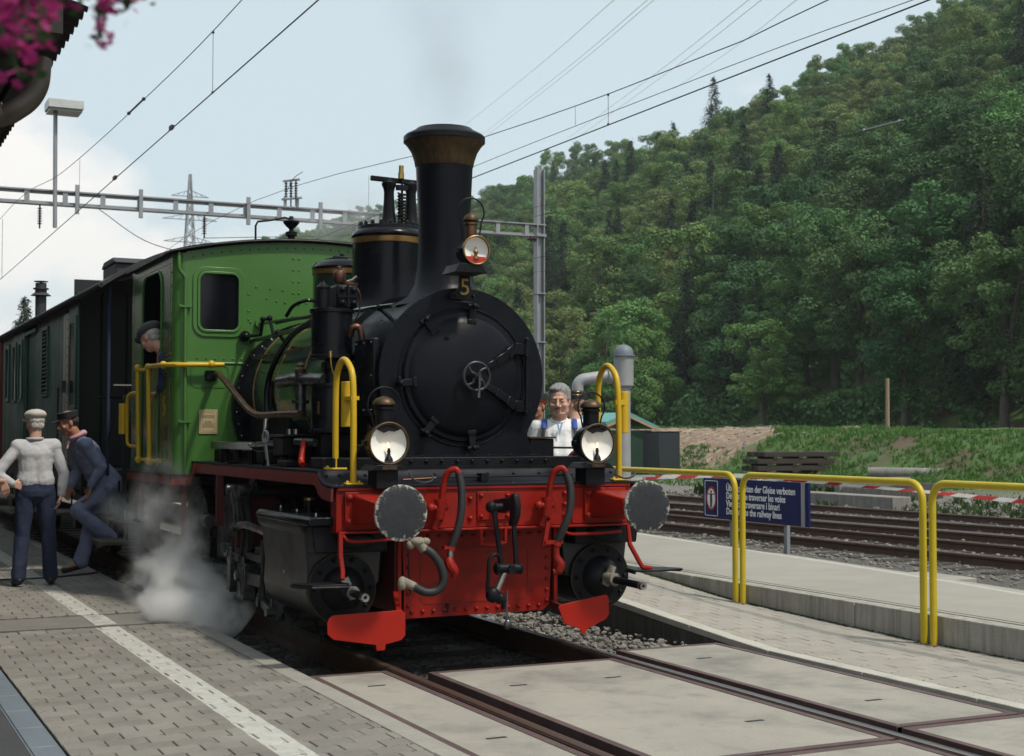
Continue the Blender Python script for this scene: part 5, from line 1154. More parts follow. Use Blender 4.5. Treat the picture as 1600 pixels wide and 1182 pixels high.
# window frames
for s in (-1, 1):
    q = [(a*(-s), b) for a, b in ((wl, 0), (wr, 0))]; x0, x1 = sorted((q[0][0], q[1][0]))
    fr = lp('window', G().ringplate(rrect(x0-.048, x1+.048, wb-.048, wt+.048, .11, 5), rrect(x0-.008, x1+.008, wb-.008, wt+.008, .075, 5), 'y', yc-.014, yc+.0005), 'cab_green', cab, bevel=.004)
    lp('window_bead', G().ringplate(rrect(x0-.008, x1+.008, wb-.008, wt+.008, .08, 5), rrect(x0+.016, x1-.016, wb+.016, wt-.016, .06, 5), 'y', yc-.024, yc+.004), 'cab_green', fr, bevel=.004)
    lp('window_pane', G().prism(rrect(x0-.004, x1+.004, wb-.004, wt+.004, .07, 5), 'y', yc+.006, yc+.010), 'glass_dark', fr)
# side walls with the doorway opening on the left, rounded at the top
def side_poly(): return None
for s in (-1, 1):
    x0, x1 = (-XC, -XC+.012) if s < 0 else (XC-.012, XC)
    g = G()
    yA, yB, zT, zB = 4.99, 5.84, 2.99, 2.14      # opening
    g.box(x0, x1, yc+RC, 5.10, 1.1345, zB); g.box(x0, x1, 5.10, 5.86, 1.1345, 2.02); g.box(x0, x1, 5.86, 6.38, 1.1345, zB)
    g.box(x0, x1, 5.10, 5.86, 2.0205, zB)
    g.box(x0, x1, yc+RC, yA, zB+.0005, EZ+.02); g.box(x0, x1, yB, 6.38, zB+.0005, EZ+.02)
    r_ = .16; top = [(yA, EZ+.02), (yA+.0005, zT-r_)]
    arcl = [(yA+r_-r_*math.cos(R_(a)), zT-r_+r_*math.sin(R_(a))) for a in range(0, 91, 15)]; arcr = [(yB-r_+r_*math.cos(R_(a)), zT-r_+r_*math.sin(R_(a))) for a in range(90, -1, -15)]
    g.prism([(yA+.0005, EZ+.02)]+arcl+arcr+[(yB-.0005, EZ+.02)], 'x', x0, x1)
    sw_ = lp('side_wall', g, 'cab_green_shaded', cab, smooth=0)
    fr_pts = [(x0-.004 if s < 0 else x1+.004, *p) for p in [(yA, zB)]+arcl+arcr+[(yB, zB)]]
    lp('door_beading', G().tube(fr_pts, .011, 8), 'cab_green', sw_)
    xl = x0-.0015 if s < 0 else x1+.0015
    def strip(y0, y1, z0, z1): return G().box(min(xl, xl-.001*s), max(xl, xl+.001), y0, y1, z0, z1)
    gl = G()
    for (a, b, c, d) in ((4.64, 4.646, 1.26, 2.02), (5.0, 5.006, 1.26, 2.02), (4.64, 5.006, 2.014, 2.02), (4.64, 5.006, 1.26, 1.266), (4.64, 4.646, 2.20, 3.02), (4.64, 6.30, 3.014, 3.02), (6.294, 6.30, 1.26, 3.02), (4.64, 4.95, 2.20, 2.206), (5.95, 6.3, 2.20, 2.206), (5.90, 5.906, 1.26, 2.02), (5.9, 6.3, 2.014, 2.02)):
        gl.box(xl-.0008, xl+.0008, a, b, c, d)
    lp('lining', gl, 'gold_line', sw_)
    if s < 0:
        text('numeral', '5', .26, (-XC-.004, 4.85, 1.73), LEFT, 'gold_line', sw_, 'CENTER', .004)
        lp('builder_plate', G().box(-XC-.008, -XC-.0005, 4.76, 4.93, 1.435, 1.56), 'brass_worn', sw_)
        fr2 = [(4.755, 1.255), (4.935, 1.255), (4.935, 1.36), (4.755, 1.36)]; fi2 = [(4.775, 1.27), (4.915, 1.27), (4.915, 1.345), (4.775, 1.345)]
        lp('card_holder', G().ringplate(fr2, fi2, 'x', -XC-.010, -XC-.0005), 'cab_green', sw_)
        lp('door_post', G().box(-XC-.012, -XC-.0005, 5.10, 5.13, 1.1345, 2.10).box(-XC-.012, -XC-.0005, 5.84, 5.87, 1.1345, 2.10), 'cab_green', sw_, bevel=.003)
        rivets('rivets', [(-XC, yc+.13, 1.25+i*.12) for i in range(15)]+[(-XC, 6.34, 1.25+i*.12) for i in range(15)]+[(-XC, 4.62+i*.10, 2.165) for i in range(4)]+[(-XC, 4.95, 2.3), (-XC, 4.95, 2.6)], (-1, 0, 0), 'cab_green', sw_, .008, .007)
        lp('base_strip', G().box(-XC-.007, -XC-.0005, yc+RC, 6.38, 1.136, 1.20), 'cab_green_shaded', sw_)
lp('waist_moulding', G().tube([(-XC-.002, 5.10, 2.125), (-XC-.002, yc+RC, 2.125)]+[(-(XC-RC)-(RC+.002)*math.cos(R_(a)), yc+RC-(RC+.002)*math.sin(R_(a)), 2.125) for a in range(10, 90, 16)]+[(-(XC-RC), yc-.002, 2.125), (-.62, yc-.002, 2.125)], .010, 8), 'cab_green', cab)
lp('back_wall', G().box(-XC+.012, XC-.012, 6.36, 6.37, 1.1345, EZ+.05), 'black_matt', cab)
lp('cab_interior', G().box(-.9, .9, 4.52, 4.75, 1.14, 2.4).cyl((-.4, 4.75, 2.3), (-.4, 4.95, 2.3), .05, 10).cyl((-.7, 4.75, 2.45), (-.7, 4.80, 2.45), .07, 14), 'black_matt', cab)
lp('copper_pipes', G().tube([(-.9, 4.8, 2.2), (-.9, 4.85, 2.7), (-.7, 4.85, 2.95)], .02, 8).tube([(-.6, 4.8, 2.1), (-.62, 4.85, 2.6), (-.4, 4.85, 2.9)], .015, 8), 'copper', cab)
g = G(); n = 24
for (yy_, dz) in ((yc-.05, 0), (6.44, 0)):
    for i in range(n+1):
        x = -1.335+2.67*i/n; g.v.append((x, yy_, EZ+.028+.165*(1-(x/1.335)**2)))
    for i in range(n+1):
        x = -1.335+2.67*i/n; g.v.append((x, yy_, EZ+.010+.165*(1-(x/1.335)**2)))
m = n+1
for i in range(n): g.f += [(i, i+1, 2*m+i+1, 2*m+i), (m+i, 3*m+i, 3*m+i+1, m+i+1), (i, m+i, m+i+1, i+1), (2*m+i, 2*m+i+1, 3*m+i+1, 3*m+i)]
g.f += [(0, 2*m, 3*m, m), (n, m+n, 3*m+n, 2*m+n)]
rf = lp('cab_roof', g, 'black_satin', cab)
lp('roof_bead', G().tube([(-1.335+2.67*i/n, yc-.052, EZ+.012+.165*(1-((-1.335+2.67*i/n)/1.335)**2)) for i in range(n+1)], .012, 8), 'black_satin', rf)
# rivet rows on the front wall
pts = []
for i in range(34):
    x = -.60+i*.036
    if i % 1 == 0 and x < .62: pts.append((x-.56, yc, roof_z(x-.56)-.055))
pts = [(x, yc, roof_z(x)-.055) for x in np.arange(-1.12, 1.13, .085)]
pts += [(x, yc, z) for x in (-.205, -.15) for z in np.arange(2.15, 3.16, .105)]
pts += [(-.62, yc, 2.75-k*.075*3) for k in range(3)]+[(-1.19, yc, 2.2+.08*k) for k in range(0)]
pts += [(-1.08+i*.08, yc, 2.165) for i in range(8)]
pts += [(-.60, yc, 2.20), (-.70, yc, 1.90), (-.74, yc, 1.75), (-.66, yc, 2.02), (-.78, yc, 1.33), (-.78, yc, 1.20), (-.45, yc, 2.72), (-.36, yc, 2.70), (-.28, yc, 2.69), (-.6, yc, 2.5), (-.62, yc, 2.6), (-.55, yc, 2.82), (-.42, yc, 2.81), (-.3, yc, 2.8), (-.08, yc, 2.69), (0, yc, 2.7), (.1, yc, 2.7), (.22, yc, 2.68)]
rivets('rivets', pts, (0, -1, 0), 'cab_green', cab, .009, .009)
lp('patch_plate', G().box(-.82, -.66, yc-.006, yc-.0005, 1.236, 1.52), 'cab_green', cab, bevel=.002)
lp('hatch', G().ringplate(rrect(-1.14, -.80, 1.90, 2.10, .05, 5), rrect(-1.136, -.804, 1.904, 2.096, .047, 5), 'y', yc-.004, yc-.0002), 'cab_green_shaded', cab)
lp('wash_plug', G().torus((-.725, yc-.004, 1.63), (0, 1, 0), .052, .006, 24, 6), 'cab_green', cab)
pl = lp('notice_plate', G().box(-1.062, -.898, yc-.010, yc-.0005, 1.493, 1.708), 'plate_beige', cab, bevel=.001)
g = G()
r5 = random.Random(4)
for k, (zz, w) in enumerate(((1.655, .10), (1.645, .11), (1.635, .10), (1.602, .07), (1.592, .06), (1.582, .10), (1.572, .09), (1.562, .11), (1.552, .10))):
    x = -.98-w/2
    while x < -.98+w/2:
        l = r5.uniform(.006, .016); g.box(x, min(x+l, -.98+w/2), yc-.0108, yc-.0101, zz-.0025, zz+.0025); x += l+.003
lp('engraved_lines', g, 'ink', pl, kind='stuff')
lp('engraved_border', G().ringplate([(-1.052, 1.503), (-.908, 1.503), (-.908, 1.698), (-1.052, 1.698)], [(-1.050, 1.505), (-.910, 1.505), (-.910, 1.696), (-1.050, 1.696)], 'y', yc-.0108, yc-.0101).ringplate([(-1.035, 1.53), (-1.02, 1.515), (-.94, 1.515), (-.925, 1.53), (-.925, 1.67), (-.94, 1.685), (-1.02, 1.685), (-1.035, 1.67)], [(-1.033, 1.531), (-1.019, 1.517), (-.941, 1.517), (-.927, 1.531), (-.927, 1.669), (-.941, 1.683), (-1.019, 1.683), (-1.033, 1.669)], 'y', yc-.0108, yc-.0101), 'ink', pl)
# rain pipe on the corner
lp('rain_pipe', G().tube(bez([(-1.255, yc-.02, EZ+.01), (-1.255, yc-.03, 3.0), (-1.25, yc-.03, 2.94), (-1.205, yc-.025, 2.88), (-1.195, yc-.022, 2.80), (-1.195, yc-.022, 2.2), (-1.19, yc-.02, 1.7), (-1.185, yc-.02, 1.15)], 5), .018, 10), 'cab_green', cab)
for z in (2.62, 1.60): lp('pipe_clip', G().box(-1.245, -1.145, yc-.045, yc-.0005, z-.010, z+.010).ell((-1.24, yc-.03, z), .016, 8, 6).ell((-1.15, yc-.03, z), .016, 8, 6), 'cab_green', cab)
# yellow cab handrails
yr = lp('cab_handrail', G().tube([(-1.36, 5.20, 2.115), (-1.355, 4.60, 2.105), (-1.34, 4.50, 2.10), (-1.28, 4.41, 2.10), (-1.18, 4.395, 2.10), (-.86, 4.395, 2.108)], .021, 12), 'yellow_rail', cab)
lp('rail_knobs', G().ell((-1.36, 5.20, 2.11), .036, 12, 8).ell((-1.35, 4.60, 2.105), .035, 12, 8).ell((-.972, 4.395, 2.108), .035, 12, 8).ell((-1.36, 5.12, 1.245), .038, 12, 8), 'yellow_rail', yr)
lp('cab_handrail', G().tube([(-1.36, 5.20, 2.11), (-1.36, 5.12, 1.245), (-1.30, 4.9, 1.25)], .022, 12), 'yellow_rail', cab)
yr = lp('cab_handrail', G().tube([(-1.36, 5.70, 2.12), (-1.36, 5.62, 1.25), (-1.29, 5.55, 1.25)], .021, 12), 'yellow_rail', cab)
lp('rail_knobs', G().ell((-1.36, 5.70, 2.12), .036, 12, 8).ell((-1.36, 5.62, 1.25), .036, 12, 8), 'yellow_rail', yr)
lp('cab_handrail', G().tube([(-1.36, 5.69, 2.10), (-1.29, 5.45, 2.10)], .015, 8), 'yellow_rail', cab)
yr = lp('cab_handrail', G().tube(bez([(-1.37, 5.68, 1.885), (-1.40, 5.86, 1.875), (-1.41, 5.93, 1.82), (-1.41, 5.93, 1.60), (-1.41, 5.92, 1.43), (-1.40, 5.86, 1.38), (-1.37, 5.66, 1.375)], 5), .015, 10), 'yellow_rail', cab)
lp('document_tube', G().cyl((-1.43, 6.03, 1.49), (-1.43, 6.03, 1.785), .042, 18), 'yellow_rail', yr, bevel=.004)
# whistle on the roof
wz = lp('whistle', G().lathe([(.045, 0), (.045, .03), (.035, .035), (.035, .06), (.055, .065), (.055, .10), (.022, .11), (.022, .13), (.05, .155), (.075, .185), (.078, .20), (.03, .215), (.02, .235), (.02, .25)], (-.095, 4.9, 3.30), (0, 0, 1), 24), 'black_satin')
lp('whistle_lever', G().tube([(-.02, 4.9, 3.505), (-.16, 4.9, 3.535), (-.30, 4.9, 3.50), (-.42, 4.9, 3.48), (-.44, 4.9, 3.44), (-.44, 4.9, 3.24)], .010, 8), 'black_satin', wz)
# ------------------------------------------------------------ green luggage coach behind the engine
CO = thing('coach', 'dark green wooden luggage coach with a louvred side coupled behind the engine cab', 'railway coach', (0, 8, 0))
def cp(name, g, m, parent=None, **k): return obj(name, g, m, parent or CO, **k)
xs_ = -1.40
YB0, YB1 = 8.80, 16.55
ridge = lambda x: 3.05+.50*(1-(abs(x)/1.50)**2.2)
g = G(); n = 22
for y, in ((6.95,), (16.75,)):
    for dz in (0, -.05):
        for i in range(n+1):
            x = -1.5+3.*i/n; g.v.append((x, y, ridge(x)+dz))
m = n+1
for i in range(n): g.f += [(i, i+1, 2*m+i+1, 2*m+i), (m+i, 3*m+i, 3*m+i+1, m+i+1), (i, m+i, m+i+1, i+1), (2*m+i, 2*m+i+1, 3*m+i+1, 3*m+i)]
g.f += [(0, 2*m, 3*m, m), (n, m+n, 3*m+n, 2*m+n)]
rf = cp('roof', g, 'coach_roof'); cp('gutter', G().tube([(-1.505, 6.95, 3.035), (-1.505, 16.75, 3.035)], .022, 8), 'coach_roof', rf)
cp('roof_vent', G().box(-.80, -.35, 10.0, 10.9, 3.40, 3.62).prism([(9.95, 3.62), (10.95, 3.62), (10.75, 3.70), (10.15, 3.70)], 'x', -.82, -.33), 'coach_roof', rf, bevel=.02)
st = cp('stove_chimney', G().cyl((-.95, 15.6, 3.3), (-.95, 15.6, 3.68), .085, 18).cyl((-.95, 15.6, 3.68), (-.95, 15.6, 3.72), .16, 20, .11).cyl((-.95, 15.6, 3.72), (-.95, 15.6, 3.78), .09, 18).cyl((-.95, 15.6, 3.78), (-.95, 15.6, 3.80), .12, 18).cyl((-.95, 15.6, 3.80), (-.95, 15.6, 3.88), .085, 18).cyl((-.95, 15.6, 3.90), (-.95, 15.6, 3.91), .11, 18).cyl((-.95, 15.6, 3.88), (-.95, 15.6, 3.90), .02, 8), 'coach_roof', rf)
# side wall built of vertical boards and recessed doors
y = YB1; zb_, zt_ = 1.10, 3.03
def board(y0, y1, z0=zb_, z1=zt_, x=xs_, name='side_board', m='coach_green'): return cp(name, G().box(x, x+.03, y0+.004, y1-.004, z0, z1), m, side, bevel=.005, bseg=1)
side = cp('side_wall', G().box(xs_+.045, xs_+.07, YB0+.8, YB1, zb_, zt_), 'coach_dark')
cp('end_wall', G().box(-1.35, 1.35, 9.62, 9.66, 1.1, 3.35), 'coach_dark')
for k in range(9): cp('end_board', G().box(-1.33+k*.30, -1.33+k*.30+.285, 9.59, 9.62, 1.1, 3.2), 'coach_dark', bevel=.01)
# veranda: floor, rails, posts
cp('veranda_floor', G().box(-1.30, 1.30, 7.75, 9.6, 1.02, 1.10), 'coach_dark')
cp('corner_post', G().cyl((-1.34, 7.36, 1.05), (-1.34, 7.36, 3.06), .018, 8).cyl((1.34, 7.36, 1.05), (1.34, 7.36, 3.06), .018, 8), 'driver_blue')
cp('veranda_rail', G().cyl((-1.3, 7.3, 2.0), (1.3, 7.3, 2.0), .02, 8).box(-1.2, -.5, 7.29, 7.31, 1.1, 1.9).box(.5, 1.2, 7.29, 7.31, 1.1, 1.9), 'coach_dark')
cp('step_chain', G().tube(bez([(-1.34, 7.36, 1.42), (-1.36, 6.9, 1.62), (-1.34, 6.4, 1.86)], 5), .008, 6), 'driver_blue')
# sliding door panel standing proud, with white jamb behind it
cp('door_panel', G().box(xs_-.035, xs_-.012, 8.80, 9.48, 1.12, 3.0), 'coach_green', side, bevel=.006)
dpn = cp('door_leaf', G().ringplate([(8.86, 1.7), (9.44, 1.7), (9.44, 2.86), (8.86, 2.86)], [(8.98, 1.82), (9.32, 1.82), (9.32, 2.78), (8.98, 2.78)], 'x', xs_-.048, xs_-.036), 'coach_green', side, bevel=.008)
cp('door_pane', G().box(xs_-.0405, xs_-.036, 8.98, 9.32, 1.82, 2.78), 'glass_dark', dpn)
cp('door_lock', G().box(xs_-.10, xs_-.06, 9.46, 9.56, 1.98, 2.12), 'coach_dark', side)
cp('door_jamb', G().box(xs_-.034, xs_+.03, 9.52, 9.88, 1.12, 2.93), 'cream', side)
cp('door_jamb', G().box(xs_-.0365, xs_-.0345, 9.70, 9.72, 1.12, 2.93), 'ink', side)
rivets('rivets', [(xs_-.05, 9.47, 1.2+i*.11) for i in range(17)], (-1, 0, 0), 'coach_green', side, .008, .006)
yy2 = 9.90
for w in (.28, .30, .28, .31, .30, .46, .30, .30): 
    if abs(w-.46) < 1e-6:
        lv = cp('louvre_frame', G().ringplate([(yy2+.01, 1.98), (yy2+w+.10, 1.98), (yy2+w+.10, 2.90), (yy2+.01, 2.90)], [(yy2+.05, 2.02), (yy2+w+.06, 2.02), (yy2+w+.06, 2.86), (yy2+.05, 2.86)], 'x', xs_-.02, xs_+.01), 'coach_green', side)
        for k in range(16): cp('louvre_slat', G().prism([(xs_-.018, 2.03+k*.0525), (xs_+.03, 2.06+k*.0525), (xs_+.03, 2.068+k*.0525), (xs_-.018, 2.040+k*.0525)], 'y', yy2+.05, yy2+w+.06), 'coach_green', lv)
        board(yy2, yy2+w/2+.05, 1.12, 1.97); board(yy2+w/2+.05, yy2+w+.10, 1.12, 1.97); board(yy2, yy2+w+.10, 2.91, 3.02); yy2 += w+.10
    else: board(yy2, yy2+w); yy2 += w
cp('grab_rail', G().tube([(xs_-.01, 10.1, 1.3), (xs_-.06, 10.1, 1.32), (xs_-.06, 10.1, 2.05), (xs_-.06, 10.55, 2.07), (xs_-.01, 10.6, 2.07)], .012, 6), 'coach_dark', side)
cp('door_recess', G().box(xs_+.03, xs_+.05, 12.65, 13.6, 1.12, 2.95), 'coach_dark', side)
cp('recess_header', G().box(xs_-.03, xs_+.02, 12.5, 13.6, 2.90, 2.95), 'coach_green', side)
for k in range(3): board(12.65+k*.32, 12.65+k*.32+.31, 1.12, 2.9, xs_+.022)
for y0, y1 in ((13.62, 14.30), (14.32, 15.0)):
    cp('door_panel', G().box(xs_-.035, xs_+.02, y0, y1, 1.12, 2.98), 'coach_green', side, bevel=.006)
    d = cp('door_leaf', G().ringplate([(y0+.12, 1.95), (y1-.12, 1.95), (y1-.12, 2.86), (y0+.12, 2.86)], [(y0+.18, 2.0), (y1-.18, 2.0), (y1-.18, 2.8), (y0+.18, 2.8)], 'x', xs_-.055, xs_-.036), 'coach_green', side, bevel=.006)
    cp('door_pane', G().box(xs_-.042, xs_-.037, y0+.18, y1-.18, 2.0, 2.8), 'glass_dark', d)
yy2 = 15.02
for w in (.3, .3, .55, .38):
    if w > .5:
        board(yy2, yy2+w, 1.12, 1.98); board(yy2, yy2+w, 2.9, 3.02)
        d = cp('window', G().ringplate([(yy2+.02, 1.99), (yy2+w-.02, 1.99), (yy2+w-.02, 2.89), (yy2+.02, 2.89)], [(yy2+.08, 2.05), (yy2+w-.08, 2.05), (yy2+w-.08, 2.83), (yy2+.08, 2.83)], 'x', xs_-.02, xs_+.02), 'coach_green', side, bevel=.006)
        cp('window_pane', G().box(xs_+.0, xs_+.005, yy2+.08, yy2+w-.08, 2.05, 2.83), 'glass_dark', d)
    else: board(yy2, min(yy2+w, YB1))
    yy2 += w
cp('cornice', G().box(xs_-.06, xs_+.03, 8.78, YB1, 3.0, 3.045), 'coach_roof')
sl = cp('sole_bar', G().box(xs_+.02, xs_+.12, 8.8, 16.6, .88, 1.08), 'coach_dark', bevel=.01)
cp('sill_strip', G().box(xs_-.01, xs_+.04, 8.8, 16.6, 1.085, 1.11), 'coach_green')
for (y0, y1, z, xo) in ((7.45, 8.0, .60, -.06), (6.75, 7.35, .36, -.10), (5.95, 6.4, .60, -.02), (9.6, 10.5, .52, -.12), (12.2, 12.9, .50, -.1), (12.3, 13.0, .82, 0), (14.4, 16.6, .28, -.1), (14.4, 15.4, .52, -.04), (13.0, 14.0, .36, -.15)):
    s = cp('foot_step', G().box(-1.48+xo*.3, -1.20, y0, y1, z, z+.035), 'wood_grey', bevel=.004)
    for ya in (y0+.05, y1-.09): cp('step_iron', G().box(-1.24, -1.225, ya, ya+.04, z+.0352, 1.0), 'black_satin', s)
for yw in (10.3, 15.4):
    w = cp('wheel', G().lathe([(.36, -.06), (.42, -.06), (.45, .05), (.45, .065), (.36, .065)], (-.755, yw, .42), (1, 0, 0), 32).lathe([(.37, -.02), (.08, -.03), (.08, .04), (.37, .02)], (-.755, yw, .42), (1, 0, 0), 24), 'oily_steel')
    cp('axle_box', G().box(-1.22, -1.05, yw-.13, yw+.13, .32, .56).box(-1.2, -1.08, yw-.5, yw+.5, .66, .76), 'black_satin', bevel=.015)
cp('underframe', G().box(-1.0, 1.0, 7.4, 16.4, .75, 1.0), 'coach_dark')
cp('handbrake_wheel', G().torus((-1.15, 8.4, 1.9), (0, 0, 1), .15, .012, 20, 6).cyl((-1.15, 8.4, 1.1), (-1.15, 8.4, 1.9), .015, 8), 'black_satin')
RC_ = thing('coach', 'dark red coach just showing at the left edge behind the dark green coach', 'railway coach', (0, 20, 0))
obj('body', G().box(-1.42, 1.42, 16.85, 32, 1.0, 3.05), 'coach_red', RC_, bevel=.03)
obj('roof', G().prism([(-1.5, 3.05), (-.9, 3.35), (0, 3.48), (.9, 3.35), (1.5, 3.05)], 'y', 16.8, 32.2), 'coach_roof', RC_)
obj('underframe', G().box(-1.1, 1.1, 16.9, 31.8, .45, 1.0), 'coach_dark', RC_)
for yw in (20.5, 29.5): obj('wheel', G().cyl((-.80, yw, .43), (-.70, yw, .43), .43, 24).cyl((.70, yw, .43), (.80, yw, .43), .43, 24), 'oily_steel', RC_)

# ------------------------------------------------------------ yellow tubular railings on the wall side
def railing(y0, y1, label, z0=None):
    """hoop from y0 (near) to y1 (far) standing in front of the wall"""
    x = 3.03; r = .026; rad = .13; zt = 1.145
    a = [(x, y1, zr(y1)-.03), (x, y1, zt-rad)]+[(x, y1-rad+rad*math.cos(R_(q)), zt-rad+rad*math.sin(R_(q))) for q in range(15, 90, 15)]+[(x, y1-rad, zt)]
    b = [(x, y0+rad, zt)]+[(x, y0+rad-rad*math.sin(R_(q)), zt-rad+rad*math.cos(R_(q))) for q in range(15, 90, 15)]+[(x, y0, zt-rad), (x, y0, zr(y0)-.03)]
    mid = [(x, y1-rad+(y0+rad-y1+rad)*k/6, zt) for k in range(1, 6)]
    t = thing('railing', label, 'railing', (x, (y0+y1)/2, zr(y0)), 'yellow railings along the retaining wall')
    obj('tube', G().tube(a+mid+b, r, 16), 'yellow_fence', t)
    g = G(); rr = random.Random(int(y0*10)+50)
    for yy in (y0, y1):
        for k in range(22): 
            an = rr.uniform(0, 6.28); d = rr.uniform(.03, .08); g.obox((x+d*math.cos(an)*.7-.01, yy+d*math.sin(an), zr(yy)+.004), (rr.uniform(.01, .03), rr.uniform(.01, .02), .003), Matrix.Rotation(an, 3, 'Z'))
    obj('base_collar', G().cyl((x, y0, zr(y0)-.01), (x, y0, zr(y0)+.006), .036, 16).cyl((x, y1, zr(y1)-.01), (x, y1, zr(y1)+.006), .036, 16), 'galvanised', t)
    tag(obj('dry_leaves', g, mat('dry_leaf_%d' % int(y0*10+50), (.20, .12, .06), .9), smooth=0), 'small dry brown leaves around the feet of ' + ('the nearest railing' if y0 < -1 else 'a railing'), 'leaves', 'dry leaves at the railing feet', 'stuff')
railing(-.21, 2.03, 'yellow railing in the middle, crossing in front of the blue sign')
railing(2.14, 5.1, 'yellow railing running behind the right buffer of the engine')
railing(-3.1, -.31, 'nearest yellow railing, cut off by the right edge of the photo')

# ------------------------------------------------------------ blue warning sign
SG = thing('warning_sign', 'dark blue warning sign in four languages on two grey posts beside the yard tracks', 'sign', (6.2, 6.3, 0))
obj('board', G().box(6.2, 6.235, 5.30, 7.50, .415, .925), 'sign_blue', SG, bevel=.006)
obj('edge_strip', G().box(6.19, 6.199, 5.36, 5.425, .413, .923), 'light_steel', SG)
for yy in (5.80, 6.93): obj('post', G().box(6.24, 6.29, yy-.03, yy+.03, -.12, .80), 'galvanised', SG, bevel=.004)
obj('base_plate', G().box(6.2, 6.33, 5.70, 5.90, .0-.13, .02), 'galvanised', SG)
q0, q1 = rrect(7.16, 7.455, .445, .895, .02, 4), rrect(7.168, 7.447, .453, .887, .016, 4)
obj('white_frame', G().ringplate(q0, q1, 'x', 6.1965, 6.1995), 'sign_white', SG)
cyy, czz = 7.305, .668
R1 = [(cyy+.112*math.cos(a), czz+.150*math.sin(a)) for a in np.linspace(0, 2*math.pi, 49)[:-1]]; R2 = [(cyy+.088*math.cos(a), czz+.124*math.sin(a)) for a in np.linspace(0, 2*math.pi, 49)[:-1]]
obj('red_ring', G().ringplate(R1, R2, 'x', 6.194, 6.1995), 'sign_red', SG)
obj('white_disc', G().prism(R2, 'x', 6.195, 6.1993), 'sign_white', SG)
obj('pictogram', G().box(6.192, 6.1945, cyy-.075, cyy+.075, .715, .728).box(6.192, 6.1945, cyy-.022, cyy+.022, .62, .7148).box(6.192, 6.1945, cyy-.020, cyy-.003, .555, .6197).box(6.192, 6.1945, cyy+.003, cyy+.020, .555, .6197).prism([(cyy+.018*math.cos(a), .752+.018*math.sin(a)) for a in np.linspace(0, 6.28, 17)[:-1]], 'x', 6.192, 6.1945), 'sign_black', SG)
for k, s_ in enumerate(('Überschreiten der Gleise verboten', 'Défense de traverser les voies', 'Vietato attraversare i binari', "Don't cross the railway lines")):
    text('lettering', s_, .118, (6.198, 6.97, .810-k*.097), LEFT, 'sign_white', SG, 'LEFT', .001, sx=.85, bold=.0022)

# barrier tape from the water crane across the yard
pts = [(6.35, 9.9, .86), (6.9, 9.2, .815), (7.6, 8.0, .80)]
def PX3(u, v, x):
    f, yaw, pit = 2260., R_(25.6), math.atan(86/2260)
    F = Vector((math.sin(yaw)*math.cos(pit), math.cos(yaw)*math.cos(pit), math.sin(pit))); Rt = Vector((math.cos(yaw), -math.sin(yaw), 0)); U = Rt.cross(F)
    d = F+Rt*((u-800)/f)-U*((v-591)/f); C = Vector((-4.10, -8.295, 1.5)); return C+d*((x-C.x)/d.x)
tp = [PX3(980, 749, 6.6), PX3(1050, 745, 7.2), PX3(1160, 744, 8.0), PX3(1267, 753, 8.8), PX3(1355, 761, 9.4), PX3(1450, 769, 10.0), PX3(1600, 784, 11.0), PX3(1750, 795, 12.0)]
tp = bez(tp, 6); ga, gb = G(), G()
for i in range(len(tp)-1):
    a, b = tp[i], tp[i+1]
    TL = TL if i else 0.
    n_ = max(1, int((b-a).length/.055))
    for k in range(n_):
        p, q = a.lerp(b, k/n_), a.lerp(b, (k+1)/n_); s = TL+(b-a).length*k/n_; tw = .012*math.sin(s*1.7)
        w = Vector((tw, 0, .026+.007*math.sin(s*1.3))); d_ = (b-a).normalized()*.10
        ga.add([p-w-d_, q-w-d_, q+w, p+w], [(0, 1, 2, 3)])
        if (s % .52) >= .27:
            for e_ in (-.003, .003): h_ = Vector((e_, 0, 0)); gb.add([p-w-d_+h_, q-w-d_+h_, q+w+h_, p+w+h_], [(0, 1, 2, 3)])
    TL += (b-a).length
tt = tag(obj('barrier_tape', ga, 'tape', smooth=0, normals=False), 'red and white barrier tape sagging across the yard behind the yellow railings', 'barrier tape')
obj('red_stripe', gb, 'tape_red', tt, smooth=0, normals=False, kind='stuff')

# ------------------------------------------------------------ water crane
WC = thing('water_crane', 'grey cast iron water crane with a bent spout standing right of the engine', 'water crane', (6.47, 10, 0))
cx, cy2 = 6.47, 10.0
def ZC(v): return 1.5+(677-v)*(16.25)/2260*1.0
obj('column', G().lathe([(.20, -.14), (.20, -.02), (.105, .0), (.100, 1.40), (.098, 2.16)], (cx, cy2, 0), (0, 0, 1), 28), 'crane_grey', WC)
obj('head', G().lathe([(.10, 2.16), (.13, 2.17), (.145, 2.19), (.145, 2.60), (.148, 2.62)], (cx, cy2, 0), (0, 0, 1), 32), 'crane_grey', WC)
obj('dome_cap', G().lathe([(.170, 2.615), (.170, 2.635), (.145, 2.64), (.140, 2.69), (.11, 2.75), (.05, 2.785), (.012, 2.79), (.012, 2.81), (0, 2.82)], (cx, cy2, 0), (0, 0, 1), 32), 'drain_metal', WC)
dv = Vector((-.95, .31, 0)).normalized(); o = Vector((cx, cy2, 0))
obj('arm', G().tube([o+dv*.1+Vector((0, 0, 2.335)), o+dv*.3+Vector((0, 0, 2.325)), o+dv*.56+Vector((0, 0, 2.285))]+[o+dv*(.56+.12*math.sin(R_(a)))+Vector((0, 0, 2.285-.12+.12*math.cos(R_(a)))) for a in range(15, 91, 15)]+[o+dv*.68+Vector((0, 0, 2.06))], .085, 18), 'crane_grey', WC)
obj('arm_flange', G().cyl(o+dv*.18+Vector((0, 0, 2.333)), o+dv*.235+Vector((0, 0, 2.331)), .115, 18), 'crane_grey', WC, bevel=.006)
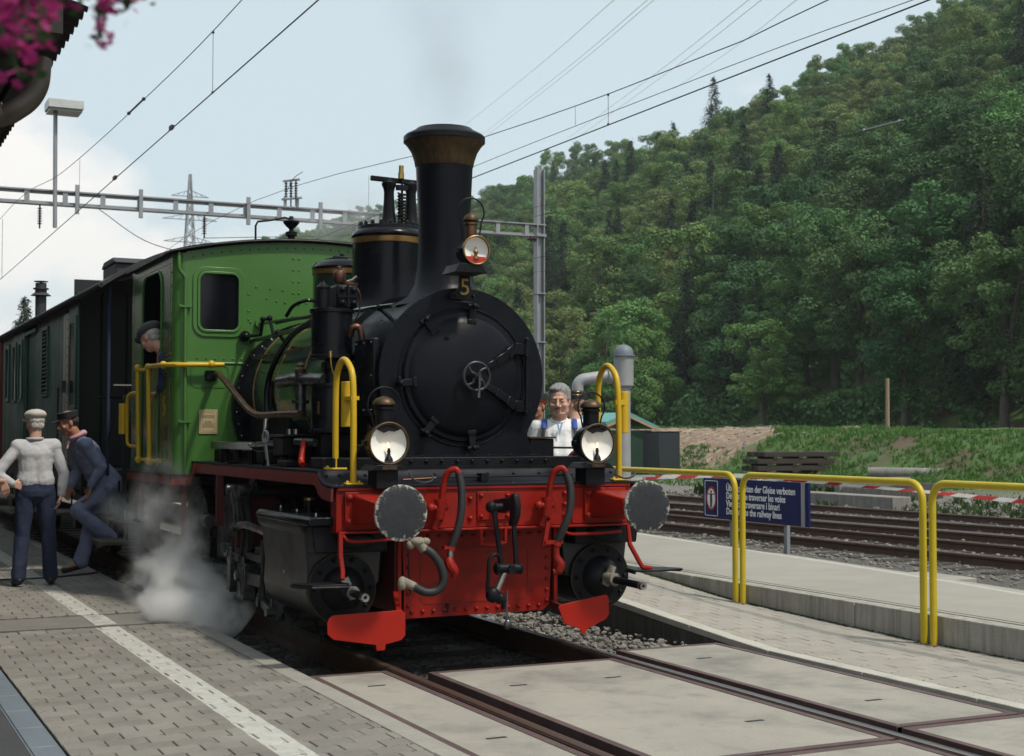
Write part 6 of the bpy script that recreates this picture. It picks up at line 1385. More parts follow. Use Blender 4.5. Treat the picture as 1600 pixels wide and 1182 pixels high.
obj('spout', G().lathe([(.088, 2.06), (.088, 2.04), (.05, 1.90), (.045, 1.84)], o+dv*.68, (0, 0, 1), 18), 'crane_grey', WC)
obj('hand_wheel', G().cyl((cx+.28, cy2-.1, -.1), (cx+.28, cy2-.1, .86), .018, 8).box(cx+.10, cx+.46, cy2-.115, cy2-.085, .86, .89), 'crane_grey', WC)

# ------------------------------------------------------------ shed, container, sleepers, old concrete
SH = thing('shed', 'small shed with a teal gabled roof behind the water crane', 'shed', (22.0, 37, 0))
obj('walls', G().box(21.1, 22.85, 36.4, 39, .0, 1.60), 'shed_green', SH)
obj('roof', G().prism([(20.9, 1.80), (21.85, 2.13), (23.05, 1.64), (23.05, 1.74), (21.85, 2.24), (20.9, 1.90)], 'y', 36.2, 39.3), 'teal_roof', SH)
obj('fascia', G().prism([(20.9, 1.70), (21.85, 2.03), (23.05, 1.54), (23.05, 1.63), (21.85, 2.12), (20.9, 1.79)], 'y', 36.15, 36.19), 'fascia', SH)
obj('corner_board', G().box(22.72, 22.82, 36.3, 36.39, 0, 1.6), mat('board_green', (.02, .12, .05), .6), SH)
CT = tag(obj('container', G().box(21.9, 22.75, 34.3, 35.4, .0, 1.53), 'container', bevel=.03), 'dark grey steel container standing left of the brown earth mound', 'container')
obj('rim', G().box(21.88, 22.77, 34.28, 35.42, 1.531, 1.56), 'container', CT)
SP = [(23.2, 26.2, 30.0), (23.1, 26.25, 29.98), (23.1, 25.9, 30.0)]
r = random.Random(12)
lab = {0: 'topmost old brown sleeper in front of the stack on the grass', 1: 'old brown sleeper in the middle layer of the stack', 2: 'old brown sleeper in the bottom layer of the stack'}
for lay in range(3):
    for k in range(3):
        z = .285+(2-lay)*.225; x0 = 23.2-(0 if lay == 0 else .22)+r.uniform(-.05, .05); 
        o_ = obj('wooden_sleeper', G().box(x0, x0+2.85+r.uniform(-.1, .25), 30.0+k*.32, 30.26+k*.32, z, z+.155), 'tie_wood', bevel=.012)
        lb = {(0, 0): 'front sleeper on top of the stack of old brown sleepers', (1, 0): 'front sleeper in the middle row of the stack of old brown sleepers', (2, 0): 'front sleeper in the bottom row of the stack of old brown sleepers'}.get((lay, k), 'old brown sleeper hidden behind the front ones in the stack')
        tag(o_, lb, 'railway sleeper', 'old sleepers stacked on the grass')
        for q in (.35, 1.35, 2.35):
            if k == 0:
                tag(obj('wood_spacer', G().box(x0+q, x0+q+.16, 29.98, 30.9, z-.072, z-.001), 'tie_wood', bevel=.006), 'short wooden spacer between the rows of stacked old sleepers', 'spacer', 'spacers between the stacked sleepers')
tag(obj('log', G().cyl((24.6, 26.6, .30), (27.2, 23.0, .28), .17, 16), 'old_concrete', smooth=50), 'weathered concrete pipe lying at the foot of the grassy bank', 'pipe')
tag(obj('kerb_block', G().box(18.0, 24.5, 24.6, 24.9, -.1, .22), 'old_concrete', bevel=.03), 'long low concrete kerb lying in the grass left of the blue sign', 'concrete kerb')
wk = tag(obj('loading_wall', G().box(16.0, 16.5, 15.4, 21.5, -.2, .17), 'old_concrete', bevel=.02), 'old stained concrete ledge beyond the yard tracks', 'concrete ledge')
wk = tag(obj('broken_wall', G().box(18.2, 18.6, 19.9, 22.4, -.2, .36), 'old_concrete', bevel=.03), 'broken pale concrete wall stub behind the right-hand railing', 'concrete wall')
tag(obj('broken_wall', G().prism([(17.9, -.1), (19.9, -.1), (19.9, .30), (18.6, .38), (18.1, .2)], 'y', 18.2, 19.7), 'pit_concrete', bevel=.02), 'dark crumbling lump at the end of the pale concrete wall stub', 'rubble')
for k in range(4): tag(obj('concrete_block', G().box(17.3+k*.05, 17.7+k*.05, 22.6+k*.55, 23.1+k*.55, -.2, .22+.04*(k % 2)), 'old_concrete', bevel=.03), ['nearest', 'second', 'third', 'farthest'][k]+' of four small concrete blocks right of the blue sign', 'concrete block', 'concrete blocks by the yard')
g = G(); r = random.Random(3)
for k in range(14):
    x, y = 16.6+r.uniform(0, 2.0), 20.5+r.uniform(0, 2.5)
    for j in range(8):
        a = j*math.pi/4; g.add([(x, y, .30), (x+.05*math.cos(a), y+.05*math.sin(a), .32), (x+.05*math.cos(a+.6), y+.05*math.sin(a+.6), .32)], [(0, 1, 2)])
tag(obj('white_flowers', g, 'sign_white', smooth=0, normals=False), 'small white flowers on the weeds right of the blue sign', 'flowers', kind='stuff')
blades('weeds', 260, lambda r: (16.3+r.uniform(0, 2.3), 20.2+r.uniform(0, 3.2), -.05), .18, .38, 'weed', .4, 7, 19)
tag(obj('wooden_pole', G().cyl((32.5, 35.1, 1.1), (32.52, 35.1, 3.58), .085, 12, .07), 'pole_wood'), 'single bare wooden pole standing on the grassy bank before the woods', 'pole')

# ------------------------------------------------------------ overhead line
def box_mast(cx, cy, z0, z1, w): return G().box(cx-w/2, cx-w/2+.03, cy-w/2, cy+w/2, z0, z1).box(cx+w/2-.03, cx+w/2, cy-w/2, cy+w/2, z0, z1).box(cx-w/2+.03, cx+w/2-.03, cy-.012, cy+.012, z0, z1)
MS = thing('catenary_mast', 'tall grey steel mast holding the right end of the gantry beam', 'mast', (13.89, 27.5, -.2))
obj('column', box_mast(13.89, 27.5, -.2, 8.84, .235), 'galvanised', MS)
obj('clamp', G().box(13.74, 14.04, 27.35, 27.65, 6.95, 7.02).box(13.74, 14.04, 27.35, 27.65, 5.35, 5.38).box(13.74, 14.04, 27.35, 27.65, 4.0, 4.03), 'galvanised', MS)
obj('side_insulator', G().cyl((13.45, 27.4, 6.87), (13.75, 27.4, 6.87), .05, 10).cyl((13.55, 27.4, 6.87), (13.60, 27.4, 6.87), .09, 10).cyl((13.66, 27.4, 6.87), (13.70, 27.4, 6.87), .09, 10), 'insulator', MS)
GB = thing('gantry_beam', 'long grey steel ladder beam spanning the tracks above the engine cab', 'gantry', (5, 27.5, 7))
obj('upper_chord', G().box(-9, 14.05, 27.38, 27.62, 7.265, 7.30).box(-9, 14.05, 27.48, 27.50, 7.20, 7.265), 'galvanised', GB)
obj('lower_chord', G().box(-9, 14.05, 27.38, 27.62, 6.94, 6.975).box(-9, 14.05, 27.48, 27.50, 6.975, 7.03), 'galvanised', GB)
for k in range(26):
    x = -8.6+k*.88; obj('batten', G().box(x, x+.12, 27.40, 27.42, 6.976, 7.264), 'galvanised', GB)
for x in (1.36, 2.87, 5.55, 7.45): obj('hanger_plate', G().box(x, x+.09, 27.30, 27.379, 6.75, 7.45), 'galvanised', GB)
for x in (.55, 4.48):
    g = G().cyl((x, 27.35, 6.93), (x, 27.35, 6.35), .02, 8)
    for q in range(7): g.lathe([(.02, 0), (.065, .01), (.02, .04)], (x, 27.35, 6.45+q*.06), (0, 0, 1), 10)
    obj('string_insulator', g, 'insulator', GB)
isx = 6.62
g = G()
for q in range(3):
    x = isx+q*.10
    for k in range(6): g.lathe([(.02, 0), (.06, .012), (.02, .04)], (x, 27.5-.1*q, 7.55+k*.065), (0, 0, 1), 10)
    g.cyl((x, 27.5-.1*q, 7.3), (x, 27.5-.1*q, 7.98), .02, 8)
obj('insulator_stack', g, 'insulator', GB)
obj('insulator_frame', G().bar((isx-.12, 27.5, 7.48), (isx+.36, 27.3, 7.53), .10, .04).bar((isx-.08, 27.5, 7.95), (isx+.30, 27.3, 8.0), .10, .04).box(isx-.05, isx, 27.45, 27.55, 7.30, 7.55).box(isx+.25, isx+.30, 27.35, 27.45, 7.30, 7.5), 'galvanised', GB)
FL = thing('floodlight', 'pale box floodlight on a thin grey pole fixed to the gantry beam', 'lamp post', (.87, 27.2, 6.4))
obj('pole', G().cyl((.89, 27.28, 6.38), (.87, 27.28, 9.15), .05, 12), 'galvanised', FL)
obj('lamp_housing', G().box(.66, 1.47, 26.9, 27.6, 9.19, 9.40), 'grey_box', FL, bevel=.01)
obj('lamp_glass', G().box(.69, 1.44, 26.93, 27.57, 9.13, 9.189), mat('flood_glass', (.12, .15, .12), .2), FL)
def wire(name, pts, r, label, cat='overhead wire', m='cable', group=None, n=6):
    return tag(obj(name, G().tube(pts, r, n), m), label, cat, group)
OW = 'overhead wires above the tracks'
c0 = wire('contact_wire', [(0, -30, 5.5), (0, 4.4, 5.5), (0, 30, 5.40), (0, 90, 5.4)], .0075, 'thick contact wire running above the engine to the lower left', group=OW)
ms = bez([(0, -12, 7.4), (0, 0, 6.55), (0, 7.1, 6.237), (0, 12.8, 6.254), (0, 20, 6.45), (0, 30.6, 6.97), (0, 60, 6.3), (0, 90, 7.0)], 6)
c1 = wire('catenary_wire', ms, .0058, 'thin sagging upper wire above the engine, left of the contact wire', group=OW)
obj('dropper', G().cyl((0, 8.38, 6.21), (0, 8.38, 5.485), .0035, 5).ell((0, 8.38, 6.2), .018, 6, 4).ell((0, 8.38, 5.49), .018, 6, 4), 'cable', c1)
obj('dropper', G().cyl((0, 18, 6.36), (0, 18, 5.45), .0035, 5).cyl((0, 30, 6.9), (0, 30, 5.4), .006, 5), 'cable', c1)
obj('wire_splice', G().cyl((0, 12.4, 6.255), (0, 13.5, 6.27), .014, 8).ell((0, 12.4, 6.255), .028, 8, 6).ell((0, 13.5, 6.27), .028, 8, 6), 'cable', c1)
obj('wire_clamp', G().box(-.02, .02, 10.5, 10.65, 5.47, 5.52).box(-.02, .02, 14.5, 14.68, 5.45, 5.50), 'cable', c0)
c2 = wire('contact_wire', [(4.7, -20, 5.33), (4.7, 90, 5.33)], .0075, 'thick wire crossing the sky to the upper right, lowest of the bold pair', group=OW)
c3 = wire('catenary_wire', bez([(4.7, -20, 6.6), (4.7, -6, 5.95), (4.7, 3, 5.715), (4.7, 5.1, 5.683), (4.7, 11, 5.87), (4.7, 27, 6.8), (4.7, 55, 5.9), (4.7, 90, 6.9)], 6), .0058, 'bold upper wire crossing the sky to the upper right above the chimney', group=OW)
obj('dropper', G().cyl((4.7, 7.3, 5.72), (4.7, 7.3, 5.33), .0035, 5).ell((4.7, 7.3, 5.71), .018, 6, 4).ell((4.7, 7.3, 5.34), .018, 6, 4).cyl((4.7, 16, 6.1), (4.7, 16, 5.33), .0035, 5), 'cable', c3)
def strung(name, px, x, r, label, m='cable'):
    return wire(name, bez([PX3(*p, x) for p in px], 4), r, label, 'overhead wire', m, OW)
c8 = strung('catenary_wire', [(560, 338), (737, 262), (1000, 158), (1240, 66), (1427, 0), (1600, -66)], 6.5, .0050, 'thin middle one of the three bold wires crossing the sky to the right')
obj('dropper', G().tube([PX3(899, 167, 6.5), PX3(899, 196, 6.5)], .003, 5), 'cable', c8)
c4 = strung('catenary_wire', [(560, 385), (762, 340), (1116, 264), (1348, 206), (1413, 189), (1600, 145), (1750, 108)], 13.6, .0060, 'dark wire with a pale splice, highest wire in front of the wooded hill')
obj('pale_splice', G().tube([PX3(1350, 204, 13.6), PX3(1411, 188, 13.6)], .014, 8).ell(PX3(1350, 204, 13.6), .035, 8, 6).ell(PX3(1405, 190, 13.6), .035, 8, 6), 'galvanised', c4)
c5 = strung('catenary_wire', [(560, 392), (849, 336), (1120, 291), (1384, 235), (1600, 181), (1750, 142)], 10.2, .0050, 'second highest dark wire in front of the wooded hill')
c6 = strung('contact_wire', [(560, 458), (762, 419), (1080, 352), (1384, 285), (1600, 238), (1750, 205)], 10.2, .0065, 'third highest dark wire in front of the wooded hill')
obj('dropper', G().tube([PX3(1384, 236, 10.2), PX3(1384, 285, 10.2)], .004, 5).ell(PX3(1384, 236, 10.2), .018, 6, 4).ell(PX3(1384, 284, 10.2), .02, 6, 4), 'cable', c5)
obj('dropper', G().tube([PX3(1116, 265, 13.6), PX3(1113, 352, 10.6)], .004, 5), 'cable', c4)
c7 = strung('contact_wire', [(560, 460), (762, 434), (1116, 394), (1340, 354), (1600, 307), (1750, 280)], 13.6, .0055, 'lowest dark wire in front of the wooded hill')
def PXd(u, v, dd):
    f, yaw, pit = 2260., R_(25.6), math.atan(86/2260)
    F = Vector((math.sin(yaw)*math.cos(pit), math.cos(yaw)*math.cos(pit), math.sin(pit))); Rt = Vector((math.cos(yaw), -math.sin(yaw), 0)); U = Rt.cross(F)
    return Vector((-4.10, -8.295, 1.5))+(F+Rt*((u-800)/f)-U*((v-591)/f))*dd
# high voltage lines and a far lattice pylon
for k, (a, b, c) in enumerate((((715, 205), (960, 0), (1045, -60)), ((748, 215), (1012, 0), (1090, -64)), ((752, 219), (1022, 0), (1100, -64)), ((885, 218), (1170, 0), (1260, -70)), ((893, 222), (1190, 0), (1275, -66)), ((1052, 140), (1245, 0), (1330, -60)))):
    pts = [PXd(*a, 420), PXd((a[0]+b[0])/2, (a[1]+b[1])/2+4, 230), PXd(*b, 130), PXd(*c, 100)]
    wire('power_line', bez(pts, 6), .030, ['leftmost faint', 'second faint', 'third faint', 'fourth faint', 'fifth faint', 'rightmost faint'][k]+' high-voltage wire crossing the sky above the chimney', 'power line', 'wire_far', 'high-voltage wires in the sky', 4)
PYc = (37.1, 170.4)
PYL = thing('electricity_pylon', 'pale lattice electricity pylon with three crossarms, far behind the gantry beam', 'pylon', (*PYc, 0))
g = G()
def leg(z): return max(.10, 1.9*(1-(z-(-2))/36.5))
for a, b in ((-1, -1), (1, -1), (1, 1), (-1, 1)):
    g.bar((PYc[0]+a*leg(-2), PYc[1]+b*leg(-2), -2), (PYc[0]+a*.10, PYc[1]+b*.10, 33.7), .14, .14)
obj('leg_frame', g, 'galvanised', PYL)
g = G(); z = 0; 
while z < 32.5:
    dz = 1.5; l0, l1 = leg(z)*.97, leg(z+dz)*.97
    for s in (-1, 1):
        g.bar((PYc[0]-l0, PYc[1]+s*l0, z), (PYc[0]+l1, PYc[1]+s*l1, z+dz), .07, .07); g.bar((PYc[0]+l0, PYc[1]+s*l0, z), (PYc[0]-l1, PYc[1]+s*l1, z+dz), .07, .07)
        g.bar((PYc[0]+s*l0, PYc[1]-l0, z), (PYc[0]+s*l1, PYc[1]+l1, z+dz), .07, .07)
    z += dz
obj('lattice', g, 'galvanised', PYL)
for z, w in ((30.9, 2.3), (28.0, 3.4), (25.2, 3.2)):
    g = G().bar((PYc[0]-w, PYc[1], z), (PYc[0]+w, PYc[1], z), .10, .10).bar((PYc[0]-w, PYc[1], z), (PYc[0], PYc[1], z+.8), .08, .08).bar((PYc[0]+w, PYc[1], z), (PYc[0], PYc[1], z+.8), .08, .08)
    for s in (-1, 1):
        for q in (.4, .7): g.bar((PYc[0]+s*w*q, PYc[1], z), (PYc[0]+s*w*(q-.15), PYc[1], z+.8*(1-q+.15)), .06, .06)
    obj('crossarm', g, 'galvanised', PYL)
# loops of thin wire under the gantry
tag(obj('stay_wires', G().tube(bez([(1.9, 27.3, 6.9), (3.0, 27.3, 6.2), (4.2, 27.3, 5.9)], 6), .010, 5).tube([(4.48, 27.35, 6.35), (4.2, 27.3, 5.9), (3.2, 27.3, 5.0)], .009, 5).tube([(4.48, 27.35, 6.35), (7.2, 27.3, 6.55), (9, 27.3, 6.7)], .009, 5).tube(bez([(6.55, 27.3, 7.6), (6.75, 27.3, 8.0), (7.0, 27.3, 8.2)], 5), .009, 5), 'cable'), 'thin looping wires hanging below the gantry beam left of the cab roof', 'wires')

ST = thing('station_building', 'station building along the left platform, out of the picture on the left', 'station', (-9, 20, 0))
obj('wall', G().box(-10.5, -7.4, -6, 75, -.2, 6.5), mat('station_wall', (.20, .18, .15), .9), ST)
for k in range(26): obj('window', G().box(-7.4, -7.37, -4+k*3, -2.7+k*3, 1.0, 2.6), 'glass_dark', ST)
# ------------------------------------------------------------ station roof edge and hanging flowers, top left
SR = thing('station_roof', 'dark corrugated edge of the station roof with a curved rain pipe in the top left corner', 'station roof', (-4, 6, 0))
ex, ez = -2.93, 3.62
g = G(); ys_ = np.arange(-1.0, 60.0, .0375); m = len(ys_)
for y in ys_:
    w = .022*math.cos(2*math.pi*y/.15)
    for t, (x, z) in enumerate(((ex, ez), (ex-1.2, ez+.36), (ex-4, ez+1.2))): g.v.append((x, y, z+w))
    g.v.append((ex-4, y, z+w-.01)); g.v.append((ex-1.2, y, ez+.35+w)); g.v.append((ex, y, ez-.012+w))
for i in range(m-1):
    for k in range(5): g.f.append((6*i+k, 6*i+k+1, 6*(i+1)+k+1, 6*(i+1)+k))
    g.f.append((6*i+5, 6*i, 6*(i+1), 6*(i+1)+5))
obj('corrugated_sheet', g, 'roof_dark', SR, smooth=60)
obj('fascia_board', G().box(ex-.22, ex-.12, -1, 60, ez-.16, ez+.0), 'roof_dark', SR)
obj('gutter', G().tube([(ex-.30, -1, ez-.10), (ex-.30, 60, ez-.10)], .07, 12), 'roof_dark', SR)
for k in range(9):
    y = .2+k*1.3
    obj('rafter', G().bar((ex-.2, y, ez-.04), (ex-4, y, ez+1.02), .10, .14), 'roof_dark', SR)
for k in range(10): obj('soffit_panel', G().prism([(ex-.36-k*.32, ez+.0+k*.098), (ex-.66-k*.32, ez+.088+k*.098), (ex-.66-k*.32, ez+.10+k*.098), (ex-.36-k*.32, ez+.012+k*.098)], 'y', -.9, 59.9), 'soffit', SR)
obj('rain_pipe', G().tube(bez([(-3.10, -.60, 3.42), (-3.12, -.62, 3.27), (-3.20, -.62, 3.16), (-3.36, -.55, 3.10), (-3.9, -.4, 3.06)], 7), .055, 14), 'pipe_brown', SR)
obj('pipe_joint', G().cyl((-3.27, -.60, 3.125), (-3.30, -.59, 3.115), .060, 14), 'pipe_brown', SR)
obj('roof_post', G().box(ex-3.2, ex-3.0, 8, 8.2, -.05, ez+.85), 'roof_dark', SR)
obj('cross_beam', G().box(ex-4, ex-.5, 7.9, 8.05, ez-.22, ez-.05), 'roof_dark', SR)
CP = Vector((-4.10, -8.295, 1.5))
def at_d(u, v, d):
    f, yaw, pit = 2260., R_(25.6), math.atan(86/2260)
    F = Vector((math.sin(yaw)*math.cos(pit), math.cos(yaw)*math.cos(pit), math.sin(pit))); Rt = Vector((math.cos(yaw), -math.sin(yaw), 0)); U = Rt.cross(F)
    return CP+(F+Rt*((u-800)/f)-U*((v-591)/f))*d
HF = thing('hanging_flowers', 'magenta trailing flowers hanging out of focus in the top left corner', 'flowers', at_d(60, -160, 1.8)); FS = .6
r = random.Random(21); gp, gl, gs = G(), G(), G()
def flower(c, s):
    M = Matrix.Rotation(r.uniform(0, 6.28), 3, 'Z') @ Matrix.Rotation(r.uniform(-1.2, 1.2), 3, 'X')
    for k in range(5):
        a = k*2*math.pi/5; b = a+.55; e = a-.55
        gp.add([c, c+M @ Vector((s*.75*math.cos(e), s*.75*math.sin(e), s*.15)), c+M @ Vector((s*math.cos(a), s*math.sin(a), s*.3)), c+M @ Vector((s*.75*math.cos(b), s*.75*math.sin(b), s*.15))], [(0, 1, 2, 3)])
def leaf(c, s):
    M = Matrix.Rotation(r.uniform(0, 6.28), 3, 'Z') @ Matrix.Rotation(r.uniform(-1.4, 1.4), 3, 'X')
    gl.add([c+M @ Vector(p) for p in ((0, 0, 0), (s*.4, s*.3, 0), (s, 0, .1*s), (s*.4, -s*.3, 0))], [(0, 1, 2, 3)])
sprays = [((40, -60), (60, 60), 30, 1.), ((20, -40), (18, 90), 24, 1.), ((70, -40), (75, 30), 22, 1.), ((30, 40), (28, 118), 14, .8), ((150, -50), (190, 5), 26, 1.), ((200, -60), (232, -8), 20, .8), ((172, -10), (158, 62), 16, .6), ((-10, -30), (5, 60), 16, 1.), ((130, -70), (125, -10), 8, .5)]
for (a, b, n_, w) in sprays:
    D = r.uniform(1.62, 1.98); pa, pb = at_d(*a, D), at_d(*b, D)
    gs.tube([pa+Vector((0, 0, .1)), pa.lerp(pb, .5)+Vector((r.uniform(-.02, .02), 0, 0)), pb], .0025, 5)
    for k in range(int(n_*2.2)):
        t = r.random(); c = pa.lerp(pb, t)+Vector((r.gauss(0, .013*w), r.gauss(0, .03), r.gauss(0, .012*w)))
        if r.random() < .72: flower(c, r.uniform(.006, .0115))
        else: leaf(c, r.uniform(.014, .026))
for k in range(34): leaf(at_d(r.uniform(85, 150), r.uniform(-50, 6), r.uniform(1.68, 1.86)), r.uniform(.018, .03))
for k in range(3): leaf(at_d(*[(160, 48), (194, 42), (164, 18)][k], 1.8), .021)
obj('petals', gp, 'petal', HF, smooth=0, normals=False, kind='stuff'); obj('leaves', gl, 'flower_leaf', HF, smooth=0, normals=False, kind='stuff'); obj('stems', gs, 'flower_leaf', HF, kind='stuff')
# the basket is above the picture
obj('basket', G().lathe([(.10, 0), (.16, .08), (.20, .20)], at_d(60, -300, 1.8), (0, 0, 1), 20), 'bark', HF)
obj('basket_wire', G().cyl(at_d(60, -300, 1.8)+Vector((0, 0, .2)), at_d(60, -300, 1.8)+Vector((0, 0, 1.3)), .004, 5), 'cable', HF)
# ------------------------------------------------------------ trees
def leaf_cards(centres, radii, n_per, s0, s1, seed, droop=0., squash=1.):
    """leaf clumps: small bent quads spread through clump volumes, facing mostly outwards"""
    r = np.random.RandomState(seed); V = []; 
    C = np.array(centres); Rr = np.array(radii)
    tot = n_per*len(C); idx = np.repeat(np.arange(len(C)), n_per)
    d = r.normal(size=(tot, 3)); d /= np.linalg.norm(d, axis=1)[:, None]
    rad = r.uniform(.55, 1.05, tot)**.7
    p = C[idx]+d*(Rr[idx]*rad)[:, None]*np.array([1, 1, squash])
    nrm = d*.8+r.normal(size=(tot, 3))*.45+np.array([0, 0, .45]); nrm /= np.linalg.norm(nrm, axis=1)[:, None]
    t = np.cross(nrm, r.normal(size=(tot, 3))); t /= np.linalg.norm(t, axis=1)[:, None]; b = np.cross(nrm, t)
    s = r.uniform(s0, s1, tot)[:, None]; asp = r.uniform(.45, .8, tot)[:, None]
    v0 = p-t*s; v1 = p-b*s*asp+t*s*.1; v2 = p+t*s-nrm*s*.25; v3 = p+b*s*asp+t*s*.1
    V = np.stack([v0, v1, v2, v3], 1).reshape(-1, 3)
    V[:, 2] -= droop*np.repeat(s[:, 0], 4)*0
    F = np.arange(tot*4).reshape(-1, 4); return V, F
def mesh_np(name, V, F, m):
    me = bpy.data.meshes.new(name); k = F.shape[1]
    me.vertices.add(len(V)); me.vertices.foreach_set('co', V.astype(np.float32).ravel())
    me.loops.add(F.size); me.loops.foreach_set('vertex_index', F.astype(np.int32).ravel())
    me.polygons.add(len(F)); me.polygons.foreach_set('loop_start', np.arange(0, F.size, k, dtype=np.int32)); me.polygons.foreach_set('loop_total', np.full(len(F), k, dtype=np.int32))
    me.update(); me.materials.append(MATS[m]); return me
def broadleaf(seed, h, w, m, n_cl=62, n_per=95, lean=0.):
    r = random.Random(seed); cs = []; rs = []
    lobes = [(Vector((r.uniform(-.28, .28)*w, r.uniform(-.28, .28)*w, h*r.uniform(.22, .84))), w*r.uniform(.24, .40)) for _ in range(8)]+[(Vector((0, 0, h*.82)), w*.26)]
    for k in range(n_cl):
        c, R = lobes[k % len(lobes)]; d = Vector((r.gauss(0, 1), r.gauss(0, 1), r.gauss(0, 1)+.25)).normalized()
        p = c+Vector((d.x*R, d.y*R, d.z*R*.85))*r.uniform(.6, 1.08); p.z = max(p.z, h*.16); cs.append(tuple(p)); rs.append(r.uniform(.085, .155)*w)
    V, F = leaf_cards(cs, rs, int(n_per*2.9), .050*w/6, .125*w/6, seed, squash=.72)
    V[:, 0] += lean*V[:, 2]
    t = G(); top = Vector((lean*h*.75, 0, h*.75))
    t.tube([(0, 0, -.8), (lean*h*.2+.02*h, 0, h*.22), (lean*h*.45, .02*h, h*.45), tuple(top)], [.026*h, .019*h, .013*h, .004*h], 8)
    for k in range(7):
        z = h*r.uniform(.22, .62); c = cs[r.randrange(len(cs))]; t.tube([(lean*z, 0, z), ((lean*z+c[0]+lean*c[2])/2, c[1]/2, (z+c[2])/2+.03*h), (c[0]+lean*c[2], c[1], c[2])], [.009*h, .006*h, .002*h], 5)
    return mesh_np('crown', V, F, m), t
def conifer(seed, h, w, m, tiers=40):
    r = np.random.RandomState(seed); V = []; 
    for k in range(tiers):
        z = h*(.12+.86*k/tiers); R = w*.5*(1-k/tiers)**.82*r.uniform(.85, 1.12)+.10
        nb = max(6, int(12*(1-k/tiers)+6))
        for j in range(nb):
            a = r.uniform(0, 6.28); L_ = R*r.uniform(.75, 1.1); n = max(4, int(L_/.20))
            for q in range(n):
                t = (q+1)/n; px = L_*t; pz = z-px*.28*(1+.3*t)+.15*px*t
                for s in range(3):
                    s_ = r.uniform(.12, .24)*(1.1-.4*t)*1.35; off = r.normal(size=3)*np.array([.10, .10, .17])
                    c = np.array([px*math.cos(a), px*math.sin(a), pz])+off
                    dr = np.array([math.cos(a+r.uniform(-.9, .9)), math.sin(a+r.uniform(-.9, .9)), -.55+r.normal()*.2]); dr /= np.linalg.norm(dr)
                    up = r.normal(size=3); sd = np.cross(dr, up); sd /= np.linalg.norm(sd)
                    V += [c-dr*s_*.3, c+sd*s_*.28, c+dr*s_, c-sd*s_*.28]
    V = np.array(V); F = np.arange(len(V)).reshape(-1, 4)
    t = G().tube([(0, 0, -.8), (0, 0, h*.5), (0, 0, h*.99)], [.017*h, .010*h, .002*h], 8)
    return mesh_np('crown', V, F, m), t
protos = []
for i, (h, w, m, nc, npr, ln) in enumerate(((11, 7.0, 'leaf_a', 70, 95, 0), (13, 7.5, 'leaf_b', 76, 95, .03), (10, 6.0, 'leaf_c', 60, 95, -.04), (12, 6.4, 'leaf_a', 66, 90, .05), (9, 6.8, 'leaf_b', 60, 95, 0), (14, 8.0, 'leaf_a', 84, 95, -.02))):
    me, t = broadleaf(100+i, h, w, m, nc, npr, ln); protos.append(('broadleaf_tree', me, t, h))
for i, (h, w, m) in enumerate(((17, 6.5, 'needle'), (14, 5.2, 'needle'), (19, 7.2, 'needle_brown'))):
    me, t = conifer(200+i, h, w, m); protos.append(('conifer_tree', me, t, h))
trunk_me = []
for n_, me, t, h in protos:
    o = obj('trunk_proto', t, 'bark', smooth=60); trunk_me.append(o.data); bpy.data.objects.remove(o)
def tree(pi, x, y, s, rz, label, cat='tree', group=None, sx=1., trunk=True, z=None):
    n_, me, t, h = protos[pi]; z = H(x, y) if z is None else z
    e = thing(n_, label, cat, (x, y, z), group); e.rotation_euler.z = rz; e.scale = (s*sx, s*sx, s)
    c = bpy.data.objects.new('crown', me); COL.objects.link(c); c.parent = e
    if trunk: q = bpy.data.objects.new('trunk', trunk_me[pi]); COL.objects.link(q); q.parent = e
    return e, c
# candidate sites on the slope, jittered grid, clipped to what the camera can see
r = random.Random(31); sites = []
def site(x, y): sites.append((x, y))
y = 8.
while y < 640:
    st = 5.2 if y < 260 else 6.6
    x = 55.
    while x < 175:
        px, py = x+r.uniform(-.42, .42)*st, y+r.uniform(-.42, .42)*st
        d = Vector((px+4.1, py+8.3, 0)); dep = d.dot(CAMF); u = 800+2260*(d.x*math.cos(R_(25.6))-d.y*math.sin(R_(25.6)))/max(dep, 1)
        if 330 < u < 1800: sites.append((px, py, u, dep))
        x += st
    y += st
sites.sort(key=lambda q: q[3])
G1, G2 = 'leafy trees of the dense woods on the hillside', 'conifers of the woods on the hillside'
near = []; far = []
for q in sites:
    px, py, u, dep = q; cf = fbm(px, py, 45, 2, 6.)+.35*r.uniform(-1, 1)
    kind = 1 if (cf > .50 and px < 125 and py < 190) or r.random() < .015 else 0
    front = px < 62
    (near if len(near) < 290 and 830 < u < 1700 else far).append((px, py, u, dep, kind if not front else (1 if r.random() < .05 else 0)))
names = ('pale green', 'mid green', 'yellowish green')
crowns = {}
for i, (px, py, u, dep, kind) in enumerate(near):
    row = px < 61
    if kind: pi = r.choice((6, 7)); s = r.uniform(.65, 1.0); lb, gp_ = 'dark conifer standing among the leafy trees on the wooded hillside', G2
    else:
        pi = r.choice((1, 2, 4, 2, 0)) if py > 95+40*fbm(px, py, 30, 2, 2.) else r.choice((0, 3, 5, 0, 1, 5, 2)); s = r.uniform(.65, 1.12); lb, gp_ = ('leafy green tree in the front row of the woods behind the bank' if row else 'leafy green tree within the dense woods on the hillside'), ('front row trees of the woods' if row else G1)  # paler crowns farther off stand in for sunlit slope, darker ones for cloud shadow
    e, c = tree(pi, px, py, s*(.92 if row else 1), r.uniform(0, 6.28), lb, 'tree', gp_, r.uniform(.95, 1.2), trunk=row or i < 120)
    crowns[pi] = c
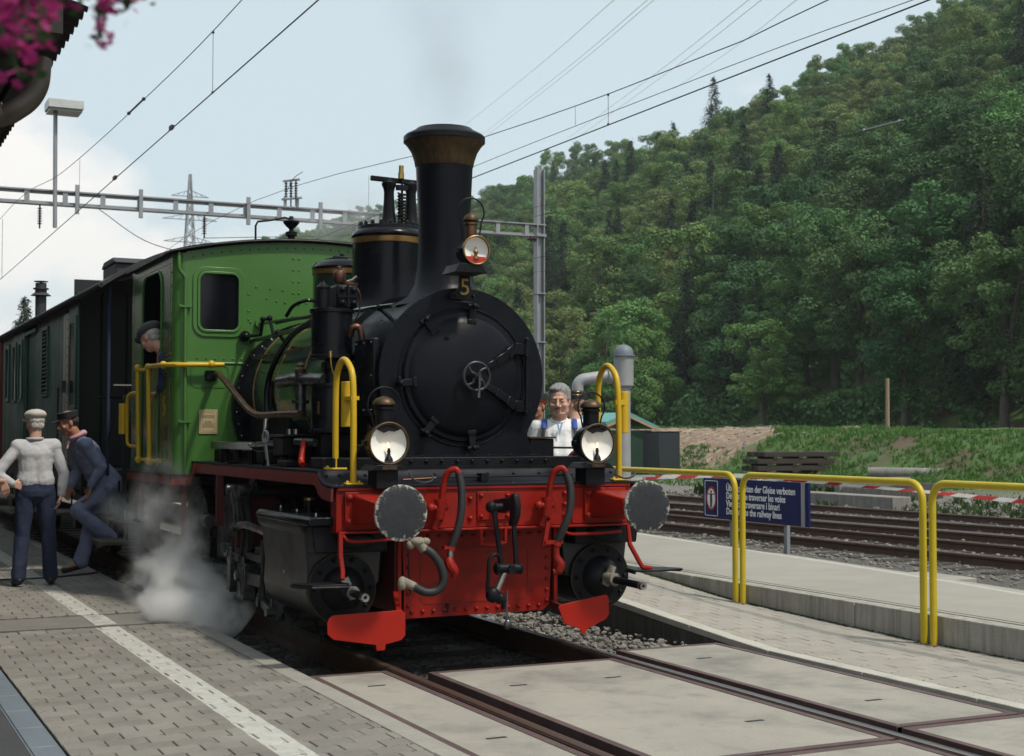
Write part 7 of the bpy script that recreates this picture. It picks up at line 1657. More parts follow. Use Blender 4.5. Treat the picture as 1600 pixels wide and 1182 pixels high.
# trees of their own character
sp = [(8, 61, 51, .80, 'tall half-brown spruce rising in the middle of the woods', 1.0), (6, 74, 40, 1.0, 'dark spruce right of the half-brown one', 1.1), (6, 63, 45, .95, 'tall dark spruce low in the woods behind the wooden pole', 1.15), (7, 70, 58, 1.0, 'dark narrow spruce left of the half-brown one', 1.),
      (4, 57.5, 38, 1.12, 'broad light green tree at the right end of the woods edge', 1.25), (2, 54.5, 47.5, .62, 'small pale bushy tree left of the bare wooden pole', 1.2)]
for pi, x, y, s, lb, sx in sp: e, c = tree(pi, x, y, s, r.uniform(0, 6.28), lb, 'tree', None, sx); crowns.setdefault(pi, c)
for i, (x, y, s) in enumerate(((149, 238, .9), (150, 262, .8), (148, 300, 1.0), (151, 205, .85))):
    tree(6 if i % 2 else 7, x, y, s*.48, i, ['pointed spruce standing out on the ridge above the mast', 'smaller pointed spruce on the ridge left of the tallest one', 'bare-topped tall spruce on the ridge line', 'dense dark spruce on the ridge at the right'][i], 'tree', None, .8)
for i, (x, y, s, pi) in enumerate(((8.1, 92, .78, 7), (6.0, 90, .62, 0), (10.4, 93, .66, 3), (4.6, 92, .6, 1), (12.8, 96, .50, 5))):
    tree(pi, x, y, s, i*1.3, ['pointed tree above the coach roof at the left edge', 'rounded tree left of the pointed one above the coach roof', 'low tree right of the pointed one, above the coach roof', 'tree at the very left edge above the coach roof', 'low tree half hidden by the stove chimney'][i], 'tree', None, 1.1, z=-.2)
# dark undergrowth along the foot of the woods
cs = []; rs = []
for k in range(520):
    x = 53.2+abs(r.gauss(0, 3.0)); y = r.uniform(18, 150); cs.append((x, y, H(x, y)+r.uniform(.2, 2.2))); rs.append(r.uniform(.5, 1.3))
V, F = leaf_cards(cs, rs, 75, .10, .22, 77, squash=.8)
o = bpy.data.objects.new('undergrowth', mesh_np('undergrowth', V, F, 'leaf_a')); COL.objects.link(o); o['kind'] = 'stuff'; o['label'] = 'dark bushes along the foot of the woods behind the bank'
# every farther tree as one wood of instanced crowns
pv = G(); groups = {}
for (px, py, u, dep, kind) in far:
    pi = (r.choice((6, 7)) if kind else (r.choice((1, 2, 4, 2, 1, 0)) if py > 110+60*fbm(px, py, 30, 2, 2.) else r.choice((0, 3, 5, 1)))) ; groups.setdefault(pi, []).append((px, py, H(px, py)-.3))  # same split of crown tones, imitating sun and cloud shadow by colour
me = bpy.data.meshes.new('far_woods'); allp = []; ids = []
for pi, pts in groups.items():
    for p in pts: allp.append(p); ids.append(pi)
me.from_pydata(allp, [], []); at = me.attributes.new('pid', 'INT', 'POINT'); at.data.foreach_set('value', ids)
fo = bpy.data.objects.new('far_woods', me); COL.objects.link(fo); fo['kind'] = 'stuff'; fo['label'] = 'hazy far woods covering the ridge and the hillside to the left'
ng = bpy.data.node_groups.new('far_woods', 'GeometryNodeTree')
ng.interface.new_socket('Geometry', in_out='INPUT', socket_type='NodeSocketGeometry'); ng.interface.new_socket('Geometry', in_out='OUTPUT', socket_type='NodeSocketGeometry')
gi = ng.nodes.new('NodeGroupInput'); go = ng.nodes.new('NodeGroupOutput'); jn = ng.nodes.new('GeometryNodeJoinGeometry')
na = ng.nodes.new('GeometryNodeInputNamedAttribute'); na.data_type = 'INT'; na.inputs['Name'].default_value = 'pid'
aout = [s for s in na.outputs if s.name == 'Attribute' and s.enabled][0]
for pi in groups:
    cmp_ = ng.nodes.new('FunctionNodeCompare'); cmp_.data_type = 'INT'; cmp_.operation = 'EQUAL'
    ins = [s for s in cmp_.inputs if s.enabled]; ng.links.new(aout, ins[0]); ins[1].default_value = pi
    io = ng.nodes.new('GeometryNodeInstanceOnPoints'); oi = ng.nodes.new('GeometryNodeObjectInfo'); oi.transform_space = 'ORIGINAL'
    src = crowns.get(pi)
    oi.inputs['Object'].default_value = src; oi.inputs['As Instance'].default_value = True
    rv = ng.nodes.new('FunctionNodeRandomValue'); rv.data_type = 'FLOAT_VECTOR'; rv.inputs[0].default_value = (0, 0, 0); rv.inputs[1].default_value = (0, 0, 6.28)
    rsn = ng.nodes.new('FunctionNodeRandomValue'); rsn.data_type = 'FLOAT'; rsn.inputs[2].default_value = .62; rsn.inputs[3].default_value = 1.15
    ng.links.new(gi.outputs[0], io.inputs['Points']); ng.links.new([s for s in cmp_.outputs if s.enabled][0], io.inputs['Selection'])
    ng.links.new(oi.outputs['Geometry'], io.inputs['Instance']); ng.links.new(rv.outputs[0], io.inputs['Rotation'])
    ng.links.new([s for s in rsn.outputs if s.enabled][0], io.inputs['Scale']); ng.links.new(io.outputs[0], jn.inputs[0])
ng.links.new(jn.outputs[0], go.inputs[0])
md = fo.modifiers.new('woods', 'NODES'); md.node_group = ng
# ------------------------------------------------------------ people
FOLD = bpy.data.textures.new('folds', 'CLOUDS'); FOLD.noise_scale = .085; FOLD.noise_depth = 3
HAIRT = bpy.data.textures.new('hair', 'CLOUDS'); HAIRT.noise_scale = .018; HAIRT.noise_depth = 4
def blob(name, g, m, parent, vox=.008, smooth=3, disp=0., tex=None):
    o = obj(name, g, m, parent, smooth=0, normals=True)
    r = o.modifiers.new('union', 'REMESH'); r.mode = 'VOXEL'; r.voxel_size = vox; r.use_smooth_shade = True
    if disp:
        d = o.modifiers.new('folds', 'DISPLACE'); d.texture = tex or FOLD; d.strength = disp; d.mid_level = .5; d.texture_coords = 'LOCAL'
    if smooth:
        s = o.modifiers.new('smooth', 'SMOOTH'); s.factor = .5; s.iterations = smooth
    return o
def V3(*a): return Vector(a)
def hand(g, wrist, d, pn, side, curl=.5, k=1.):
    """palm, four unequal bent fingers and a thumb; d points along the hand, pn is the palm normal"""
    d = Vector(d).normalized(); pn = Vector(pn); pn = (pn-d*pn.dot(d)).normalized(); s = d.cross(pn)*side
    w = Vector(wrist)
    for i, o_ in enumerate((-.030, -.010, .010, .030)):
        g.cap(w+s*o_*.6, .016*k, w+d*.085*k+s*o_*k, .0125*k, 8)
    for i, (o_, L_) in enumerate(((-.031, .060), (-.0105, .074), (.0105, .080), (.031, .070))):
        p = w+d*.085*k+s*o_*k; a = 0
        for j, f in enumerate((.44, .32, .24)):
            a += curl*(.5+.35*j)*(1.1-.06*i); q = p+(d*math.cos(a)+pn*math.sin(a))*L_*f*1.35*k
            g.cap(p, (.0098-.0012*j)*k, q, (.0090-.0012*j)*k, 8); p = q
    p = w+d*.02*k+s*.024*k; q = p+(d*.6+s*.75+pn*.3).normalized()*.042*k; g.cap(p, .0145*k, q, .011*k, 8)
    q2 = q+(d*.9+s*.15+pn*.35).normalized()*.034*k; g.cap(q, .011*k, q2, .0085*k, 8)
def head(g, c, M, k=1., fat=0.):
    """face looks along local +Y"""
    def P(x, y, z): return c+M @ (Vector((x, y, z))*k)
    def E(p, r, n=18, m=12): g.ell(P(*p), tuple(a*k for a in r), n, m, M)
    E((0, -.012, .040), (.076, .096, .086)); E((0, .018, -.028), (.064+.010*fat, .070, .088)); E((0, .046, -.092), (.040+.010*fat, .034, .026))
    E((0, .008, -.068), (.060+.014*fat, .060, .046+.01*fat)); E((0, .080, .026), (.050, .014, .013))
    for s in (-1, 1):
        E((s*.040, .064, -.028), (.024+.006*fat, .022, .024)); E((s*.079, -.006, -.004), (.009, .020, .033), 10, 8); E((s*.016, .096, -.038), (.0105, .012, .009), 10, 6)
        E((s*.031, .074, .004), (.019, .0125, .0145), 12, 8)
    g.cap(P(0, .086, .018), .0085*k, P(0, .112, -.030), .0135*k, 10)
    E((0, .086, -.060), (.025, .0125, .0065), 12, 8); E((0, .084, -.073), (.021, .0125, .0075), 12, 8); E((0, .072, -.088), (.022, .016, .014), 12, 8)
def face_bits(c, M, parent, k=1., closed=False):
    for s in (-1, 1):
        e = G().ell(c+M @ (Vector((s*.031, .0765, .003))*k), .0115*k, 12, 8); o_ = obj('eye', e, 'eye_white', parent)
        obj('iris', G().ell(c+M @ (Vector((s*.031, .0845, .003-(.004 if closed else 0)))*k), .0052*k, 10, 6), 'iris', o_)
        obj('eyelid', G().ell(c+M @ (Vector((s*.031, .0755, .0065))*k), (.0135*k, .0125*k, .0098*k), 12, 8, M), 'skin', o_)
def person(label, loc, rot, J, st, cat='person', group=None):
    t = thing('person', label, cat, loc, group)
    R = Matrix.Rotation(rot, 3, 'Z'); L0 = Vector(loc)
    W_ = {k: L0+R @ Vector(v) for k, v in J.items() if isinstance(v, (tuple, Vector))}
    HM = R @ J.get('headM', Matrix.Identity(3)); b = G(); k = st.get('k', 1.); fat = st.get('fat', 0.); X = R @ Vector((1, 0, 0)); fw = R @ Vector((0, 1, 0)); UPT = (W_['neck']-W_['pelvis']).normalized()
    hc = W_['head']; head(b, hc, HM, st.get('hk', 1.), fat)
    b.cap(W_['neck']-UPT*.05, .056+.012*fat, hc+HM @ Vector((0, -.018, -.07)), .056+.012*fat, 14)
    ch = W_['neck'].lerp(W_['pelvis'], .30); ab = W_['neck'].lerp(W_['pelvis'], .68)
    def torso(g, e):
        g.cap(W_['shL'], .062+e, W_['shR'], .062+e, 14); g.cap(ch-X*.055, .105+e+.02*fat, ch+X*.055, .105+e+.02*fat, 16)
        g.cap(ch-X*.05, .10+e+.025*fat, ab-X*.045+fw*.04*fat, .098+e+.055*fat, 16); g.cap(ch+X*.05, .10+e+.025*fat, ab+X*.045+fw*.04*fat, .098+e+.055*fat, 16)
        for q in ('shL', 'shR'): g.cap(W_[q], .058+e, ch+(W_[q]-ch)*.35, .09+e, 12)
    def hips(g, e): 
        g.cap(W_['pelvis']-X*.065, .108+e+.03*fat, W_['pelvis']+X*.065, .108+e+.03*fat, 16); g.cap(ab-X*.05, .098+e+.04*fat, W_['pelvis']-X*.06, .108+e+.02*fat, 14); g.cap(ab+X*.05, .098+e+.04*fat, W_['pelvis']+X*.06, .108+e+.02*fat, 14)
    torso(b, -.012); hips(b, -.014)
    for s in 'LR':
        b.cap(W_['sh'+s], .050*k, W_['el'+s], .038*k, 12); b.cap(W_['el'+s], .039*k, W_['wr'+s], .025*k, 12)
        hd = Vector(J.get('hd'+s, (0, 0, -1))); pn = Vector(J.get('pn'+s, (0, 1, 0)))
        hand(b, W_['wr'+s], R @ hd, R @ pn, 1 if s == 'L' else -1, J.get('curl'+s, .5), st.get('hand', 1.))
        b.cap(W_['hip'+s], .083, W_['kn'+s], .054, 14); b.cap(W_['kn'+s], .055, W_['an'+s], .036, 12)
        b.cap(W_['an'+s], .038, W_['to'+s], .030, 10)
    body = blob('body', b, st.get('skin', 'skin'), t, st.get('vox', .0065), 2)
    if st.get('face', True): face_bits(hc, HM, t, st.get('hk', 1.))
    # shirt or jacket
    g = G(); torso(g, .012)
    hem = W_['pelvis'].lerp(ab, st.get('hem', .6)); g.cap(ab-X*.05, .110+.055*fat, hem-X*.06, st.get('hemr', .118)+.055*fat, 14); g.cap(ab+X*.05, .110+.055*fat, hem+X*.06, st.get('hemr', .118)+.055*fat, 14)
    sl = st.get('sleeve', 1.); sw = st.get('sw', 1.)
    for s in 'LR':
        if sl >= 1: g.cap(W_['sh'+s], .060*k*sw, W_['el'+s], .055*k*sw, 12); g.cap(W_['el'+s], .055*k*sw, W_['el'+s].lerp(W_['wr'+s], .90), .043*k*sw, 12)
        else: g.cap(W_['sh'+s], .066*k, W_['sh'+s].lerp(W_['el'+s], sl), .062*k, 12)
    nb_ = W_['neck']-UPT*.055; g.cap(nb_, .085, nb_+UPT*.015, .070, 14)
    shirt = blob('shirt' if not st.get('jacket') else 'jacket', g, st['shirt'], t, .009, 3, st.get('fold', .020))
    obj('collar', G().tube([nb_+UPT*.045+Matrix.Rotation(a, 3, UPT) @ (fw*.072) - UPT*(.030*max(0, math.cos(a))) for a in np.linspace(0, 2*math.pi, 22)[:-1]], .0145, 8, closed=True), st.get('collar', st['shirt']), shirt, smooth=60)
    # trousers and shoes
    g = G(); hips(g, .010)
    for s in 'LR':
        g.cap(W_['hip'+s], .100+.01*fat, W_['kn'+s], .072, 14); g.cap(W_['kn'+s], .073, W_['an'+s]+V3(0, 0, .01), st.get('cuff', .066), 14)
    tr_ = blob('trousers', g, st['trousers'], t, .009, 3, st.get('fold', .020)*1.1)
    if st.get('belt'):
        c = ab.lerp(W_['pelvis'], .45); obj('belt', G().tube([c+Matrix.Rotation(a, 3, UPT) @ (fw*.13)+X*(Matrix.Rotation(a, 3, UPT) @ fw).dot(X)*.052 for a in np.linspace(0, 2*math.pi, 26)[:-1]], .016, 8, closed=True), 'shoe_black', tr_)
    for s in 'LR':
        a, q = W_['an'+s], W_['to'+s]; d = (q-a); d = d.normalized()
        g = G().cap(a-d*.035+V3(0, 0, -.035), .041, q+V3(0, 0, -.004), .034, 14).cap(a+V3(0, 0, .015), .045, a-d*.02+V3(0, 0, -.03), .045, 12)
        blob('shoe', g, 'shoe_black', t, .007, 2)
    return t, W_, HM, R, shirt
def rx(a): return Matrix.Rotation(R_(a), 3, 'X')
def rz_(a): return Matrix.Rotation(R_(a), 3, 'Z')
def flatcap(name, c, M, m, parent, k=1., kepi=False, peak=.06, h=1., top=None):
    def P(x, y, z): return c+M @ (Vector((x, y, z))*k)
    g = G()
    if kepi:
        d = M @ Vector((0, -.02, 1)); g.lathe([(.0, 0), (.098*k, 0), (.100*k, .03*k*h), (.103*k, .075*k*h), (.100*k, .082*k*h), (0, .084*k*h)], P(0, -.010, .055), d, 32)
        o_ = obj(name, g, m, parent)
    else:
        g.ell(P(0, -.018, .080), (.100*k, .115*k, .056*k), 24, 12, M).ell(P(0, -.012, .062), (.088*k, .106*k, .036*k), 24, 10, M).ell(P(0, .055, .075), (.062*k, .055*k, .034*k), 20, 10, M)
        o_ = blob(name, g, m, parent, .007, 3, .010)
    n = 14; vs = [P(.082*math.cos(a), .055+.0*a+peak*math.sin(a)+.03, .056-.020*math.sin(a)) for a in np.linspace(0, math.pi, n)]
    vs2 = [v-(M @ Vector((0, 0, .008*k))) for v in vs]; q = G(); q.v = [tuple(v) for v in vs+vs2]; q.f = [tuple(range(n)), tuple(range(2*n-1, n-1, -1))]+[(i, (i+1) % n, n+(i+1) % n, n+i) for i in range(n)]
    obj('peak', q, m, o_); return o_
def hairmass(c, M, m, parent, k=1., parts=(((0, -.030, .055), (.083, .090, .080)), ((0, -.055, -.01), (.072, .055, .06))), disp=.012):
    g = G()
    for p, r in parts: g.ell(c+M @ (Vector(p)*k), tuple(a*k for a in r), 20, 12, M)
    return blob('hair', g, m, parent, .006, 1, disp, HAIRT)

# man in white shirt, back to the camera, hand on hip
J = dict(pelvis=(0, 0, .93), neck=(-.015, -.005, 1.455), head=(-.012, .03, 1.592), headM=rz_(14) @ rx(-6), shL=(-.172, 0, 1.365), shR=(.165, 0, 1.37), elL=(-.375, -.06, 1.10), wrL=(-.225, -.085, 1.005), hdL=(.9, .15, -.25), pnL=(0, 1, 0), curlL=.45,
         elR=(.262, -.03, 1.10), wrR=(.235, -.03, .885), hdR=(-.25, .1, -1), pnR=(-1, 0, 0), curlR=.7, hipL=(-.092, 0, .90), hipR=(.092, 0, .90), knL=(-.122, .015, .49), knR=(.128, .015, .49), anL=(-.152, 0, .085), anR=(.150, 0, .085), toL=(-.175, .15, .035), toR=(.185, .14, .035))
t, Wj, HM, R, sh = person('elderly man in pale checked shirt and cream flat cap, seen from behind', (-2.165, 6.58, 0), 0, J, dict(shirt='shirt_check', trousers='denim_navy', fat=.12, hem=.62, cuff=.070, fold=.015, face=False))
hairmass(Wj['head'], HM, 'hair_white', t, 1., (((0, -.035, .030), (.084, .080, .068)), ((0, -.058, -.022), (.070, .048, .048))), .016)
flatcap('cap', Wj['head'], HM, 'cap_cream', t, 1.05)
# man in blue overalls stepping between coach and platform
J = dict(pelvis=(0, -.06, .93), neck=(.0, .225, 1.40), head=(.0, .320, 1.542), headM=rx(-14) @ rz_(0), shL=(-.17, .185, 1.325), shR=(.17, .20, 1.33), elL=(-.20, .04, 1.10), wrL=(-.17, .135, .905), hdL=(.0, .25, -1), pnL=(0, 1, -.2), curlL=.5,
         elR=(.22, .16, 1.06), wrR=(.16, .25, .90), hdR=(0, .4, -1), pnR=(-1, 0, 0), curlR=.8, hipL=(-.085, -.08, .90), hipR=(.085, -.09, .90), knL=(-.10, .25, .665), knR=(.085, .055, .52), anL=(-.10, .045, .375), anR=(.06, .16, .125), toL=(-.115, -.02+.09, .285), toR=(.05, .33, .055))
J['toL'] = (-.115, .05, .255); J['anL'] = (-.10, -.095, .36)
t, Wj, HM, R, sh = person('man in faded blue overalls, black cap and pink neckerchief stepping off the train', (-1.39, 7.55, 0), R_(96), J, dict(shirt='work_blue', trousers='work_blue', jacket=True, hem=-.10, hemr=.138, fat=.25, skin='skin_tan', cuff=.078, fold=.030, k=1.08))
hairmass(Wj['head'], HM, 'hair_dark', t, 1., (((0, -.038, .020), (.081, .072, .062)),), .010)
flatcap('cap', Wj['head'], HM, 'cap_black', t, 1.02, kepi=True, peak=.07, h=.72); t.scale = (1.04, 1.04, 1.04)
nk = Wj['neck']+Vector((0, 0, .015))
blob('neckerchief', G().torus(nk+Vector((-.01, 0, .0)), (-.5, 0, 1), .068, .024, 20, 8).cap(nk+Vector((-.07, 0, -.02)), .022, nk+Vector((-.105, -.02, -.13)), .012, 8).ell(nk+Vector((.06, 0, .03)), (.035, .05, .03), 12, 8), 'scarf_pink', t, .007, 2, .016)
# engine driver leaning out of the cab
J = dict(pelvis=(0, -.34, -.55), neck=(0, -.10, -.12), head=(0, .02, .0), headM=rx(-30), shL=(-.16, -.16, -.20), shR=(.17, -.16, -.19), elL=(-.17, -.14, -.44), wrL=(-.02, .02, -.50), hdL=(.3, 1, -.1), pnL=(0, 0, -1), curlL=.6,
         elR=(.24, -.10, -.44), wrR=(.22, .10, -.48), hdR=(0, 1, 0), pnR=(0, 0, -1), curlR=.6, hipL=(-.09, -.34, -.58), hipR=(.09, -.34, -.58), knL=(-.09, -.30, -.95), knR=(.09, -.32, -.95), anL=(-.09, -.36, -1.20), anR=(.10, -.36, -1.20), toL=(-.09, -.22, -1.245), toR=(.10, -.22, -1.245))
for kk in list(J):
    if kk in ('headM', 'curlL', 'curlR') or kk[:2] in ('hd', 'pn'): continue
    a = J[kk]; w_ = 0 if kk == 'head' else (.5 if kk == 'neck' else 1.); J[kk] = (a[0]+.075*w_, a[1]-.065*w_, a[2]+1.245)
t, Wj, HM, R, sh = person('engine driver in grey cap and red neckerchief leaning out of the cab', (-1.33, 5.17, 1.13), R_(40), J, dict(shirt='driver_blue', trousers='driver_blue', jacket=True, skin='skin', hk=1.0, fold=.026))
hairmass(Wj['head'], HM, 'hair_white', t, 1., (((0, -.036, .022), (.083, .076, .064)), ((0, -.05, -.02), (.07, .045, .045))), .014)
flatcap('cap', Wj['head'], HM, 'cap_grey', t, 1.08, peak=.05)
nk = Wj['neck']+Vector((0, .02, .0))
blob('neckerchief', G().torus(nk, (.2, .5, 1), .066, .024, 20, 8).cap(nk+Vector((-.05, .04, -.01)), .028, nk+Vector((-.06, .05, -.12)), .018, 8), 'scarf_red', t, .007, 2, .016)
# grey-haired man in a white polo shirt on the ramp
J = dict(pelvis=(0, 0, .97), neck=(0, 0, 1.50), head=(0, .045, 1.652), headM=rz_(-8) @ rx(-3), shL=(-.20, 0, 1.415), shR=(.20, 0, 1.415), elL=(-.27, -.02, 1.13), wrL=(-.26, .10, .92), hdL=(0, .1, -1), pnL=(1, 0, 0), elR=(.27, -.02, 1.13), wrR=(.26, .10, .92), hdR=(0, .1, -1), pnR=(-1, 0, 0),
         hipL=(-.10, 0, .94), hipR=(.10, 0, .94), knL=(-.12, .01, .51), knR=(.12, .01, .51), anL=(-.13, 0, .09), anR=(.13, 0, .09), toL=(-.16, .16, .04), toR=(.16, .16, .04))
t, Wj, HM, R, sh = person('grey-haired man with glasses, white polo shirt and blue straps beside the right headlamp', (1.99, 3.42, zr(3.42)), R_(154), J, dict(shirt='shirt_white', trousers='denim_navy', sleeve=.55, fat=1.1, hem=.5, vox=.0045, hk=1.16, fold=.014, k=1.15, hand=1.05))
hc = Wj['head']
hairmass(hc, HM, 'hair_grey', t, 1.16, (((0, -.028, .066), (.088, .104, .082)), ((.02, .040, .098), (.055, .045, .026)), ((.064, -.012, .025), (.024, .050, .046)), ((-.064, -.012, .025), (.024, .050, .046)), ((0, -.06, -.01), (.07, .045, .05))), .018)
def HP(x, y, z, k=1.16): return hc+HM @ (Vector((x, y, z))*k)
gl = obj('glasses', G().tube([HP(.031+.021*math.cos(a), .098, .001+.014*math.sin(a)) for a in np.linspace(0, 6.28, 17)[:-1]], .0013, 5, closed=True).tube([HP(-.031+.021*math.cos(a), .098, .001+.014*math.sin(a)) for a in np.linspace(0, 6.28, 17)[:-1]], .0013, 5, closed=True).tube([HP(-.010, .099, .004), HP(.010, .099, .004)], .0013, 5).tube([HP(.052, .097, .004), HP(.078, .02, .006)], .0015, 5).tube([HP(-.052, .097, .004), HP(-.078, .02, .006)], .0015, 5), 'shoe_black', t)
blob('moustache', G().cap(HP(-.004, .108, -.050), .0065, HP(-.027, .094, -.058), .004, 8).cap(HP(.004, .108, -.050), .0065, HP(.027, .094, -.058), .004, 8), 'moustache', t, .003, 1)
X = R @ Vector((1, 0, 0)); fw = R @ Vector((0, 1, 0))
for s, n_ in ((-1, 'L'), (1, 'R')):
    a = Wj['neck']+X*s*.135-Vector((0, 0, .035)); pts = bez([a-fw*.12-Vector((0, 0, .05)), a+Vector((0, 0, .025)), a+fw*.125+X*s*.005-Vector((0, 0, .06)), a+fw*.155+X*s*.03-Vector((0, 0, .20)), a+fw*.10+X*s*.09-Vector((0, 0, .38))], 6)
    obj('shoulder_strap', G().tube(pts[:13], .020, 8, sx=1.3, sy=.5), 'strap_blue', t, smooth=60); obj('strap_webbing', G().tube(pts[12:], .013, 8, sx=1.3, sy=.5), 'strap_dark', t, smooth=60)
blob('rucksack', G().ell(Wj['neck']-fw*.26-Vector((0, 0, .24)), (.15, .12, .22), 18, 12, R), 'strap_blue', t, .012, 3)
pk = Wj['neck']+fw*.178-Vector((0, 0, .10))
obj('shirt_placket', G().prism([(-.030, .06), (0, -.06), (.030, .06), (.012, .06), (0, .0), (-.012, .06)], 'y', -.004, .004).xf(Matrix.Translation(pk+Vector((0, 0, 0))) @ (R @ Matrix.Rotation(R_(8), 3, 'X')).to_4x4()), mat('pale_blue', (.30, .45, .68), .7), sh)
# man with the gold-braided kepi, seen from behind
J2 = dict(J); J2['headM'] = rz_(48) @ rx(0); J2['head'] = (0, .04, 1.575); J2['neck'] = (0, 0, 1.43)
J2['shL'] = (-.19, 0, 1.345); J2['shR'] = (.19, 0, 1.345); J2['pelvis'] = (0, 0, .92)
t, Wj, HM, R, sh = person('man in dark kepi with gold braid, half hidden behind the grey-haired man', (2.68, 4.40, .205), R_(-4), J2, dict(shirt='shirt_white', trousers='denim_navy', fat=.6, face=True, fold=.018))
hairmass(Wj['head'], HM, 'hair_blond', t, 1., (((0, -.036, .010), (.083, .078, .062)), ((0, -.050, -.035), (.068, .045, .045))), .014)
kp = flatcap('kepi', Wj['head'], HM, 'cap_black', t, 1.04, kepi=True, peak=.06)
for z_ in (.100, .134): obj('gold_braid', G().torus(Wj['head']+HM @ Vector((0, -.012, z_)), HM @ Vector((0, -.02, 1)), .1050+.002*(z_ > .09), .0011, 32, 6), 'brass_clean', kp)
# man in a red-banded cap, almost hidden by the smokebox
J3 = dict(J2); J3['headM'] = rz_(-30) @ rx(0)
t, Wj, HM, R, sh = person('man in red-banded cap almost hidden between smokebox and grey-haired man', (2.86, 5.60, .205), R_(150), J3, dict(shirt='cap_black', trousers='denim_navy', fold=.018, skin='skin_tan'))
hairmass(Wj['head'], HM, 'hair_dark', t, 1., (((0, -.036, .010), (.083, .078, .062)),), .012)
kp = flatcap('cap', Wj['head'], HM, 'cap_black', t, 1.04, kepi=True, peak=.06)
obj('red_band', G().lathe([(.1045, .0), (.1050, .010)], Wj['head']+HM @ Vector((0, -.010, .060)), HM @ Vector((0, -.02, 1)), 32), 'red_paint', kp)
# person cut off by the left edge, only the forearm shows
hp = PX3(4, 752, -2.555)
J4 = dict(J); J4['head'] = (0, .045, 1.56); J4['neck'] = (0, 0, 1.41); J4['shL'] = (-.18, 0, 1.33); J4['shR'] = (.18, 0, 1.33); J4['pelvis'] = (0, 0, .90)
loc4 = Vector((hp.x-.32, hp.y-.16, 0))
R4 = Matrix.Rotation(R_(-75), 3, 'Z'); inv = R4.transposed()
wl_ = inv @ (Vector((hp.x, hp.y, hp.z))-loc4); J4['wrR'] = tuple(wl_); J4['elR'] = (.22, -.02, 1.08); J4['hdR'] = (-.1, .35, -1); J4['pnR'] = (-1, .2, 0); J4['curlR'] = .45
t, Wj, HM, R, sh = person('person cut off by the left edge, only a forearm and hand showing', tuple(loc4), R_(-75), J4, dict(shirt='cap_grey', trousers='denim_navy', sleeve=.6, fold=.018))
hairmass(Wj['head'], HM, 'hair_grey', t)
# ------------------------------------------------------------ steam, smoke, haze
def vol_mat(name, col, dens, scale, lo, hi, falls, aniso=.3, emis=0.):
    """falls: list of (centre, radii, weight): soft ellipsoids whose sum, broken up by noise, is the density"""
    m = bpy.data.materials.new(name); m.use_nodes = True; nt = m.node_tree; nt.nodes.clear(); L = nt.links.new
    out = N(nt, 'ShaderNodeOutputMaterial'); pv = N(nt, 'ShaderNodeVolumePrincipled'); pv.inputs['Color'].default_value = (*col, 1); pv.inputs['Anisotropy'].default_value = aniso
    g = N(nt, 'ShaderNodeNewGeometry'); tot = None
    wn = N(nt, 'ShaderNodeTexNoise'); wn.inputs['Scale'].default_value = scale*.6; wn.inputs['Detail'].default_value = 3; L(g.outputs['Position'], wn.inputs['Vector'])
    wv = N(nt, 'ShaderNodeVectorMath', operation='MULTIPLY_ADD'); wv.inputs[1].default_value = (.36,)*3; wv.inputs[2].default_value = (-.18,)*3; L(wn.outputs['Color'], wv.inputs[0])
    wp = N(nt, 'ShaderNodeVectorMath', operation='ADD'); L(g.outputs['Position'], wp.inputs[0]); L(wv.outputs[0], wp.inputs[1])
    for c, r, w in falls:
        s1 = N(nt, 'ShaderNodeVectorMath', operation='SUBTRACT'); s1.inputs[1].default_value = c; L(wp.outputs[0], s1.inputs[0])
        s2 = N(nt, 'ShaderNodeVectorMath', operation='DIVIDE'); s2.inputs[1].default_value = r; L(s1.outputs[0], s2.inputs[0])
        ln = N(nt, 'ShaderNodeVectorMath', operation='LENGTH'); L(s2.outputs[0], ln.inputs[0])
        mr = N(nt, 'ShaderNodeMapRange', interpolation_type='SMOOTHSTEP'); mr.inputs[1].default_value = 1; mr.inputs[2].default_value = .15; mr.inputs[3].default_value = 0; mr.inputs[4].default_value = w; L(ln.outputs['Value'], mr.inputs[0])
        if tot is None: tot = mr.outputs[0]
        else:
            a = N(nt, 'ShaderNodeMath', operation='ADD'); L(tot, a.inputs[0]); L(mr.outputs[0], a.inputs[1]); tot = a.outputs[0]
    nz = N(nt, 'ShaderNodeTexNoise'); nz.inputs['Scale'].default_value = scale; nz.inputs['Detail'].default_value = 6; nz.inputs['Roughness'].default_value = .6; L(g.outputs['Position'], nz.inputs['Vector'])
    mr = N(nt, 'ShaderNodeMapRange'); mr.inputs[1].default_value = lo; mr.inputs[2].default_value = hi; L(nz.outputs[0], mr.inputs[0])
    mu = N(nt, 'ShaderNodeMath', operation='MULTIPLY'); L(tot, mu.inputs[0]); L(mr.outputs[0], mu.inputs[1])
    m2 = N(nt, 'ShaderNodeMath', operation='MULTIPLY'); m2.inputs[1].default_value = dens; L(mu.outputs[0], m2.inputs[0]); L(m2.outputs[0], pv.inputs['Density'])
    L(pv.outputs[0], out.inputs['Volume']); MATS[name] = m
vol_mat('steam', (1., 1., 1.), 30., 4.2, .455, .575, [((-1.30, 3.75, .10), (.50, .85, .30), 1.5), ((-1.28, 4.4, .18), (.42, .9, .36), 1.2), ((-1.22, 4.15, .42), (.16, .35, .45), .5), ((-1.28, 5.2, .55), (.35, .8, .5), .10), ((-1.28, 4.7, .85), (.34, .7, .6), .085), ((-1.32, 6.3, .72), (.28, 1.2, .22), .10), ((-1.27, 3.10, .04), (.38, .55, .24), 1.2)])
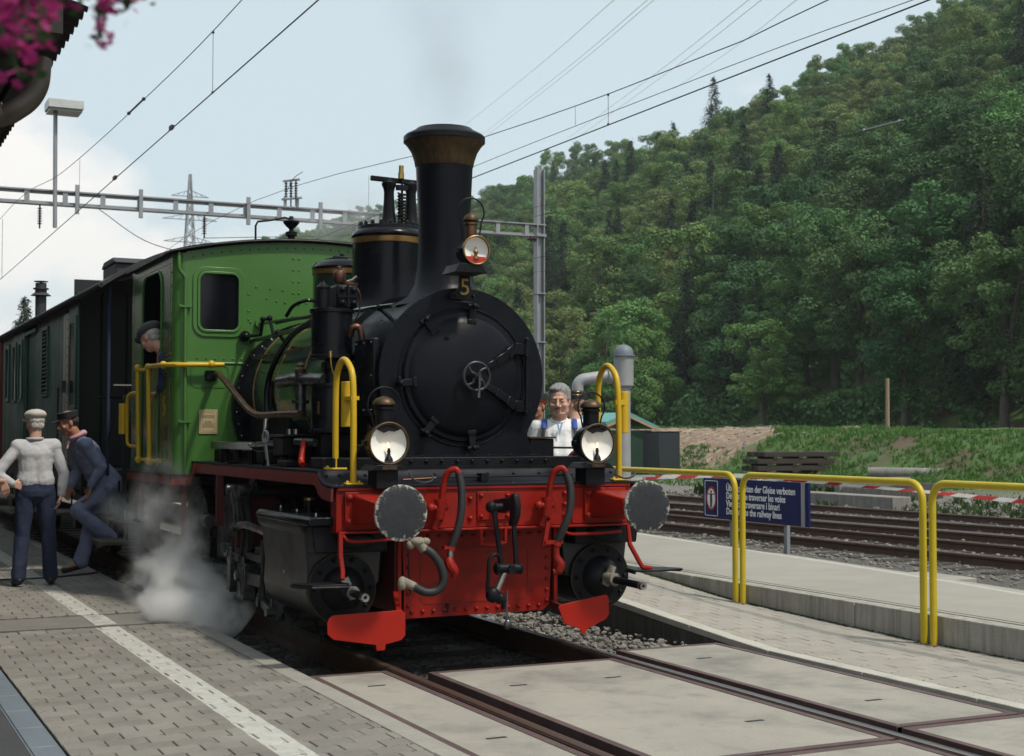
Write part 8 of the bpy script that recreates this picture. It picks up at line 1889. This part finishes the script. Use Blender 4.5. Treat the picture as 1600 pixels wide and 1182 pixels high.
o = obj('steam_cloud', G().ell((-1.30, 4.8, .50), (.62, 2.6, .95), 24, 14), 'steam', smooth=0); o['kind'] = 'stuff'; o['label'] = 'white steam billowing from under the engine cab beside the platform'
vol_mat('steam_thin', (.95, .95, .97), .5, 4.0, .44, .66, [((-1.15, 1.35, .10), (.25, .45, .22), 1.), ((-.95, .9, .35), (.3, .3, .25), .6)])
o = obj('steam_wisps', G().ell((-1.08, 1.2, .20), (.40, .65, .38), 20, 12), 'steam_thin', smooth=0); o['kind'] = 'stuff'; o['label'] = 'thin wisps of steam below the left cylinder'
vol_mat('chimney_smoke', (.35, .35, .38), .75, 1.6, .34, .62, [((0.02, 1.45, 4.1), (.35, .35, .55), .9), ((.05, 1.5, 4.8), (.55, .55, .8), .7), ((.1, 1.6, 5.8), (.8, .8, 1.3), .5)])
o = obj('smoke_plume', G().ell((.05, 1.5, 5.0), (.85, .85, 1.5), 20, 12), 'chimney_smoke', smooth=0); o['kind'] = 'stuff'; o['label'] = 'faint dark smoke rising from the chimney'
vol_mat('whistle_steam', (.95, .95, .97), 1.3, 3.4, .40, .62, [((.35, 5.0, 3.55), (.55, .5, .35), 1.), ((.6, 5.1, 3.75), (.5, .5, .35), .6)])
o = obj('steam_puff', G().ell((.45, 5.05, 3.62), (.75, .6, .42), 20, 12), 'whistle_steam', smooth=0); o['kind'] = 'stuff'; o['label'] = 'small puff of steam over the cab roof by the whistle'
HZ = bpy.data.materials.new('haze_air'); HZ.use_nodes = True; nt = HZ.node_tree; nt.nodes.clear()
out = N(nt, 'ShaderNodeOutputMaterial'); pv = N(nt, 'ShaderNodeVolumePrincipled'); pv.inputs['Color'].default_value = (.86, .93, 1.0, 1); pv.inputs['Density'].default_value = .00026; pv.inputs['Anisotropy'].default_value = .35
nt.links.new(pv.outputs[0], out.inputs['Volume']); MATS['haze_air'] = HZ
hz = obj('haze', G().box(-1000, 2100, -1000, 3300, -18, 130), 'haze_air', smooth=0); hz['kind'] = 'stuff'; hz['label'] = 'thin summer haze over the valley'
